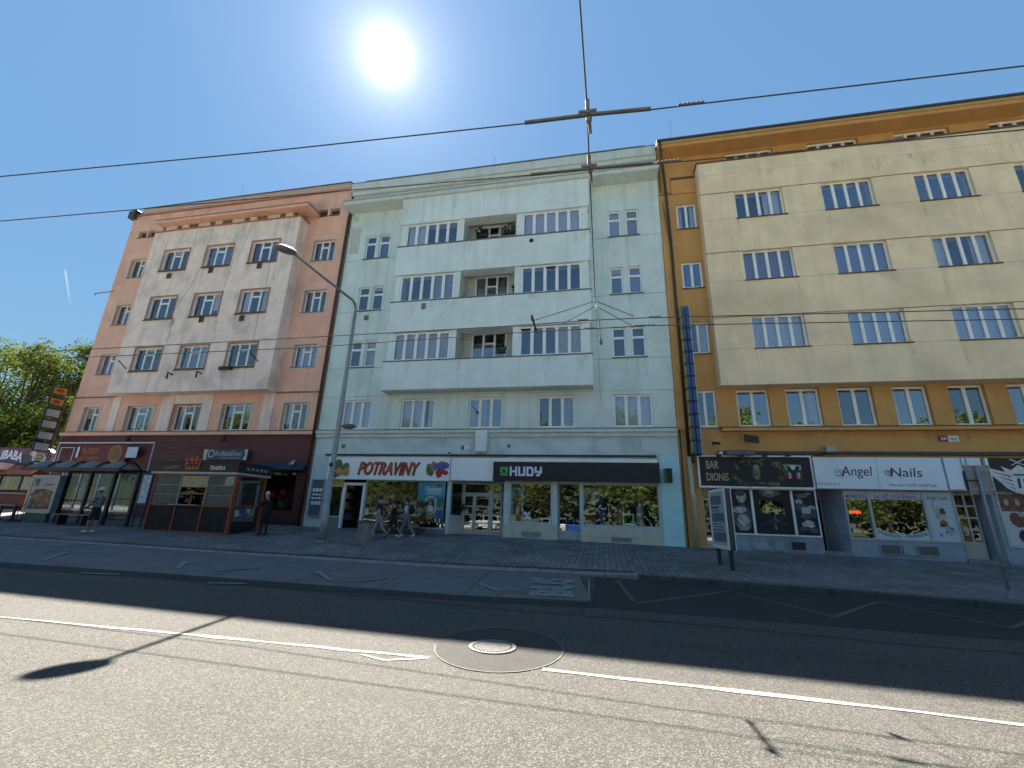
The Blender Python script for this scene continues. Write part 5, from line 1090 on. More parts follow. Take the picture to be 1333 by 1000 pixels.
for q_ in (q, q2):
    H_ = q_[3]-q_[2]; cxx, czz = q_[0]-.12, q_[2]+H_*.42; pts = []
    for k in range(27): a = -1.2+k*.38; rr_ = H_*(.36-.010*k); pts.append((cxx-rr_*math.cos(a)*-1.1, 21.793, czz-rr_*math.sin(a)*-1.0))
    pts = [(q_[0]+.12, 21.793, q_[2]+H_*.75), (q_[0]+.02, 21.793, q_[2]+H_*.2)] + pts
    MB().tube(pts, .013, 5).build('flourish', lm, t)
word_obj('774 376 217', RXr(r6, [(-77,297),(60,299),(62,313),(-75,311)], 21.79), 21.795, ink_d, t); word_obj('Americká 1162/70  30100 Plzeň', RXr(r6, [(338,302),(605,304),(608,320),(340,318)], 21.79), 21.795, ink_d, t)
# blank pale panel with two bars, black salon sign with wings
r = RXr(r6, [(645,156),(858,158),(888,340),(680,338)], 21.8)
pn = MB().box(r[0], r[1], 21.80, 21.97, r[2], r[3]).build('fascia_panel', pb, yel_b)
for a, b in (((738,158),(783,335)), ((765,158),(810,335))):
    p, q = PY(*r6(*a), 21.78), PY(*r6(*b), 21.78); MB().tube([tuple(p), tuple(q)], .022, 6).build('rail', M('grey_rail', (.33, .36, .40), .5), pn)
p, q = PY(*r6(760,258), 21.77), PY(*r6(795,258), 21.77); MB().tube([tuple(p), tuple(q)], .022, 6).build('rail', M('grey_rail', (.3, .3, .3)), pn)
r = RXr(r6, [(882,158),(1280,160),(1320,345),(935,342)], 21.8); r = (r[0], 21.5, r[2], r[3])
t = thing('shop_sign', 'black salon sign with a white crown, scissors and wings emblem', 'sign', ((r[0]+r[1])/2, 21.9, r[2]))
MB().box(r[0]+.04, r[1], 21.80, 21.97, r[2], r[3]).build('panel', black_sign, t)
MB().box(r[0]-.06, r[0]+.038, 21.79, 21.97, r[2]-.02, r[3]).build('frame', white_paint, t)
c_ = PY(*r6(1090,275), 21.79); cx_, cz_ = c_.x, c_.z; mb = MB(); lay = [21.797]
for sgn in (-1, 1):
    for k in range(5):
        z_ = cz_+.42-.17*k; L_ = 1.45-.2*k; fl_([(cx_+sgn*.25, z_-.35), (cx_+sgn*(.25+L_*.55), z_-.12), (cx_+sgn*(.25+L_*.9), z_+.22), (cx_+sgn*(.25+L_*.5), z_-.02), (cx_+sgn*.25, z_-.24)][::sgn], 0)
fl_([(cx_-.32,cz_-.5),(cx_,cz_-.72),(cx_+.32,cz_-.5),(cx_+.36,cz_+.12),(cx_-.36,cz_+.12)], 0)
for k in range(3): fl_([(cx_-.2+.2*k,cz_-.42),(cx_-.1+.2*k,cz_-.35),(cx_-.08+.2*k,cz_+.05),(cx_-.18+.2*k,cz_-.02)], 1)
fl_([(cx_-.48,cz_+.18),(cx_+.48,cz_+.18),(cx_+.62,cz_+.5),(cx_+.3,cz_+.34),(cx_,cz_+.56),(cx_-.3,cz_+.34),(cx_-.62,cz_+.5)], 0)
for s_ in (-1, 1): fl_([(cx_-.28*s_,cz_+.52),(cx_-.22*s_,cz_+.52),(cx_+.28*s_,cz_+.78),(cx_+.22*s_,cz_+.8)][::s_], 0)
mb.build('emblem', [M('emblem_white', (.62, .63, .66), .5), M('emblem_navy', (.02, .03, .08), .5)], t)
# house number plates
for (px, w_, h_, face, wd, ink_, lab) in (((1227.6,571), .34, .26, M('plate_red', (.16, .012, .015), .4), '28', wm, 'dark red enamel house number plate reading 28'), ((1241,571.3), .40, .26, white_paint, '1662', ink_d, 'white enamel house number plate reading 1662')):
    p = PY(*px, 21.98); o = thing('house_number_plate', lab + ' on the ochre wall', 'number plate', tuple(p))
    MB().box(p.x-w_/2, p.x+w_/2, 21.97, 21.998, p.z-h_/2, p.z+h_/2).build('plate', face, o, bevel=.01); word_obj(wd, (p.x-w_*.34, p.x+w_*.34, p.z-h_*.28, p.z+h_*.28), 21.967, ink_, o)
for (px, w_, face, lab) in (((602.3,582.9), .18, M('plate_blue', (.10, .12, .28), .4), 'small blue house number plate on the mint frieze'), ((607,583), .26, white_paint, 'small white number plate on the mint frieze beside a blue one')):
    p = PY(*px, 21.98); mb = MB(); mb.box(p.x-w_/2, p.x+w_/2, 21.97, 21.998, p.z-.11, p.z+.11); tag(mb.build('house_number_plate', face), lab, 'number plate')
# vertical column of projecting light boxes on the ochre building
t = thing('light_box_column', 'tall column of blue and yellow projecting light boxes on a dark pole', 'sign', (4.35, 21.6, 4.6))
MB().tube([(4.16,21.72,4.3),(4.16,21.72,10.9)], .055, 8).build('pole', dark_metal, t)
blue = M('box_blue', (.045, .09, .22), .4, .15, 3); yel_face = M('box_yellow', (.45, .36, .06), .4, .3, 6)
ztop, zbot = PY(889.5,398.5,21.3).z, PY(905,591.5,21.3).z
xt, xb = (PY(886,404,21.3).x+PY(900,584,21.3).x)/2, 0
N = 12; hgt = (ztop-zbot)/N
for k in range(N):
    z0 = zbot+k*hgt+.05; z1 = z0+hgt-.10; x0, x1 = xt, xt+.42
    bxx = MB().box(x0+.02, x0+.19, 21.20, 21.70, z0, z1); bxx.box(x0+.23, x0+.40, 21.20, 21.70, z0, z1); b_ = bxx.build('light_box', blue, t)
    MB().box(x0, x0+.018, 21.20, 21.70, z0, z1).build('yellow_face', yel_face, b_); MB().box(x0+.402, x0+.42, 21.19, 21.71, z0-.01, z1+.01).build('white_edge', white_paint, b_)
    MB().box(x0+.01, x0+.41, 21.22, 21.70, z0-.075, z0-.005).build('bracket', dark_metal, b_)
# column of light boxes at the far end of the pink building: faces look along the street
def PXp(u, v, X): w = ray(u, v); k = X/w.x; return Vector((X, w.y*k, w.z*k+CAMZ))
t = thing('light_box_column', 'column of six projecting light boxes, two yellow above four grey, on the pink building corner', 'sign', (-34.5, 21.5, 5))
XL = -34.55
qs = [((240,250),(312,262),(305,292),(232,280)), ((222,300),(290,310),(284,338),(214,328)), ((208,350),(275,358),(270,390),(200,382)), ((192,402),(264,408),(257,440),(184,432)), ((175,453),(247,458),(240,490),(168,484)), ((160,503),(233,508),(226,542),(153,536))]
yy = [PXp(*r1(*q[0]), XL).y for q in qs]; y1_ = [PXp(*r1(*q[1]), XL).y for q in qs]; ya, yb_ = sum(yy)/6, sum(y1_)/6
amber = M('box_amber', (.50, .27, .03), .45, .25, 5); greyf = M('box_grey', (.42, .43, .45), .5, .08, 3)
for i, q in enumerate(qs):
    z1 = PXp(*r1(*q[0]), XL).z; z0 = PXp(*r1(*q[3]), XL).z
    mb = MB(); mb.box(XL-.12, XL-.004, ya, yb_, z0-.06, z1+.06); b_ = mb.build('light_box', black_sign, t); MB().box(XL-.003, XL+.01, ya+.06, yb_-.06, z0, z1).build('face', amber if i < 2 else greyf, b_)
    if i < 2: MB().prism([(0,0)], 0, 0) if False else MB().add([(XL+.012, lerp(ya, yb_, .5+.3*math.cos(a)*.9), lerp(z0, z1, .5+.3*math.sin(a))) for a in [k*.785 for k in range(8)]], [tuple(range(8))]).build('print', pic[3], b_)
mb = MB()
za, zb_ = PXp(*r1(*qs[5][3]), XL).z-.3, PXp(*r1(*qs[0][0]), XL).z+.2
for y in (yb_+.10, yb_+.45): mb.tube([(XL-.05,y,za),(XL-.05,y,zb_)], .035, 6)
mb.build('frame_pole', dark_metal, t)
for k in range(7): z = lerp(za, zb_, k/6); MB().tube([(XL-.05,ya+.3,z),(XL-.05,21.6,z),(XL+.4,22.1,z)], .02, 5).build('stay', dark_metal, t)
# outlet sign with white tube frame
rw = lambda x, y: (70+x/7.143, 560+y/7.143)
fr_ = RXr(rw, [(60,115),(938,118),(880,340),(0,335)], 21.5)
t = thing('shop_sign', 'wine red OUTLET sign with gold letters inside a white tube frame', 'sign', (-30, 21.8, fr_[2]))
xa, xb_ = PY(*rw(60,115),21.5).x, PY(*rw(938,118),21.5).x; zt_ = PY(*rw(500,118),21.5).z
mb = MB(); mb.tube([(xa,21.5,zt_-1.9),(xa,21.5,zt_),(xb_,21.5,zt_),(xb_,21.5,zt_-1.9)], .035, 6); mb.build('frame', white_paint, t)
mb = MB(); mb.tube([(xa+.25,21.5,zt_-1.3),(xa+.25,21.5,zt_-.30),(xa+1.3,21.5,zt_-.30),(xa+1.3,21.5,zt_-1.3)], .025, 6); mb.build('small_frame', white_paint, t)
pr_ = RXr(rw, [(225,138),(690,140),(655,305),(190,300)], 21.7); MB().box(pr_[0], pr_[1], 21.72, 21.99, pr_[2], pr_[3]).build('panel', M('sign_crimson', (.16, .015, .03), .5, .1, 2), t)
goldl = M('letter_gold', (.40, .22, .05), .5, .2, 5)
word_obj('OUTLET', RXr(rw, [(262,168),(418,170),(405,220),(250,218)], 21.7), 21.712, goldl, t)
mb = MB(); q = RXr(rw, [(225,242),(425,245),(415,275),(215,272)], 21.7)
for k in range(13):
    if k == 4: continue
    a = lerp(q[0], q[1], k/13); strokes(mb, [[(0,0),(0,1)],[(0,.5 if k % 3 else 1),(1,.5 if k % 2 else 0)],[(1,0),(1,1 if k % 2 else .5)]], a, a+(q[1]-q[0])/19, q[2], q[3], 21.712, 21.716, .04)
mb.build('lettering', M('letter_gold_dim', (.24, .12, .035), .5, .2, 5), t)
c_ = PY(*rw(568,218), 21.7); mb = MB(); mb.add([(c_.x+.50*math.cos(a), 21.712, c_.z+.52*math.sin(a)) for a in [k*.314 for k in range(20)]], [tuple(range(20))]); lay = [21.7115]
for k in range(9): a = k*.698; fl_(E(c_.x+.3*math.cos(a), c_.z+.3*math.sin(a), .13, .13, 9), 1)
fl_(E(c_.x, c_.z, .17, .18, 10), 1)
mb.build('emblem', [M('emblem_gold', (.36, .20, .06), .5, .2, 6), M('emblem_brown', (.20, .10, .04), .5, .2, 6)], t)
q = RXr(rw, [(688,155),(785,157),(762,257),(662,255)], 21.65); MB().box(q[0], q[1], 21.66, 21.7, q[2], q[3]).build('paper_notice', M('notice_blue_white', (.52, .62, .72), .6, .08, 4), t)
q = RXr(rw, [(225,155),(243,156),(213,255),(197,254)], 21.65); MB().box(q[0], q[1], 21.66, 21.7, q[2], q[3]).build('white_strip', white_paint, t)
# flower shop sign
r = RXr(r2, [(492,78),(785,78),(768,150),(478,146)], 21.7)
t = thing('shop_sign', 'dark teal flower shop sign with a white ring, pale ribbons at both ends', 'sign', ((r[0]+r[1])/2, 21.8, r[2]))
MB().box(r[0], r[1], 21.72, 21.97, r[2], r[3]).build('panel', M('sign_teal', (.035, .075, .095), .5, .1, 3), t)
W_, H_ = r[1]-r[0], r[3]-r[2]; mb = MB(); mb.add([(r[0],21.712,r[2]),(r[0]+W_*.09,21.712,r[2]),(r[0]+W_*.07,21.712,r[2]+H_*.5),(r[0]+W_*.10,21.712,r[3]),(r[0],21.712,r[3])], [(0,1,2,3,4)]); mb.build('ribbon', cream, t); mb = MB(); mb.add([(r[1]-W_*.09,21.712,r[2]),(r[1],21.712,r[2]),(r[1],21.712,r[3]),(r[1]-W_*.08,21.712,r[3]),(r[1]-W_*.04,21.712,r[2]+H_*.5)], [(0,1,2,3,4)]); mb.build('ribbon', cream, t)
mb = MB(); vs = []; 
for k in range(20):
    a = k*.314
    for q in (.26, .38): vs.append((r[0]+W_*.18+H_*q*math.cos(a), 21.71, r[2]+H_*.60+H_*q*math.sin(a)))
mb.add(vs, [(2*k, 2*k+1, 2*((k+1) % 20)+1, 2*((k+1) % 20)) for k in range(20)]); pale = M('letter_pale', (.45, .50, .55), .5); mb.build('ring_mark', pale, t)
word_obj('Květinářství', (r[0]+W_*.28, r[1]-W_*.13, r[2]+H_*.38, r[2]+H_*.90), 21.71, pale, t, .1); word_obj('Dárky a Dekorace', (r[0]+W_*.40, r[1]-W_*.14, r[2]+H_*.08, r[2]+H_*.28), 21.71, pale, t)
# signs in the grocery window
q = RXr(r4b, [(70,325),(207,327),(200,400),(62,397)], 21.99); t = thing('window_sign', 'small yellow sign above the left grocery window beside the door', 'sign', ((q[0]+q[1])/2, 21.95, q[2]))
MB().box(q[0], q[1], 21.95, 21.99, q[2], q[3]).build('panel', M('sign_yellow', (.48, .38, .05), .5, .08, 4), t); word_obj('ATURA', (q[0]+.15, q[1]-.12, q[2]+.22, q[3]-.22), 21.945, ink_d, t)
q = RXr(r4b, [(922,347),(1178,350),(1172,745),(905,738)], 21.99); W_, H_ = q[1]-q[0], q[3]-q[2]
t = thing('window_poster', 'large turquoise grocery window poster with a woman in white in an oval', 'poster', ((q[0]+q[1])/2, 21.96, q[2]))
MB().box(q[0], q[1], 21.97, 21.985, q[2], q[3]).build('sheet', M('poster_turquoise', (.06, .30, .42), .5, .25, 1.2), t)
P_ = lambda u, v: (q[0]+u*W_, q[2]+v*H_); mb = MB(); lay = [21.966]
fl_([P_(0,.28),P_(1,.22),P_(1,.60),P_(.55,.66),P_(0,.62)], 0); fl_([P_(0,.04),P_(1,.02),P_(1,.40),P_(.7,.34),P_(.3,.36),P_(0,.44)], 1); fl_([P_(.2,.10),P_(.6,.08),P_(.55,.2),P_(.35,.22)], 2); fl_([P_(.02,.14),P_(.16,.12),P_(.2,.34),P_(.06,.38)], 3); fl_([P_(.66,.30),P_(.96,.32),P_(.96,.36),P_(.66,.35)], 2); fl_([P_(.72,.16),P_(.96,.14),P_(.96,.28),P_(.78,.30)], 4)
ov = lambda s: [P_(.50+.21*s*math.cos(a)*1.0, .42+(.10 if math.sin(a) > 0 else -.10)+.115*s*math.sin(a)) for a in [k*.2618 for k in range(24)]]
fl_(ov(1.0), 3); fl_(ov(.84), 5); fl_(E(*P_(.50,.47), W_*.10, H_*.075, 14), 6); fl_([P_(.54,.46),P_(.60,.46),P_(.63,.34),P_(.56,.32)], 6); fl_(E(*P_(.49,.47), W_*.055, H_*.045, 12), 7); fl_([P_(.36,.26),P_(.60,.26),P_(.62,.36),P_(.52,.42),P_(.44,.42),P_(.36,.37)], 3)
fl_([P_(.70,.875),P_(.87,.865),P_(.87,.93),P_(.70,.94)], 8); fl_([P_(.30,.715),P_(.90,.725),P_(.90,.735),P_(.32,.728)], 3); fl_([P_(.36,.685),P_(.84,.688),P_(.84,.700),P_(.36,.697)], 3)
fl_([P_(0,.0),P_(.62,.0),P_(.62,.065),P_(0,.07)], 8)
for k in range(5): fl_([P_(.63+.07*k,.01),P_(.68+.07*k,.01),P_(.68+.07*k,.10),P_(.63+.07*k,.10)], 3 if k % 2 else 6)
mb.build('poster_print', [M('print_teal_hill', (.03, .20, .17), .5, .35, 2), M('print_village', (.13, .17, .17), .5, .6, 4), M('print_ochre', (.42, .30, .08), .5, .3, 4), M('print_white', (.66, .72, .74), .5, .05, 4), M('print_indigo', (.06, .09, .30), .5, .3, 4), M('print_green_bg', (.10, .22, .17), .5, .4, 6), M('print_dark_hair', (.015, .013, .015), .6), M('print_face_tan', (.38, .24, .18), .5), M('print_signal_red', (.36, .03, .02), .5, .1, 4)], t)
word_obj('Vietnam', (*[P_(.25,0)[0], P_(.88,0)[0]], P_(0,.75)[1], P_(0,.88)[1]), 21.955, M('print_white', (.6, .6, .6)), t, .25)
# notice boards on the mint corner pier (glass case of small cards)
r3 = lambda x, y: (400+x/5.127, 570+y/5.127)
q = RXr(r3, [(28,275),(115,275),(95,530),(5,525)], 21.95); t = thing('notice_board', 'blue grey notice case of small white cards on the mint corner', 'notice board', ((q[0]+q[1])/2, 21.95, q[2]))
mb = MB(); plate(mb, q[0], q[1], q[2], q[3], 21.90, 21.998, [(q[0]+.05, q[1]-.05, q[2]+.05, q[3]-.05)]); mb.build('case', grey_alu, t); MB().box(q[0]+.045, q[1]-.045, 21.95, 21.96, q[2]+.045, q[3]-.045).build('backing', M('case_blue', (.10, .13, .17), .5), t)
for i in range(3):
    for j in range(4):
        cw_ = (q[1]-q[0]-.2)/3; x = q[0]+.10+cw_*i; z = lerp(q[2]+.75, q[3]-.65, j/3); MB().box(x+cw_*.1, x+cw_*.9, 21.94, 21.949, z-.12, z+.16).build('card', white_paint, t)
# cameras, floodlights and other fixtures hung on the facades
def cctv(px, Y, label):
    p = PY(*px, Y); t = thing('security_camera', label, 'camera', tuple(p))
    MB().tube([(p.x,22,p.z+.12),(p.x,Y+.1,p.z+.12),(p.x,Y+.1,p.z)], .025, 6).build('bracket', white_paint, t); MB().tube([(p.x-.08,Y+.22,p.z-.02),(p.x+.06,Y-.15,p.z-.10)], .09, 8).build('housing', white_paint, t); MB().tube([(p.x+.06,Y-.15,p.z-.10),(p.x+.065,Y-.165,p.z-.105)], .06, 8).build('lens', black_sign, t)
cctv((584.5,588), 21.7, 'white security camera above the right end of the POTRAVINY banner')
cctv((379.5,602), 21.6, 'white security camera above the flower shop awning')
p = PY(975.5,572.5,21.6); t = thing('floodlight', 'black floodlight above the BAR DIONIS sign', 'floodlight', tuple(p)); MB().tube([(p.x-.05,22,p.z+.3),(p.x,21.6,p.z+.15)], .03, 6).build('bracket', dark_metal, t); MB().add([(p.x-.25,21.35,p.z-.15),(p.x+.32,21.35,p.z-.22),(p.x+.30,21.30,p.z+.12),(p.x-.27,21.30,p.z+.20),(p.x-.18,21.7,p.z-.05),(p.x+.2,21.7,p.z-.1),(p.x+.2,21.7,p.z+.15),(p.x-.18,21.7,p.z+.22)], [(0,1,2,3),(7,6,5,4),(0,4,5,1),(1,5,6,2),(2,6,7,3),(3,7,4,0)]).build('lamp_body', dark_metal, t)
p = PY(1080,585.5,21.7); t = thing('floodlight', 'small grey floodlight above the Angel Nails sign', 'floodlight', tuple(p)); MB().box(p.x-.2, p.x+.2, 21.55, 21.8, p.z-.12, p.z+.16).build('lamp_body', zinc, t, bevel=.02); MB().tube([(p.x-.1,21.7,p.z-.1),(p.x-.3,21.8,p.z-.22),(p.x-.55,21.95,p.z-.2)], .03, 6).build('bracket', dark_metal, t)
r = RXr(r5, [(345,135),(542,138),(545,172),(348,168)], 21.5); t = thing('roller_housing', 'long grey housing box above the BAR DIONIS sign', 'housing box', ((r[0]+r[1])/2, 21.6, r[2])); MB().box(r[0], r[1], 21.45, 21.85, r[2], r[3]).build('box', M('housing_grey', (.12, .13, .15), .5, .1, 3), t, bevel=.04)
for x in (r[0]+.2, r[1]-.2): MB().box(x-.03, x+.03, 21.8, 22.0, r[2]+.05, r[3]-.05).build('bracket', dark_metal, t)
p = PY(933,578,21.7); t = thing('security_camera', 'small black camera on the ochre wall left of the floodlight', 'camera', tuple(p)); MB().tube([(p.x-.1,22,p.z),(p.x,21.75,p.z+.05)], .025, 6).build('bracket', dark_metal, t); MB().tube([(p.x-.18,21.75,p.z+.06),(p.x+.12,21.6,p.z+.0)], .06, 8).build('housing', dark_metal, t)
p = PY(938,590.5,21.75); tag(MB().ball((p.x,21.7,p.z), .11, .1, .09, 10, 6).build('dome_camera', white_paint, smooth=True), 'white dome camera at the left end of the grey housing', 'camera')
for i, uu in enumerate((935, 964, 994, 1024)):
    p = PY(uu, 594.3, 21.6); t = thing('spot_lamp', '%s of the four small black arm lamps over the BAR DIONIS sign' % ('leftmost', 'second from left', 'third from left', 'rightmost')[i], 'lamp', tuple(p), 'arm lamps over the bar sign'); MB().tube([(p.x,21.97,p.z+.02),(p.x,21.5,p.z+.06)], .02, 5).build('arm', dark_metal, t); MB().box(p.x-.10, p.x+.10, 21.42, 21.52, p.z-.02, p.z+.09).build('lamp_head', dark_metal, t)
for i, px in enumerate(((168,571), (291,570.5))):
    p = PY(*px, 21.6); t = thing('wall_lamp', ('black wall lamp above the OUTLET sign', 'small wall lamp above the flower shop sign')[i], 'lamp', tuple(p)); MB().tube([(p.x,21.97,p.z+.2),(p.x,21.6,p.z+.2),(p.x,21.55,p.z)], .03, 6).build('arm', dark_metal, t); MB().lathe(p.x, 21.55, [(.16, p.z-.18), (.14, p.z+.05), (.05, p.z+.1)], 10).build('lamp_head', dark_metal, t)
# ================================================================== PEOPLE (bodies are single skinned surfaces)
def rotv(v, a): return Vector((v[0]*math.cos(a)+v[2]*math.sin(a), 0, -v[0]*math.sin(a)+v[2]*math.cos(a)))   # a>0 swings forward (+x) for downward vectors when negated
def down(a, l): return Vector((math.sin(a)*l, 0, -math.cos(a)*l))
def skeleton(po):
    s = po.get('h', 1.72)/1.72; w = po.get('w', 1.0); V = []; Rr = []; Ed = []; Tg = {}
    def add(p, r, parent=None, tagn=None):
        V.append(Vector(p)); Rr.append(r); i = len(V)-1
        if parent is not None: Ed.append((parent, i)); Tg[(parent, i)] = tagn
        return i
    ln = po.get('lean', 0); up = Vector((math.sin(ln), 0, math.cos(ln))); ol = po.get('loose', 1.0)
    pel = add((0,0,.94), .125*w); wa = add(Vector((0,0,.94))+up*.16, .120*w*ol, pel, 'shirt'); ch = add(Vector((0,0,.94))+up*.36, .135*w*ol, wa, 'shirt'); sh = add(Vector((0,0,.94))+up*.50, .095*w, ch, 'shirt')
    nk = add(V[sh]+up*.09+Vector((.015,0,0)), .052, sh, 'skin'); hl = po.get('head', 0); hu = Vector((math.sin(hl+ln*.3), 0, math.cos(hl+ln*.3))); hf = Vector((hu.z, 0, -hu.x))
    h1 = add(V[nk]+hu*.075+hf*.02, .080, nk, 'skin'); h2 = add(V[h1]+hu*.10, .088, h1, 'skin'); add(V[h2]+hu*.05, .055, h2, 'skin')
    add(V[h1]+hf*.105+hu*.03, .016, h1, 'skin'); add(V[h1]+hf*.06-hu*.03, .045, h1, 'skin')
    info = {'head': V[h2].copy(), 'hu': hu, 'hf': hf}
    for k, sd in enumerate((1, -1)):
        hp = add((0, sd*.095, .90), .105*w, pel, 'pants'); ta, kb = po['legs'][k]
        kn = add(V[hp]+down(ta, .42), .062 if not po.get('shorts') else .075, hp, 'pants'); mid = V[hp].lerp(V[kn], .5)
        V_mid = add(V[kn]+down(ta-kb, .16), .056 if not po.get('flare') else .07, kn, 'shin'); an = add(V[kn]+down(ta-kb, .40), .040 if not po.get('flare') else .06, V_mid, 'shin')
        fd = po.get('feet', (0, 0))[k]; fv = Vector((math.cos(fd), 0, math.sin(fd)))
        he = add(V[an]+Vector((-.02,0,-.045)), .045, an, 'shoe'); add(V[an]+fv*.11+Vector((0,0,-.055)), .046, he, 'shoe'); add(V[an]+fv*.20+Vector((0,sd*.01,-.06)), .034, len(V)-1, 'shoe')
        sa, eb, so = po['arms'][k]
        s0 = add(V[sh]+Vector((0, sd*.17*w, -.035)), .065*w*ol, sh, 'shirt'); el = add(V[s0]+down(sa+ln, .29)+Vector((0, sd*.05+so, 0)), .047*ol, s0, 'sleeve'); wr = add(V[el]+down(sa+ln+eb, .24), .031, el, 'fore')
        hd = (V[wr]-V[el]).normalized(); pa = add(V[wr]+hd*.06, .036, wr, 'skin'); info['hand%d' % k] = V[pa].copy(); sideways = Vector((0, 1, 0)); fw_ = hd.cross(sideways).normalized()
        for f in range(4):
            o_ = fw_*(.027-.018*f); L = (.072, .08, .075, .058)[f]; a_ = add(V[pa]+hd*.045+o_, .010, pa, 'skin'); b_ = add(V[a_]+hd*L*.5-sideways*sd*.010, .009, a_, 'skin'); add(V[b_]+hd*L*.4-sideways*sd*.022, .007, b_, 'skin')
        tb = add(V[pa]-hd*.01+fw_*.04-sideways*sd*.01, .011, pa, 'skin'); add(V[tb]+hd*.05+fw_*.012-sideways*sd*.01, .009, tb, 'skin')
    low = min(v.z - r for v, r in zip(V, Rr))
    V = [Vector((v.x, v.y, v.z-low))*s for v in V]; Rr = [r*s for r in Rr]
    for k_ in ('head', 'hand0', 'hand1'): v = info[k_]; info[k_] = Vector((v.x, v.y, v.z-low))*s
    return V, Rr, Ed, Tg, info
POSES = {
 'walker_dark': dict(h=1.76, w=1.12, lean=.06, legs=((.32, .18), (-.22, .62)), feet=(.15, -.5), arms=((-.35, .45, 0), (.30, .5, 0)), shorts=True, head=.05, loose=1.12),
 'walker_middle': dict(h=1.56, w=.95, lean=.08, legs=((.42, .25), (-.30, .45)), feet=(.2, -.45), arms=((.3, .5, 0), (-.3, .4, 0)), shorts=True, head=.1, loose=1.1),
 'walker_white': dict(h=1.68, w=.92, lean=.05, legs=((.36, .10), (-.34, .35)), feet=(.25, -.4), arms=((-.2, .9, 0), (.15, 1.1, 0)), head=.0, flare=True, loose=1.05),
 'kiosk_man': dict(h=1.76, w=1.10, lean=.10, legs=((.06, .05), (-.06, .06)), arms=((.35, .9, 0), (.25, 1.0, 0)), head=.15, loose=1.2),
 'plaid_man': dict(h=1.74, w=1.02, lean=.02, legs=((.20, .12), (-.04, .04)), feet=(.0, 0), arms=((.28, .55, 0), (.15, .5, 0)), shorts=True, head=-.02, loose=1.2)}
def bodies():
    tmp = {}
    for key, po in POSES.items():
        V, Rr, Ed, Tg, info = skeleton(po); me = bpy.data.meshes.new('body'); me.from_pydata([tuple(v) for v in V], Ed, [])
        o = bpy.data.objects.new('body', me); C.objects.link(o); md = o.modifiers.new('skin', 'SKIN'); md.use_smooth_shade = True; md.branch_smoothing = .6
        for sv, r in zip(me.skin_vertices[0].data, Rr): sv.radius = (r, r)
        me.skin_vertices[0].data[0].use_root = True
        sb = o.modifiers.new('sub', 'SUBSURF'); sb.levels = 1; sb.render_levels = 1
        tmp[key] = (o, me, V, Ed, Tg, info)
    dg = bpy.context.evaluated_depsgraph_get(); out = {}
    for key, (o, me, V, Ed, Tg, info) in tmp.items():
        m2 = o.evaluated_get(dg).to_mesh(); vs = [v.co.copy() for v in m2.vertices]; fs = [tuple(p.vertices) for p in m2.polygons]; tags = []
        for f in fs:
            c = sum((vs[i] for i in f), Vector())/len(f); best = None
            for e in Ed:
                a, b = V[e[0]], V[e[1]]; ab = b-a; t = max(0, min(1, (c-a).dot(ab)/max(ab.length_squared, 1e-9))); d = (a+ab*t-c).length
                if best is None or d < best[0]: best = (d, Tg[e], t)
            tags.append(best[1:])
        o.evaluated_get(dg).to_mesh_clear(); out[key] = (vs, fs, tags, info)
    for key, (o, me, *_r) in tmp.items(): bpy.data.objects.remove(o); bpy.data.meshes.remove(me)
    return out
BODY = bodies()
skin_m = M('skin', (.42, .25, .18), .6, .06, 8); skin_d = M('skin_tanned', (.30, .17, .12), .6, .06, 8)
shoe_w = M('white_shoe', (.62, .62, .62), .6, .05, 6); shoe_b = M('black_shoe', (.015, .015, .015), .6); hair_d = M('dark_hair', (.02, .016, .013), .7, .3, 30); hair_g = M('grey_hair', (.45, .44, .42), .8, .2, 30)
def plaid_mat():
    m = bpy.data.materials.new('plaid_cloth'); m.use_nodes = True; nt = m.node_tree; n = nt.nodes; l = nt.links; tc = n.new('ShaderNodeTexCoord'); ck = n.new('ShaderNodeTexChecker'); ck.inputs['Scale'].default_value = 13
    ck.inputs['Color1'].default_value = (.03, .03, .045, 1); ck.inputs['Color2'].default_value = (.30, .28, .30, 1); l.new(tc.outputs['Object'], ck.inputs['Vector']); l.new(ck.outputs['Color'], n['Principled BSDF'].inputs['Base Color']); n['Principled BSDF'].inputs['Roughness'].default_value = .9; return m
def person(key, label, loc, rz, shirt, pants, shin, shoe, fore, skin=skin_m, hair=hair_d, group=None):
    vs, fs, tags, info = BODY[key]; t = thing('person', label, 'person', (0,0,0), group); mats = [shirt, pants, shin, shoe, fore, skin]
    idx = {'shirt': 0, 'sleeve': 0, 'pants': 1, 'shin': 2, 'shoe': 3, 'fore': 4, 'skin': 5}; mb = MB(); mb.v = [tuple(v) for v in vs]; mb.f = fs
    mi = []
    for tg, tt in tags:
        k = idx[tg]
        if tg == 'sleeve' and fore == skin and tt > .62: k = 5
        mi.append(k)
    mb.m = mi; b = mb.build('body', mats, t, smooth=True)
    hd, hu, hf = info['head'], info['hu'], info['hf']; s = POSES[key]['h']/1.72
    mb = MB(); mb.ball((0, 0, 0), .105*s, .098*s, .105*s, 12, 8); M3 = Matrix((hf, Vector((0,1,0)), hu)).transposed()
    c = hd + hu*.035*s - hf*.022*s; mb.v = [tuple(M3 @ Vector(v) + c) for v in mb.v if True]; mb.build('hair', hair, t, smooth=True)
    for sd in (1, -1):
        p = hd - hu*.02*s + hf*.078*s + Vector((0, sd*.032*s, 0)); MB().ball(tuple(p), .013, .013, .011, 6, 4).build('eye', black_sign, t, smooth=True)
        p = hd - hu*.03*s + Vector((0, sd*.088*s, 0)); MB().ball(tuple(p), .02, .012, .03, 6, 4).build('ear', skin, t, smooth=True)
    t.location = loc; t.rotation_euler = (0, 0, rz); return t, info, M3
def at_ground(u, v): p = GS(u, v); return (p.x, p.y, sw(p.x, p.y)+.004)
PI = math.pi
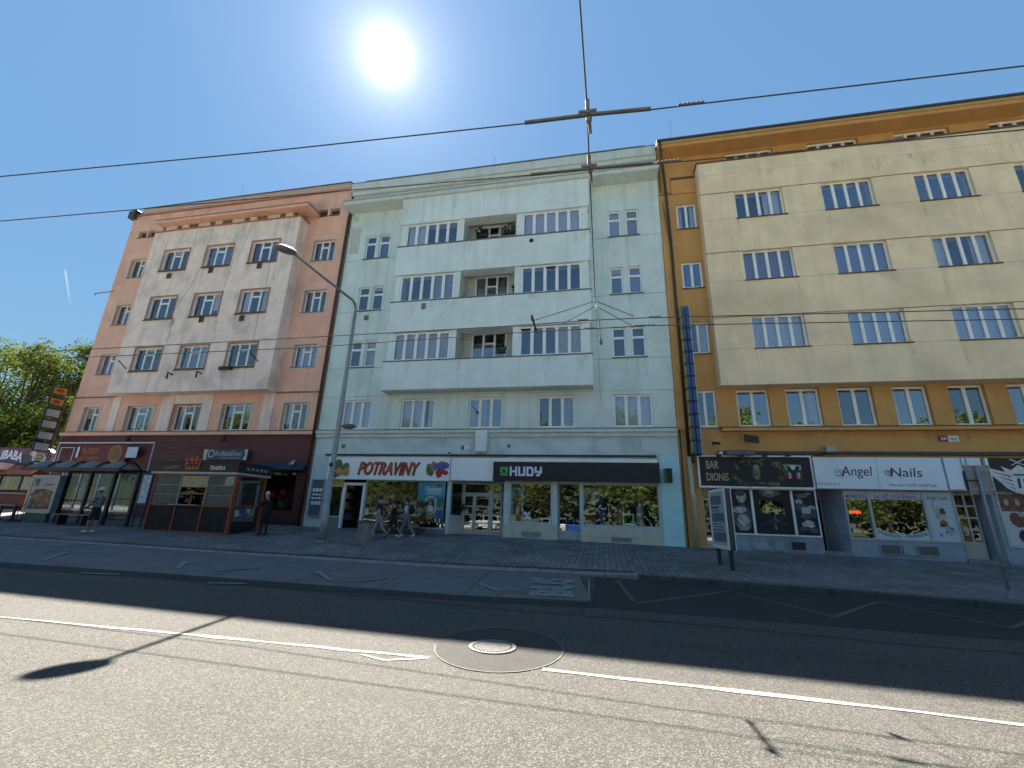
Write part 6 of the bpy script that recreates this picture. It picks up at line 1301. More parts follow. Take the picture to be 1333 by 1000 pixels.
black_c = M('black_cloth', (.018, .018, .022), .9, .3, 12); grey_sh = M('grey_shorts', (.30, .31, .34), .9, .1, 12); jeans = M('blue_grey_trousers', (.16, .18, .25), .9, .12, 12); white_c = M('white_cloth', (.55, .56, .58), .9, .08, 12)
t, i_, m_ = person('walker_dark', 'person in black T-shirt and grey shorts walking past the grocery beside the concrete bin', at_ground(491, 702), PI+.05, black_c, grey_sh, skin_m, shoe_b, skin_m)
t, i_, m_ = person('walker_middle', 'person all in black with shorts and white shoes, between two other walkers', at_ground(511, 700.5), PI+.1, black_c, black_c, skin_d, shoe_w, skin_d)
t, i_, m_ = person('walker_white', 'person in white top and blue grey trousers with a black backpack', at_ground(527, 700), PI, white_c, jeans, jeans, shoe_w, skin_m)
mb = MB(); mb.ball((-.21, 0, 1.22), .11, .15, .22, 10, 8); bp_ = mb.build('backpack', black_c, None, smooth=True); bp_.parent = t; bp_.location = (-.20, 0, 1.0)
for sd in (.11, -.11): s_ = MB().tube([(-.15, sd, 1.40), (-.02, sd, 1.455), (.12, sd, 1.36), (.13, sd, 1.15), (-.10, sd, 1.02)], .022, 6).build('strap', black_c, None); s_.parent = t; s_.location = WPOS[s_]
t, i_, m_ = person('kiosk_man', 'person with grey hair in a dark suit standing at the kiosk counter', at_ground(341, 697), PI-.25, M('dark_suit', (.014, .014, .018), .9, .2, 12), M('dark_suit', (0, 0, 0)), M('dark_suit', (0, 0, 0)), shoe_b, M('dark_suit', (0, 0, 0)), skin_m, hair_g)
s_ = MB().add([(.135, .06, 1.45), (.135, -.06, 1.45), (.205, -.07, 1.15), (.20, 0, .98), (.205, .07, 1.15)], [(0, 1, 2, 3, 4)]).build('shirt_front', white_c, None); s_.parent = t; s_.location = WPOS[s_]
t, i_, m_ = person('plaid_man', 'person in white cap, plaid shirt and dark shorts holding a paper at the bus shelter', at_ground(117, 694), PI+.15, plaid_mat(), black_c, skin_d, shoe_w, M('plaid_sleeve', (.09, .09, .11), .9, .4, 20), skin_d)
hd = i_['head']; mb = MB(); mb.ball((hd.x-.02, 0, hd.z+.06), .130, .122, .10, 12, 8); mb.slab([(hd.x+.07,-.08),(hd.x+.20,-.06),(hd.x+.20,.06),(hd.x+.07,.08)], hd.z+.025, hd.z+.04); c_ = mb.build('cap', white_c, None, smooth=False); c_.parent = t; c_.location = WPOS[c_]
h_ = (i_['hand0']+i_['hand1'])/2; s_ = MB().add([(h_.x+.02,-.16,h_.z+.04),(h_.x+.20,-.14,h_.z+.0),(h_.x+.24,.14,h_.z+.10),(h_.x+.06,.16,h_.z+.14),(h_.x+.02,-.16,h_.z+.05),(h_.x+.20,-.14,h_.z+.01),(h_.x+.24,.14,h_.z+.11),(h_.x+.06,.16,h_.z+.15)], [(0,1,2,3),(7,6,5,4),(0,4,5,1),(1,5,6,2),(2,6,7,3),(3,7,4,0)]).build('folded_paper', white_c, None)
# the paper is held, so it is a thing of its own
pm = Matrix.Translation(t.location) @ Matrix.Rotation(t.rotation_euler.z, 4, 'Z'); s_.matrix_world = pm @ Matrix.Translation(WPOS[s_]); tag(s_, 'folded white paper held by the person in plaid', 'paper')

# ================================================================== STREET FURNITURE
# street lamp
b = GS(418.5, 705.5); el = PY(461.5, 402, b.y); hd = PY(383, 331, 10.95); zb = sw(b.x, b.y)
lamp = thing('street_lamp', 'tall grey street lamp with a long arm over the road and an oval head', 'street lamp', (b.x, b.y, zb))
top = Vector((b.x, b.y, el.z-.2))
MB().tube([(b.x,b.y,zb-.05),(b.x,b.y,zb+1.3),(b.x,b.y,zb+1.32),(b.x,b.y,lerp(zb,top.z,.5)),tuple(top)], [.155,.15,.125,.11,.075], 14).build('pole', galv, lamp, smooth=True)
arm = [top + (hd-top)*0]; d_ = (hd-top); e1 = top + Vector((0,0,.55))
for k in range(1, 9): q = k/8; arm.append((top*(1-q)**2 + e1*2*q*(1-q) + (top+d_*.17+Vector((0,0,.40)))*q*q))
arm.append(hd)
MB().tube([tuple(p) for p in arm], [.06]*9+[.042], 10).build('arm', galv, lamp, smooth=True)
MB().lathe(b.x, b.y, [(.24, zb-.02), (.24, zb+.03), (.17, zb+.06)], 16).build('base_collar', galv, lamp)
dirn = (arm[-1]-arm[-2]); dirn.z = 0; dirn.normalize(); tip = PY(360, 319.5, hd.y-.78); cen = (hd+tip)/2; side = Vector((-dirn.y, dirn.x, 0)); ax = (tip-hd).normalized(); upv = side.cross(ax); upv = upv if upv.z > 0 else -upv
def shellpart(z0, z1, mat, name, parent, squash):
    mb = MB(); n, m = 18, 6; vs = []; fs = []
    for i in range(m+1):
        ph = (math.pi/2)*i/m
        for k in range(n): a = 2*math.pi*k/n; vs.append(tuple(cen + ax*(((tip-hd).length*.5+.02)*math.cos(a)*math.cos(ph)) + side*(.25*math.sin(a)*math.cos(ph)) + upv*(squash*math.sin(ph))))
    for i in range(m):
        for k in range(n): fs.append((i*n+k, i*n+(k+1) % n, (i+1)*n+(k+1) % n, (i+1)*n+k))
    return mb.add(vs, fs).build(name, mat, parent, smooth=True)
hdm = shellpart(0, 0, M('lamp_housing', (.28, .29, .30), .45, .08, 5, metal=.3), 'lamp_head', lamp, .13); shellpart(0, 0, M('lamp_bowl', (.16, .155, .15), .25, .15, 6), 'lamp_bowl', hdm, -.11)
p = PY(449, 557.5, b.y); sm = MB().tube([(b.x, b.y, p.z+.12), (b.x+.25, b.y-.05, p.z+.10)], .03, 6).build('side_arm', galv, lamp)
mb = MB(); mb.ball((b.x+.55, b.y-.08, p.z+.06), .36, .16, .12, 12, 6); mb.build('side_lamp_head', M('lamp_housing_dark', (.10, .105, .11), .5, .1, 5), lamp, smooth=True)
MB().box(b.x-.08, b.x+.08, b.y-.15, b.y-.12, zb+3.05, zb+3.2).build('pole_tag', black_sign, lamp)
# concrete litter bin
q = GS(470, 711); zb = sw(q.x, q.y); hw_ = .235
bin_ = thing('litter_bin', 'square weathered concrete litter bin beside the walkers', 'litter bin', (q.x, q.y, zb))
mb = MB(); mb.slab([(q.x-hw_,q.y-.05),(q.x+hw_,q.y-.05),(q.x+hw_,q.y+.40),(q.x-hw_,q.y+.40)], zb-.03, zb+.88)
cm = M('bin_concrete', (.24, .23, .21), .9, .15, 5, .5, 35, dirt=(.10, .095, .09), dscale=2, damt=.7); mb.build('body', cm, bin_, bevel=.04)
mb = MB(); plate(mb, q.x-hw_-.03, q.x+hw_+.03, zb+.88, zb+.95, q.y-.08, q.y+.43, []); mb.quad((q.x-hw_-.03,q.y+.43,zb+.88),(q.x-hw_-.03,q.y+.43,zb+.95),(q.x+hw_+.03,q.y+.43,zb+.95),(q.x+hw_+.03,q.y+.43,zb+.88)); mb.build('rim', M('bin_rim', (.10, .09, .075), .7, .2, 8), bin_, bevel=.01)
mb = MB(); mb.ball((q.x, q.y+.18, zb+.95), .16, .14, .05, 10, 6); mb.build('bin_liner', black_sign, bin_)
MB().box(q.x+.0, q.x+.18, q.y-.062, q.y-.05, zb+.35, zb+.62).build('door_plate', M('bin_plate', (.20, .195, .18), .7, .2, 6), bin_, bevel=.004)
# poster stand
g1, g2 = GS(937.5, 734.5), GS(954, 742.5); z1, z2 = sw(g1.x, g1.y), sw(g2.x, g2.y); d = Vector((g2.x-g1.x, g2.y-g1.y, 0)); L = d.length; d.normalize(); nn = Vector((d.y, -d.x, 0))
if nn.x > 0: nn = -nn
ps = thing('poster_stand', 'two-legged white poster stand with a newspaper poster on the pavement', 'poster stand', ((g1.x+g2.x)/2, (g1.y+g2.y)/2, (z1+z2)/2))
def obox(c, a, b, n0, n1, z0, z1, mb):
    P = [c+d*a+nn*n0, c+d*b+nn*n0, c+d*b+nn*n1, c+d*a+nn*n1]; ar = (P[1]-P[0]).cross(P[2]-P[0]).z
    return mb.slab([(p.x, p.y) for p in (P if ar > 0 else P[::-1])], z0, z1)
g0 = Vector((g1.x, g1.y, 0)); zt = PY(944, 637.5, (g1.y+g2.y)/2).z; zl = z2 + .62
for a, zz in ((0, z1), (L, z2)): obox(g0, a-.06, a+.06, -.05, .05, zz-.03, zl+.1, MB()).build('leg', dark_metal, ps)
obox(g0, -.22, L+.22, -.09, .09, zl, zt, MB()).build('case', M('case_dark_green', (.04, .06, .06), .4, .1, 4), ps, bevel=.01)
fr_ = MB(); 
for a, b_, c0, c1 in ((-.24, -.12, zl, zt), (L+.12, L+.24, zl, zt), (-.12, L+.12, zl, zl+.12), (-.12, L+.12, zt-.10, zt)): obox(g0, a, b_, .092, .115, c0, c1, fr_)
fr_.build('frame', white_paint, ps); fr_ = MB(); obox(g0, L+.12, L+.245, -.115, -.092, zl, zt, fr_); fr_.build('frame', white_paint, ps)
po = obox(g0, -.12, L+.12, .093, .100, zl+.12, zt-.10, MB()).build('poster', M('poster_grey_white', (.42, .45, .47), .4, .1, 3), ps)
rr = random.Random(9); zz = zt-.22; mm = [M('print_news_grey', (.14, .15, .17), .5, .5, 20), M('print_news_blue', (.06, .09, .2), .5, .2, 6)]
mb = MB(); 
while zz > zl+.3:
    hh = rr.choice((.04, .06, .09, .30)); obox(g0, -.06, -.06+(L+.10)*rr.uniform(.6, 1), .1005, .103, zz-hh, zz, mb) ; mb.m[-6:] = [1 if .07 < hh < .1 else 0]*6; zz -= hh+.05
o_ = mb.build('poster_print', mm, po); o_['kind'] = 'stuff'
# traffic sign seen from behind
b = GS(1316, 778); zb = sw(b.x, b.y); zt = PY(1272, 606, b.y-.03).z
ts = thing('traffic_sign', 'grey back of a rectangular traffic sign on a galvanised pole at the kerb', 'traffic sign', (b.x, b.y, zb))
MB().tube([(b.x,b.y,zb-.05),(b.x,b.y,zt-.02)], .035, 10).build('pole', galv, ts, smooth=True)
MB().tube([(b.x,b.y,zb-.02),(b.x,b.y,zb+.16)], .055, 10).build('pole_foot', galv, ts); MB().box(b.x-.12, b.x+.12, b.y-.1, b.y+.1, zb-.01, zb+.02).build('foot_plate', galv, ts)
for k in range(4):
    MB().tube([(b.x+(-.09, .09)[k % 2], b.y+(-.07, .07)[k//2], zb+.02), (b.x+(-.09, .09)[k % 2], b.y+(-.07, .07)[k//2], zb+.05)], .014, 6).build('bolt', galv, ts)
pl = rect([(1265.7,606.7),(1289,605.7),(1297,643.8),(1273.5,644.7)], b.y+.06); zc0, zc1 = pl[2], pl[3]
mb = MB(); mb.prism([(b.x-.24,zc0),(b.x+.32,zc0),(b.x+.32,zc1),(b.x-.24,zc1)], b.y+.045, b.y+.055); mb.build('sign_plate', M('sign_back_grey', (.22, .25, .27), .5, .06, 4), ts)
for z in (zc0+.14, zc1-.14): MB().box(b.x-.22, b.x+.30, b.y+.02, b.y+.044, z-.025, z+.025).build('clamp_rail', galv, ts)
for q in ((-.255, -.225), (.305, .335)): MB().box(b.x+q[0], b.x+q[1], b.y+.03, b.y+.07, zc0-.01, zc1+.01).build('edge_fold', galv, ts)
mb = MB(); vs = []
N = 20
for k in range(N): a = 2*PI*k/N; vs += [(b.x-.30+.13*math.cos(a), b.y+.02+.24*math.cos(a), zc1-.42+.27*math.sin(a)), (b.x-.32+.13*math.cos(a), b.y+.03+.24*math.cos(a), zc1-.42+.27*math.sin(a))]
mb.add(vs, [tuple(range(0, 2*N, 2)), tuple(range(2*N-1, 0, -2))] + [(2*k, 2*k+1, (2*k+3) % (2*N), (2*k+2) % (2*N)) for k in range(N)]); mb.build('round_sign', dark_metal, ts); MB().tube([(b.x-.30,b.y+.02,zc1-.42),(b.x,b.y,zc1-.42)], .02, 6).build('bracket', dark_metal, ts)
# newspaper kiosk
A, B = GS(182.7, 689.5), GS(291.9, 696.4); ky = (A.y+B.y)/2; kx0, kx1 = PY(182.7,689.5,ky).x+.12, PY(291.9,696.4,ky).x; kz = sw((kx0+kx1)/2, ky)-.02
kzt = PY(300,618,ky).z; kbk = PXp(346.5,622,kx1).y; kfz = PY(307.5,602.2,ky-.1).z
ks = thing('newspaper_kiosk', 'orange red framed tobacco kiosk with black TRAFIKA fascia on the pavement', 'kiosk', ((kx0+kx1)/2, ky, kz))
kh = kzt-kz; zm = kz+kh*.46; xs3 = [kx0, lerp(kx0, kx1, .335), lerp(kx0, kx1, .665), kx1]; pt = .07
dark_panel = M('kiosk_dark_panel', (.016, .014, .014), .75, .25, 3, dirt=(.06, .055, .05), dscale=2.5, damt=.5); glass_k = glass_mat('kiosk_glass', (.25, .28, .27), 1.7)
MB().box(kx0+.08, kx1-.08, ky+.25, kbk-.08, kz+.05, kzt-.02).build('core', M('kiosk_inside', (.06, .055, .05), .9, .4, 3), ks)
for i, x in enumerate(xs3): MB().box(x-pt/2, x+pt/2, ky, ky+pt, kz, zm if 0 < i < 3 else kzt).build('post', terra_red, ks)
for x in xs3[1:3]: MB().box(x-.03, x+.03, ky+.01, ky+.06, zm+.03, kzt).build('post', zinc, ks)
for z, h_, m_ in ((kz, .07, terra_red), (zm-.04, .07, terra_red), (kzt-.05, .05, terra_red)):
    for i in range(3): MB().box(xs3[i]+pt/2+.002, xs3[i+1]-pt/2-.002, ky+.005, ky+.06, z, z+h_).build('rail', m_, ks)
for i in range(3):
    MB().box(xs3[i]+pt/2, xs3[i+1]-pt/2, ky+.03, ky+.05, kz+.07, zm-.04).build('panel', dark_panel, ks)
    if i != 1:
        for j in range(3):
            z0, z1 = lerp(zm+.03, kzt-.05, j/3), lerp(zm+.03, kzt-.05, (j+1)/3); MB().box(xs3[i]+pt/2+.01, xs3[i+1]-pt/2-.01, ky+.03+.005*j, ky+.045+.005*j, z0+.008, z1-.018).build('shutter_panel', M('kiosk_shutter', (.07, .085, .08), .4, .2, 3), ks); MB().box(xs3[i]+pt/2, xs3[i+1]-pt/2, ky+.015, ky+.028, z1-.016, z1+.004).build('shutter_rail', zinc, ks)
    else:
        z0, z1 = zm+.03, kzt-.05; a, b_ = xs3[1]+.05, xs3[2]-.05
        for k in range(4): z = z1-.02-.13*k; MB().box(a, b_, ky+.02+.004*k, ky+.035+.004*k, z-.125, z).build('blind_slat', M('cream_blind', (.44, .37, .20), .7, .1, 5), ks)
        MB().box(a, b_, ky+.06, ky+.07, z0, z1-.55).build('pane', glass_k, ks); MB().box(a, b_, ky+.02, ky+.06, z0+.46, z0+.53).build('rail', terra_red, ks); MB().box((a+b_)/2-.03, (a+b_)/2+.03, ky+.02, ky+.06, z0, z0+.46).build('post', terra_red, ks)
        for k in range(7): x = lerp(a+.1, b_-.2, k/6); MB().box(x, x+.14, ky+.10, ky+.14, z0+.05, z0+.25+.1*(k % 3)).build('magazine', goods[k % 6], ks)
MB().box(lerp(kx0,kx1,.28), lerp(kx0,kx1,.64), ky-.16, ky+.03, zm+.0, zm+.035).build('counter', zinc, ks)
MB().box(xs3[2]+.95, xs3[3]-.06, ky+.005, ky+.02, kzt-.48, kzt-.10).build('notice', M('notice_cream', (.42, .40, .27), .6, .4, 9), ks)
# kiosk right side
ym = [ky, kbk]; 
for y in (ky+.02, kbk-.12): MB().box(kx1-.03, kx1+.04, y+.005, y+.16, kz, kzt).build('post', terra_red, ks)
MB().box(kx1-.02, kx1+.03, ky+.19, kbk-.13, zm-.02, zm+.06).build('rail', terra_red, ks); MB().box(kx1-.02, kx1+.03, ky+.19, kbk-.13, kzt-.06, kzt).build('rail', terra_red, ks); MB().box(kx1-.01, kx1+.005, ky+.19, kbk-.13, zm+.06, kzt-.06).build('pane', glass_shop, ks); MB().box(kx1-.02, kx1+.012, ky+.19, kbk-.13, kz+.02, zm-.02).build('panel', dark_panel, ks)
mb = MB(); mb.box(kx1+.014, kx1+.03, ky+.25, kbk-.35, kz+.55, zm-.06); mb.build('newspaper_board', M('print_news_board', (.12, .13, .19), .5, .7, 6), ks)
for k in range(5): y = lerp(ky+.3, kbk-.7, k/4); MB().box(kx1+.031, kx1+.045, y, y+.28, zm-.42+.12*(k % 2), zm-.15+.08*(k % 2)).build('magazine', [goods[3], goods[4], M('mag_violet', (.14, .13, .3)), goods[3], goods[1]][k], ks)
# back and left walls, roof, fascia
MB().box(kx0, kx0+.05, ky+.08, kbk, kz, kzt).build('side_wall', terra_red, ks); MB().box(kx0+.05, kx1-.03, kbk-.06, kbk, kz, kzt).build('back_wall', terra_red, ks)
MB().box(kx0-.15, kx1+.15, ky-.15, kbk+.15, kzt+.003, kzt+.09).build('fascia_strip', M('strip_white', (.42, .43, .45), .5, .15, 9), ks)
fz0, fz1 = kzt+.093, kfz
mb = MB().box(kx0-.16, kx1+.16, ky-.16, kbk+.16, fz0, fz1); mb.build('fascia', black_sign, ks); MB().box(kx0-.2, kx1+.2, ky-.2, kbk+.2, fz1+.002, fz1+.04).build('roof', dark_metal, ks)
fx0, fx1 = kx0-.16, kx1+.16; FW = fx1-fx0; fh = fz1-fz0
vs, fs = WORDS['Chesterfield']; mb = MB(); mb.add([(fx0+FW*(.14+.18*a)+.12*(b-.5)*fh, ky-.166, fz0+fh*(.26+.40*b+.16*(a-.5))) for a, b in vs], fs); mb.build('lettering', M('letter_amber', (.45, .17, .02), .5), ks)
word_obj('TRAFIKA', (fx0+FW*.675, fx0+FW*.86, fz0+fh*.20, fz0+fh*.62), ky-.166, M('letter_white_plain', (.60, .60, .62), .5), ks, .15)
cx_ = fx0+FW*.48; cw = FW*.10
mb = MB(); mb.prism([(cx_-cw*.8,fz0+fh*.22),(cx_+cw*.75,fz0+fh*.22),(cx_+cw,fz1+.22),(cx_+cw*.55,fz1-.02),(cx_+cw*.35,fz1+.30),(cx_,fz1+.02),(cx_-cw*.35,fz1+.30),(cx_-cw*.55,fz1-.02),(cx_-cw,fz1+.22)], ky-.20, ky-.165); mb.build('crown_emblem', M('crown_orange', (.52, .085, .02), .5, .2, 6), ks)
mb = MB()
for k in range(6): mb.add([(x, ky-.203, z) for x, z in E(cx_+cw*(-.6+.24*k), fz0+fh*(.60+.18*(k % 2)), .07, .10, 8)], [tuple(range(8))])
mb.build('crown_jewels', black_sign, ks)['kind'] = 'stuff'
mb = MB(); vv = []
for k in range(5): y0 = ky+.35+k*.28; mb.add([(kx1+.166, y0, fz0+fh*.35), (kx1+.166, y0+.18, fz0+fh*.35), (kx1+.166, y0+.18, fz0+fh*(.55+.1*(k % 2))), (kx1+.166, y0, fz0+fh*.6)], [(0,1,2,3)])
mb.build('side_lettering', M('letter_grey', (.28, .28, .30), .5), ks)['kind'] = 'stuff'
# bus shelter
pts = [GS(71.4,679.7), GS(101,681.8), GS(132.3,683.9), GS(163.8,684.9)]; sy_ = sum(p.y for p in pts)/4; px_ = [PY(u, v, sy_).x for u, v in ((71.4,679.7),(101,681.8),(132.3,683.9),(163.8,684.9))]
zr = PY(140, 614.5, sy_).z; x_l = PZ(40,612,zr+.02).x; x_r = PZ(187,616,zr+.02).x; yf_ = (PZ(42,611.5,zr).y+PZ(187,616,zr).y)/2; yf_ = min(yf_, sy_-.6)
sh = thing('bus_shelter', 'dark framed bus shelter with a four-dome roof and glass back wall', 'bus shelter', ((px_[0]+px_[3])/2, sy_, sw(px_[1], sy_)))
for i, x in enumerate(px_): MB().box(x-.07, x+.07, sy_-.07, sy_+.07, sw(x, sy_)-.03, zr).build('post', dark_metal, sh, bevel=.01)
for i in range(3):
    a, b_ = px_[i]+.08, px_[i+1]-.08; zg = sw(a, sy_)
    MB().box(a, b_, sy_-.006, sy_+.006, zg+.28, zr-.12).build('glass_panel', glass_mat('shelter_glass', (.72, .75, .76), 1.25), sh)
    for z in (zg+.24, zg+1.05 if i < 2 else zg+1.22, zr-.11): MB().box(a, b_, sy_-.03, sy_+.03, z, z+.06).build('rail', dark_metal, sh)
yb0, yb1 = yf_, sy_+.45; nb = 4; xr = [lerp(x_l, x_r, k/nb) for k in range(nb+1)]
dome = M('smoky_dome', (.11, .125, .12), .4, .12, 4)
for k in range(nb):
    mb = MB(); vs = []; N, Mm = 10, 8
    for i in range(N+1):
        for j in range(Mm+1): u, v = i/N, j/Mm; vs.append((lerp(xr[k]+.06, xr[k+1]-.06, u), lerp(yb0+.05, yb1-.05, v), zr+.10+.44*math.sin(PI*u)**.8*math.sin(PI*v)**.55))
    mb.add(vs, [(i*(Mm+1)+j, (i+1)*(Mm+1)+j, (i+1)*(Mm+1)+j+1, i*(Mm+1)+j+1) for i in range(N) for j in range(Mm)]); mb.build('roof_dome', dome, sh, smooth=True)
for x in xr:
    mb = MB(); mb.tube([(x, yb0+(yb1-yb0)*k/8, zr+.12+.36*math.sin(PI*k/8)) for k in range(9)], .05, 6); mb.build('roof_rib', dark_metal, sh)
mb = MB(); mb.box(x_l-.05, x_r+.05, yb0-.06, yb0+.04, zr-.02, zr+.14); mb.build('gutter', dark_metal, sh); MB().box(x_l-.05, x_r+.05, yb1-.04, yb1+.06, zr-.02, zr+.14).build('gutter', dark_metal, sh)
for x in px_: MB().box(x-.04, x+.04, yb0+.04, yb1-.04, zr+.002, zr+.10).build('cross_beam', dark_metal, sh)
# bench inside
bx0 = GS(85, 681).x; bx1 = bx0+2.3; ybn = sy_-.55; zbn = sw(bx0, ybn)
bn = thing('bench', 'narrow bench in the bus shelter in front of the glass wall', 'bench', ((bx0+bx1)/2, ybn, zbn))
for k in range(3): MB().box(bx0, bx1, ybn-.24+.16*k, ybn-.10+.16*k, zbn+.44, zbn+.48).build('slat', M('bench_wood', (.26, .22, .17), .7, .15, 6), bn)
for x in (bx0+.35, bx1-.5): MB().box(x-.07, x+.07, ybn-.2, ybn+.2, zbn-.01, zbn+.437).build('leg', dark_metal, bn)
# advertising case at the left end of the shelter, turned a little to the road
ad0, ad1 = GS(30, 678.5), GS(67, 683); adx0, adx1 = PY(33,675,sy_-.2).x, PY(69,678,sy_-.2).x; ya0 = sy_-.35; zad = sw(adx0, ya0); adt = PY(68, 619, ya0).z
ad = thing('advertising_case', 'glazed advertising case with a pizza poster at the left end of the shelter', 'advertising case', ((adx0+adx1)/2, ya0, zad))
MB().box(adx0+.25, adx1-.2, ya0-.08, ya0+.10, zad-.02, zad+.42).build('foot', M('foot_green', (.05, .075, .07), .6), ad); mb = MB(); plate(mb, adx0, adx1, zad+.42, adt, ya0-.13, ya0+.16, [(adx0+.14, adx1-.12, zad+.55, adt-.12)]); mb.build('case', zinc, ad)
pp = MB().box(adx0+.13, adx1-.11, ya0-.10, ya0-.08, zad+.54, adt-.11).build('poster', M('poster_cream', (.40, .40, .37), .8, .1, 2), ad); x0, x1, z0, z1 = adx0+.14, adx1-.12, zad+.55, adt-.12
W_, H_ = x1-x0, z1-z0; P_ = lambda u, v: (x0+u*W_, z0+v*H_); mb = MB(); lay = [ya0-.102]; fl_([P_(.06,.03),P_(.96,.05),P_(.92,.58),P_(.5,.66),P_(.15,.62)], 0); fl_(E(*P_(.62,.35), W_*.33, H_*.25, 18, wob=.08), 1); fl_(E(*P_(.64,.36), W_*.27, H_*.20, 18, wob=.1), 2)
rr = random.Random(5)
for k in range(16): a = rr.random()*6.28; q = rr.random()**.5; fl_(E(*P_(.63+.24*q*math.cos(a), .36+.18*q*math.sin(a)), W_*.05, H_*.03, 8, wob=.3), rr.choice((1, 3, 4)))
for k in range(10): fl_(E(*P_(.12+.3*rr.random(), .1+.48*rr.random()), W_*.08, H_*.05, 8, wob=.3), rr.choice((1, 5, 0)))
for u in (.10, .17, .24): fl_([P_(u,.82),P_(u+.035,.82),P_(u+.035,.96),P_(u,.96)], 6)
for u in (.12, .22): fl_([P_(u,.73),P_(u+.05,.73),P_(u+.05,.80),P_(u,.80)], 6)
mb.build('poster_print', [M('print_dark_wood', (.035, .028, .022), .5, .4, 4), M('print_crust', (.25, .15, .06), .5, .4, 8), M('print_tomato', (.20, .045, .025), .5, .5, 7), M('print_cheese', (.36, .27, .12), .5), M('print_basil', (.05, .08, .03), .5), M('print_olive', (.10, .09, .05), .5), M('print_black_mark', (.02, .02, .02), .5)], pp)
word_obj('pizza', (P_(.48,0)[0], P_(.88,0)[0], P_(0,.74)[1], P_(0,.82)[1]), ya0-.113, M('print_red_word', (.25, .03, .03), .5), pp, .15)
# blue timetable board right of the shelter
q = rect([r2(*p) for p in [(88,248),(132,250),(105,440),(45,432)]], sy_-.1); t = thing('timetable_board', 'blue edged timetable board between the bus shelter and the kiosk', 'timetable board', ((q[0]+q[1])/2, sy_, sw(q[0], sy_)))
MB().box(q[0]-.06, q[1]+.06, sy_-.08, sy_-.02, q[2]-.08, q[3]+.08).build('case', M('case_navy', (.03, .05, .12), .5), t); MB().box(q[0], q[1], sy_-.09, sy_-.081, q[2], q[3]).build('sheet', M('sheet_pale', (.42, .50, .60), .5, .3, 9), t)
for x in (q[0], q[1]): MB().tube([(x, sy_-.05, sw(x, sy_)-.03), (x, sy_-.05, q[3]+.1)], .03, 6).build('post', dark_metal, t)
# produce stand in front of the grocery
a, b_ = PY(474,690,21.2).x, PY(548,690,21.2).x
for k, (x0, x1, nm) in enumerate(((a, lerp(a, b_, .48), 'left'), (lerp(a, b_, .52), b_, 'right'))):
    zb = sw(x0, 21.2); st = thing('produce_stand', ('stepped fruit stand nearer the grocery door', 'stepped fruit stand nearer the turquoise poster')[k], 'stand', ((x0+x1)/2, 21.3, zb))
    for j in range(4):
        y0 = 20.75+.28*j; z = zb+.30+.36*j; MB().box(x0, x1, y0, y0+.30, z-.04, z).build('shelf', M('stand_board', (.10, .075, .05), .8), st)
        for xx in (x0+.04, x1-.08): MB().box(xx, xx+.04, y0+.12, y0+.16, sw(x0, y0)-.02, z-.042).build('leg', dark_metal, st)
        n = 3
        for i in range(n):
            cx0, cx1 = lerp(x0, x1, i/n)+.03, lerp(x0, x1, (i+1)/n)-.03; fk = ('oranges', 'tomatoes', 'green apples', 'lemons', 'dark plums', 'potatoes')[(i*5+j*2+k*3) % 6]; fm = {'oranges': goods[5], 'tomatoes': goods[0], 'green apples': goods[2], 'lemons': goods[1], 'dark plums': M('plum', (.06, .02, .05), .5), 'potatoes': M('potato', (.28, .2, .11), .8)}[fk]
            cr_ = thing('produce_crate', '%s crate of %s on the %s step of the %s fruit stand' % (('left', 'middle', 'right')[i], fk, ('lowest', 'second', 'third', 'top')[j], ('left', 'right')[k]), 'crate', ((cx0+cx1)/2, y0+.15, z), 'crates of fruit on the grocery stands')
            mb = MB(); plate(mb, cx0, cx1, z+.003, z+.15, y0+.0, y0+.02, []); mb.box(cx0, cx0+.015, y0+.02, y0+.27, z+.003, z+.15); mb.box(cx1-.015, cx1, y0+.02, y0+.27, z+.003, z+.15); mb.box(cx0, cx1, y0+.27, y0+.29, z+.003, z+.15); mb.box(cx0+.015, cx1-.015, y0+.02, y0+.27, z+.003, z+.02); mb.build('box', M('crate_dark', (.06, .05, .04), .8) if (i+j) % 2 else M('crate_wood', (.28, .20, .11), .8), cr_)
            mb = MB()
            for q in range(14): mb.ball((lerp(cx0+.05, cx1-.05, R_.random()), y0+.05+.2*R_.random(), z+.13+.03*R_.random()), .045, .045, .045, 7, 5)
            f_ = mb.build('fruit', fm, cr_, smooth=True); f_['kind'] = 'stuff'
# flower trough pieces on the top balcony and loggia plants
def leaf_mat(name, c, c2, tr=.3):
    m = bpy.data.materials.new(name); m.use_nodes = True; nt = m.node_tree; n = nt.nodes; l = nt.links; n.clear(); o = n.new('ShaderNodeOutputMaterial'); d = n.new('ShaderNodeBsdfDiffuse'); t = n.new('ShaderNodeBsdfTranslucent'); mx = n.new('ShaderNodeMixShader'); mx.inputs[0].default_value = tr
    rnd = n.new('ShaderNodeNewGeometry'); r = n.new('ShaderNodeMixRGB'); r.inputs[1].default_value = (*c, 1); r.inputs[2].default_value = (*c2, 1); l.new(rnd.outputs['Random Per Island'], r.inputs[0]); l.new(r.outputs[0], d.inputs[0])
    br = n.new('ShaderNodeMixRGB'); br.blend_type = 'MULTIPLY'; br.inputs[0].default_value = 1; br.inputs[2].default_value = (1.25, 1.35, .6, 1); l.new(r.outputs[0], br.inputs[1]); l.new(br.outputs[0], t.inputs[0]); l.new(d.outputs[0], mx.inputs[1]); l.new(t.outputs[0], mx.inputs[2]); l.new(mx.outputs[0], o.inputs[0]); return m
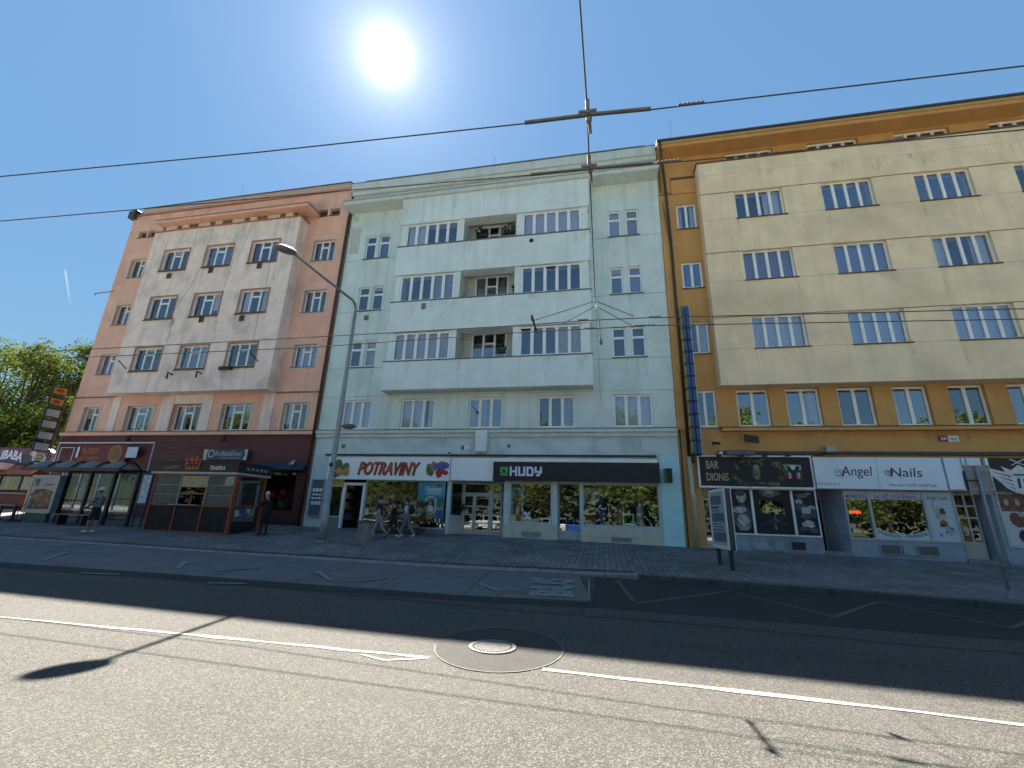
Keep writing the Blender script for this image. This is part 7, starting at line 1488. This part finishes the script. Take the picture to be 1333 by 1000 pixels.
leaf_a = leaf_mat('leaf_olive', (.075, .098, .028), (.15, .172, .05)); leaf_b = leaf_mat('leaf_green', (.06, .095, .026), (.14, .17, .042)); leaf_c = leaf_mat('leaf_dark', (.025, .045, .02), (.06, .08, .025)); bark = M('bark', (.09, .07, .05), .95, .3, 5, .5, 20)
def leaves(mb, centre, rad, n, size, rr, flat=.8):
    for _ in range(n):
        while True:
            v = Vector((rr.uniform(-1, 1), rr.uniform(-1, 1), rr.uniform(-1, 1)))
            if .25 < v.length < 1: break
        v = v.normalized()*(v.length**.5); p = centre + Vector((v.x*rad, v.y*rad, v.z*rad*flat)); a = Vector((rr.uniform(-1,1), rr.uniform(-1,1), rr.uniform(-.6,.6))).normalized(); b = a.cross(Vector((rr.uniform(-1,1), rr.uniform(-1,1), rr.uniform(-1,1)))).normalized(); s = size*rr.uniform(.6, 1.3)
        mb.add([tuple(p-a*s*.5), tuple(p+b*s*.32), tuple(p+a*s*.5), tuple(p-b*s*.32)], [(0,1,2,3)])
def plant(u, v, Y, label, s):
    p = PY(u, v, Y); t = thing('potted_plant', label, 'plant', tuple(p)); MB().box(p.x-.3*s, p.x+.3*s, Y-.1, Y+.12, p.z-.05, p.z+.15).build('pot', dark_metal, t); mb = MB(); leaves(mb, Vector((p.x, Y, p.z+.28)), .38*s, 90, .16, R_, .6); f_ = mb.build('foliage', leaf_c, t); f_['kind'] = 'stuff'
plant(627, 308, 21.55, 'leafy balcony plant at the left of the top loggia', 1.1); plant(663, 303, 21.55, 'leafy balcony plant at the right of the top loggia', 1.1); plant(652, 458.5, 21.55, 'leafy plant in the lowest loggia', .8); plant(671, 379, 21.55, 'small dark plant in the middle loggia', .5)
p = PY(607, 686, 22.6); t = thing('potted_plant', 'dark potted plant in the canted window beside the entrance', 'plant', (ex0+.35, 22.75, 1.62)); MB().lathe(ex0+.28, 22.72, [(.10, 1.62), (.14, 1.85)], 10).build('pot', dark_metal, t); mb = MB(); leaves(mb, Vector((ex0+.28, 22.72, 2.1)), .28, 80, .16, R_, .9); mb.build('foliage', leaf_c, t)['kind'] = 'stuff'
# ================================================================== LEFT EDGE: SNACK BAR, TERRACE, TREES
rq = lambda x, y: (x/7.692, 560+y/7.692)
YB = 23.2
sb = thing('snack_bar', 'low snack bar with a dark curved fascia and red canopy left of the pink building', 'snack bar', (-45, YB, 1.1))
xR = PY(*rq(520,300), YB).x; xL_ = -62.0; zb = base_z(-45)
zf0 = PY(*rq(200,338), YB).z; zf1 = PY(*rq(300,205), YB).z; zc0 = PY(*rq(200,440), YB).z
mb = MB(); plate(mb, xL_, xR, zb-.1, zf0, YB+.3, YB+.5, [(xL_+2, PY(*rq(285,500),YB).x, PY(*rq(100,600),YB).z, zc0-.1)]); mb.build('wall', M('snack_bar_wall', (.10, .03, .025), .7, .2, 2), sb); MB().box(xL_, xR, YB+2.5, YB+6, zb-.1, zf0+.5).build('rear_wall', M('snack_bar_dark', (.05, .045, .04), .9), sb); MB().box(xL_, xR, YB+.2, YB+6, zf0, zf0+.1).build('roof', sheet_dark, sb)
wx1 = PY(*rq(285,500),YB).x; wz0 = PY(*rq(100,600),YB).z
xx = xL_+2
while xx < wx1-.5: MB().box(xx+.03, min(xx+1.9, wx1)-.03, YB+.36, YB+.37, wz0+.02, zc0-.12).build('pane', glass_shop, sb); MB().box(xx-.03, xx+.03, YB+.31, YB+.4, wz0, zc0-.1).build('mullion', dark_metal, sb); xx += 1.9
pts = [(xL_, zf0), (xR, zf0), (xR, zf1-.15)]
for k in range(9): t_ = k/8; pts.append((lerp(xR-.5, xL_, t_), zf1+.10*math.sin(PI*min(1, t_*3))+.12))
MB().prism(pts, YB-.1, YB+.19).build('fascia', M('fascia_navy', (.04, .045, .08), .5, .3, 1.0), sb)
MB().prism([(xL_, zf1-.15), (xR, zf1-.28), (xR, zf1-.15), (xR-.5, zf1+.1), (xL_, zf1+.1)], YB-.113, YB-.103).build('fascia_band', M('fascia_plum', (.16, .05, .07), .5, .2, 2), sb)
q0, q1 = PY(*rq(-25,255), YB-.12), PY(*rq(228,275), YB-.12); vs, fs = WORDS['LIBABA']; hh = .62
mb = MB(); mb.add([(lerp(q0.x, q1.x, a), YB-.125, lerp(q0.z, q1.z, a)-.35+hh*b+.18*math.sin(PI*a)) for a, b in vs], fs); mb.build('lettering', wm, sb)
c_ = PY(*rq(388,283), YB-.12); mb = MB(); lay = [YB-.12]; fl_(E(c_.x, c_.z, .62, .36, 18), 0); fl_(E(c_.x+.02, c_.z+.03, .45, .24, 16, wob=.1), 1); c2 = PY(*rq(345,235), YB-.12)
for k in range(9): fl_(E(c2.x+R_.uniform(-.5,.7), c2.z+R_.uniform(-.2,.2), .22, .16, 9, wob=.2), R_.choice((2, 0, 3)))
mb.build('food_print', [M('print_plate', (.52, .52, .48), .5), M('print_stew', (.20, .16, .08), .5, .5, 7), M('print_salad', (.16, .22, .08), .5, .3, 7), M('print_ham', (.35, .18, .14), .5)], sb)
x0 = xL_
while x0 < PY(*rq(455,400),YB).x-.3:
    x1 = min(x0+.85, PY(*rq(455,400),YB).x); MB().add([(x0+.01,YB-.02,zf0-.02),(x1-.01,YB-.02,zf0-.02),(x1-.01,YB-.75,zc0),(x0+.01,YB-.75,zc0),(x0+.01,YB-.02,zf0-.10),(x1-.01,YB-.02,zf0-.10),(x1-.01,YB-.73,zc0-.08),(x0+.01,YB-.73,zc0-.08)], [(0,3,2,1),(4,5,6,7),(3,7,6,2),(1,2,6,5),(0,4,7,3)]).build('canopy_panel', M('canopy_brick_red', (.26, .10, .06), .7, .25, 3), sb); x0 = x1
MB().box(xL_, PY(*rq(180,320),YB).x, YB-1.1, YB-.12, zf0-.45, zf0-.02).build('white_awning', M('awning_white', (.5, .5, .5), .7, .1, 3), sb)
MB().box(xL_, wx1, YB+.0, YB+.29, wz0-.9, wz0-.25).build('counter_front', M('counter_red', (.20, .055, .035), .6, .15, 3), sb); MB().box(xL_, wx1+.05, YB-.1, YB+.32, wz0-.24, wz0-.16).build('counter', zinc, sb)
for k in range(12): x = lerp(wx1-9, wx1-.4, k/11); MB().box(x, x+.4, YB+.9, YB+1.1, wz0+.1, wz0+.9+.8*R_.random()).build('goods', goods[k % 6], sb)
# terrace table and chairs
tp = GS(14, 678); zt_ = sw(tp.x, tp.y); tb = thing('terrace_table', 'grey blue terrace table at the left edge of the pavement', 'table', (tp.x, tp.y, zt_))
MB().box(tp.x-1.3, tp.x+.6, tp.y-.4, tp.y+.4, zt_+.72, zt_+.77).build('tabletop', M('table_blue_grey', (.16, .20, .24), .5, .15, 3), tb); MB().lathe(tp.x+.05, tp.y, [(.35, zt_), (.30, zt_+.05), (.06, zt_+.12), (.05, zt_+.72)], 12).build('pedestal', dark_metal, tb); MB().lathe(tp.x-.9, tp.y, [(.35, zt_), (.30, zt_+.05), (.06, zt_+.12), (.05, zt_+.72)], 12).build('pedestal', dark_metal, tb)
def terrace_chair(x, y, rz, label):
    z = sw(x, y); t = thing('terrace_chair', label, 'chair', (0,0,0), 'terrace chairs'); m_ = M('wicker_grey', (.14, .16, .18), .8, .3, 20)
    def pt(mb, n, m): o = mb.build(n, m, None); o.parent = t; o.location = WPOS[o]
    pt(MB().box(-.25, .25, -.25, .25, .42, .47), 'seat', m_); pt(MB().box(-.25, .25, .22, .27, .48, .92), 'backrest', m_)
    for a in (-1, 1):
        for b in (-1, 1): pt(MB().tube([(a*.22, b*.22, 0), (a*.21, b*.21, .42)], .018, 6), 'leg', dark_metal)
        pt(MB().box(a*.25-.02, a*.25+.02, -.2, .22, .64, .67), 'armrest', m_)
    t.location = (x, y, z); t.rotation_euler = (0, 0, rz)
terrace_chair(tp.x-.1, tp.y+.9, .1, 'grey terrace chair behind the table, nearer the advertising case'); terrace_chair(tp.x-1.0, tp.y+.9, -.1, 'grey terrace chair behind the table, nearer the photo edge')
def tree(name_label, x, y, z0, h, cr, nl, leafsize, mat, seed, group=None, low=.28, proto=None):
    rr = random.Random(seed); t = thing('tree', name_label, 'tree', (x, y, z0), group); tr = MB(); fork = z0+h*.32
    tr.tube([(x, y, z0-.2), (x+rr.uniform(-.1,.1), y, z0+h*.15), (x+rr.uniform(-.2,.2), y+rr.uniform(-.2,.2), fork)], [h*.028, h*.022, h*.017], 9)
    cl = []
    for k in range(int(9+h*.9)):
        a = rr.uniform(0, 6.283); hz = rr.uniform(low, .93); wid = cr*math.sin(PI*min(1, (hz-low+.12)/(1.05-low)))**.6; q = wid*rr.uniform(.25, .95); c = Vector((x+q*math.cos(a), y+q*math.sin(a), z0+h*hz)); cl.append((c, cr*rr.uniform(.24, .42)))
        tr.tube([(x, y, fork-rr.uniform(0, h*.1)), tuple(Vector((x, y, fork)).lerp(c, .5)+Vector((0,0,-.3))), tuple(c)], [h*.009, h*.006, h*.003], 5)
    tr.build('trunk', bark, t, smooth=True)
    fo = MB()
    for c, r in cl:
        leaves(fo, c, r, int(nl/len(cl)*.8), leafsize, rr)
        for s_ in range(3):
            v = Vector((rr.uniform(-1,1), rr.uniform(-1,1), rr.uniform(-.3,1))).normalized(); leaves(fo, c+v*r*.95, r*.38, int(nl/len(cl)*.07), leafsize*.9, rr)
    f_ = fo.build('crown', mat, t); f_['kind'] = 'stuff'; return t
g_ = lambda u, Y: PY(u, 600, Y).x
for i, (u, Y, vt, cr, mat, lab) in enumerate(((8, 40, 458, 6.5, leaf_a, 'olive green broad tree left of the snack bar fascia'), (52, 44, 456, 6.5, leaf_a, 'broad olive green tree behind the snack bar'), (88, 47, 452, 6.0, leaf_b, 'fresh green tree nearest the pink building'), (-35, 42, 450, 7, leaf_b, 'green tree cut by the left photo edge'), (62, 37, 530, 4.2, leaf_b, 'lower bright green tree behind the light box column'), (20, 36, 540, 4.2, leaf_c, 'low dark green tree over the snack bar roof'), (104, 52, 468, 5, leaf_b, 'far green tree half hidden by the pink building'))):
    x = g_(u, Y); ztop = PY(u, vt, Y).z; z0 = base_z(-45)-.2; tree(lab, x, Y, z0, ztop-z0+.4, cr, 12000, .34, mat, 20+i, low=.22 if i < 4 else .12)
# ================================================================== ACROSS THE ROAD (seen in the shop windows)
protos = [tree('leafy roadside tree across the road, mirrored in the shop windows', -30, -15, .4, 12.5, 5.2, 4500, .5, leaf_b, 51, 'roadside trees across the road', low=.16), tree('leafy roadside tree across the road, mirrored in the shop windows', -22, -17, .4, 11.5, 5, 4500, .5, leaf_a, 52, 'roadside trees across the road', low=.16)]
rr = random.Random(77)
for k in range(17):
    x = -74 + 7.6*k; s = copy_tree(protos[k % 2])
    s.location = (x+rr.uniform(-1.5, 1.5), -16-rr.uniform(0, 5), .4-.0115*x); s.rotation_euler = (0, 0, rr.uniform(0, 6)); q = rr.uniform(.85, 1.3); s.scale = (q, q, q)
# hedge mass behind them
mb = MB()
for k in range(1): 
    for i in range(150): leaves(mb, Vector((-80+.9*i, -24+rr.uniform(-1.5,1.5), 1.6+rr.uniform(-.6,2.2))), 1.7, 30, .9, rr); leaves(mb, Vector((-80+.9*i, -26+rr.uniform(-1.5,1.5), 5.5+rr.uniform(-1.5,3.0))), 2.2, 34, 1.3, rr)
tag(mb.build('far_shrubbery', leaf_c), kind='stuff')
tag(MB().slab([(-90,-26),(60,-26),(60,-400),(-90,-400)][::-1], .2, .35).build('park_lawn', M('lawn', (.04, .06, .02), .95, .3, 1)), kind='structure')
def car(label, x, y, paint, rz=0):
    t = thing('parked_car', label, 'car', (0, 0, 0)); L = 4.1
    def pt(mb, n, m, par=t, sm=False, bv=0): o = mb.build(n, m, par, smooth=sm, bevel=bv); return o
    prof = [(-2.0,.28),(-2.05,.55),(-1.98,.86),(-1.2,.98),(-.55,1.45),(.75,1.48),(1.55,1.30),(1.95,.95),(2.02,.6),(1.95,.28)]
    pt(MB().prism(prof[:4]+[(1.93,.98)]+prof[8:], -.84, .84), 'body', paint, bv=.06); pt(MB().prism([(-1.15,.985),(1.85,.985),(1.5,1.30),(.75,1.46),(-.5,1.43)], -.72, .72), 'cabin', glass_mat('car_glass', (.1, .11, .12), 1.6), bv=.05); pt(MB().prism([(-.5,1.435),(.75,1.465),(1.45,1.315),(1.45,1.345),(.75,1.50),(-.52,1.47)], -.70, .70), 'roof', paint)
    for sx in (-1.25, 1.28):
        for sy in (-.80, .80): 
            w = pt(MB().tube([(sx, sy-.1, .32), (sx, sy+.1, .32)], .32, 16), 'wheel', rubber); pt(MB().tube([(sx, sy-.105, .32), (sx, sy+.105, .32)], .19, 12), 'rim', zinc, w)
    for sy in (-.6, .6): pt(MB().box(-2.06, -2.0, sy-.17, sy+.17, .62, .78), 'headlight', white_paint); pt(MB().box(1.98, 2.04, sy-.15, sy+.15, .72, .95), 'tail_light', goods[0])
    for sx in (-.45, .35, 1.15): pt(MB().box(sx-.03, sx+.03, -.735, .735, .98, 1.40), 'pillar', paint)
    t.location = (x, y, road_z(x)+.0); t.rotation_euler = (0, 0, rz)
def mx_(u, Yr): return ray(u, 690).x/ray(u, 690).y*(44-Yr)
car('parked white car mirrored in the door and left window of the black signed shop', mx_(712, -3.9), -3.9, M('car_white', (.7, .7, .7), .25, .02, 3)); car('parked blue hatchback mirrored in the door of the black signed shop', mx_(741, -3.8), -3.9, M('car_blue', (.02, .08, .28), .25, .05, 3), PI); car('parked silver car mirrored in the entrance door panes', mx_(630, -3.9), -3.9, M('car_silver', (.5, .5, .5), .3, .05, 3)); car('parked pale car mirrored in the nail studio window', mx_(1175, -3.9), -3.9, M('car_white', (.7, .7, .7)), PI)
# ================================================================== OVERHEAD WIRES
wire_m = M('copper_wire', (.06, .056, .056), .9, .1, 6, spec=.05); ins_m = M('insulator_beam', (.13, .125, .13), .8, .2, 6)
HW = 5.6
def wpts(l): return [PZ(u, v, HW) for u, v in l]
def wire(label, pts, r=.0075):
    P = wpts(pts); P = [P[0]+(P[0]-P[1]).normalized()*30] + P + [P[-1]+(P[-1]-P[-2]).normalized()*30]; t = thing('contact_wire', label, 'wire', tuple(P[1])); MB().tube([tuple(p) for p in P], r, 6).build('wire', wire_m, t); return t, P
def beam(t, a, b, w=.035, h=.05, bumps=0):
    a, b = PZ(*a, HW), PZ(*b, HW); d = (b-a).normalized(); n_ = Vector((-d.y, d.x, 0)); mb = MB(); q = [a-n_*w/2, b-n_*w/2, b+n_*w/2, a+n_*w/2]; mb.slab([(p.x, p.y) for p in q], HW+.0, HW+h); m = mb.build('insulator_beam' if not bumps else 'splice_clamp', ins_m, t)
    for k in range(bumps): p = a.lerp(b, (k+.5)/bumps); MB().ball((p.x, p.y, HW+h+.005), .012, .012, .02, 6, 4).build('clamp_bolt', ins_m, m)
tA, PA = wire('nearest overhead contact wire, crossing the sky below the sun', [(0,230),(340,198),(683,161),(765,150.5),(847,143),(900,136.5),(1333,86)]); beam(tA, (683,161), (765,151), .034, .022); beam(tA, (768,150.3), (847,142.8), .034, .022); beam(tA, (882,138.5), (917,134.5), .02, .018, 6)
tB, PB = wire('second overhead contact wire, passing just below the roof edges', [(0,288),(175,273),(440,249),(700,227.4),(766,220.5),(850,213.6),(886,210.5),(1333,169)]); beam(tB, (690,228.5), (766,221), .03, .02); beam(tB, (768,220.5), (850,213.5), .03, .02); beam(tB, (855,212.5), (887,210), .02, .018, 6)
tC, PC = wire('upper of the two far contact wires, passing the first balcony', [(0,463),(75.7,457),(410,438.8),(660,424.6),(770,417),(840,413.8),(1333,402)], .010); beam(tC, (752,417.5), (766,416.7), .02, .018, 5); beam(tC, (845,413.5), (860,413), .02, .018, 5)
tD, PD = wire('lower of the two far contact wires, passing the first balcony', [(0,471),(104,465.6),(410,452),(660,434),(771.7,428),(840,424),(1333,415.5)], .010); beam(tD, (761,428.5), (775,427.7), .02, .018, 5); beam(tD, (826,424.8), (853,423.8), .02, .018, 5)
sp = thing('span_wire', 'cross span cable over the road carrying the contact wires', 'cable', (-.05, 8.5, 6.1))
zS = [(-.15, -9, 6.9), (-.08, 2.6, 5.95), (-.05, PZ(765,150.5,HW).y, 5.78), (-.05, PZ(767,220.5,HW).y, 5.74), (PY(775,392,8.6).x, 8.6, PY(775,392,8.6).z), (.05, 21.95, 7.2)]
MB().tube(zS[:5], .009, 6).build('cable', wire_m, sp); MB().tube(zS[4:], .005, 5).build('wall_stay', wire_m, sp)
for i, (u, v) in enumerate(((765,150.5),(767,220.5))):
    p = PZ(u, v, HW); MB().box(p.x-.09, p.x+.09, p.y-.022, p.y+.022, HW+.025, HW+.055).build('hanger_saddle', ins_m, sp); MB().tube([(p.x, p.y, HW+.03), (p.x, p.y, HW+.20)], .022, 8).build('hanger', ins_m, sp); q = p.lerp(PZ(u+1.5, v+20 if i == 0 else v+12, HW), .5); MB().ball((p.x+.01, p.y+.2, HW+.17), .035, .05, .05, 8, 6).build('strain_insulator', ins_m, sp); MB().tube([(p.x+.01,p.y+.2,HW+.16),(p.x+.02,p.y+.32,HW+.10)], .02, 6).build('strain_hook', ins_m, sp)
ap = Vector(zS[4])
for (u, v) in ((693,418),(825,411.7),(733,421.5),(822,423.5)):
    q = PZ(u, v, HW+.01); MB().tube([tuple(ap - Vector((0, 0, .12 if v > 419 else 0))), tuple(q)], .008, 5).build('bridle_wire', wire_m, sp)
for k, (u, v) in enumerate(((775,391),(776,399.5))): p = PY(u, v, 8.6); MB().ball(tuple(p), .028, .028, .05, 8, 6).build('strain_insulator', white_paint, sp)
p0, p1 = PY(777.5,402,8.6), PY(780.5,421,8.6); MB().tube([tuple(p0), tuple(p1), tuple(PY(782,445,8.6))], .006, 5).build('drop_wire', wire_m, sp); MB().ball(tuple(PY(782.3,445,8.6)), .035, .035, .075, 8, 6).build('drop_weight', ins_m, sp)
# cross bar between the two far wires (its shadow lies on the road)
a, b_ = PZ(692.5,417.5,HW), PZ(697.5,430.5,HW); sb_ = thing('spacer_bar', 'short dark spacer bar joining the two far contact wires', 'bar', tuple(a)); MB().tube([tuple(a+Vector((0,0,.10))), tuple(b_+Vector((0,0,.02)))], .022, 8).build('bar', dark_metal, sb_); MB().box(a.x-.02, a.x+.02, a.y-.02, a.y+.02, HW+.0, HW+.12).build('clamp', dark_metal, sb_); MB().box(b_.x-.02, b_.x+.02, b_.y-.02, b_.y+.02, HW-.01, HW+.06).build('clamp', dark_metal, sb_)
# aerials on the roofs
for i, (u, v, Y, hh, lab) in enumerate(((644,203,26,1.6,'thin aerial on the mint roof'),(872,157,27,2.2,'thin aerial on the ochre roof'),(317,243,26,1.5,'thin aerial on the pink roof'))):
    p = PY(u, v, Y); t = thing('roof_aerial', lab, 'aerial', (p.x, Y, p.z-3)); MB().tube([(p.x,Y,22.6),(p.x,Y,p.z)], .011, 5).build('mast', zinc, t)
    for k in range(1 if i == 1 else 0): MB().tube([(p.x-.25,Y,p.z-.1-.2*k),(p.x+.25,Y,p.z-.1-.2*k)], .008, 4).build('rod', zinc, t)
# vapour trail high in the sky
P0, P1 = ray(84.5,350)*2200, ray(92.5,402)*2200; d = (P1-P0); sd_ = d.cross(ray(88,375)).normalized()
ct = bpy.data.materials.new('vapour'); ct.use_nodes = True; n = ct.node_tree.nodes; l = ct.node_tree.links; n.clear(); o = n.new('ShaderNodeOutputMaterial'); tr = n.new('ShaderNodeBsdfTransparent'); df = n.new('ShaderNodeBsdfTranslucent'); df.inputs[0].default_value = (.95, .95, .95, 1); mx = n.new('ShaderNodeMixShader'); tg = n.new('ShaderNodeTexCoord'); sx_ = n.new('ShaderNodeSeparateXYZ'); lw_ = n.new('ShaderNodeLayerWeight'); lw_.inputs[0].default_value = .5; iv = n.new('ShaderNodeMath'); iv.operation = 'SUBTRACT'; iv.inputs[0].default_value = 1.0; ml = n.new('ShaderNodeMath'); ml.operation = 'MULTIPLY'; m3 = n.new('ShaderNodeMath'); m3.operation = 'MULTIPLY'; m3.inputs[1].default_value = .035; l.new(tg.outputs['Generated'], sx_.inputs[0]); l.new(lw_.outputs['Facing'], iv.inputs[1]); l.new(iv.outputs[0], ml.inputs[0]); l.new(sx_.outputs['Z'], ml.inputs[1]); l.new(ml.outputs[0], m3.inputs[0]); l.new(m3.outputs[0], mx.inputs[0]); l.new(tr.outputs[0], mx.inputs[1]); l.new(df.outputs[0], mx.inputs[2]); l.new(mx.outputs[0], o.inputs[0])
mb = MB(); mb.tube([tuple(P0+d*t_+Vector((0,0,CAMZ))) for t_ in (0, .1, .4, .8, 1)], [.8, 3.0, 3.6, 3.4, 1.5], 14); tag(mb.build('vapour_trail', ct, smooth=True), kind='structure')
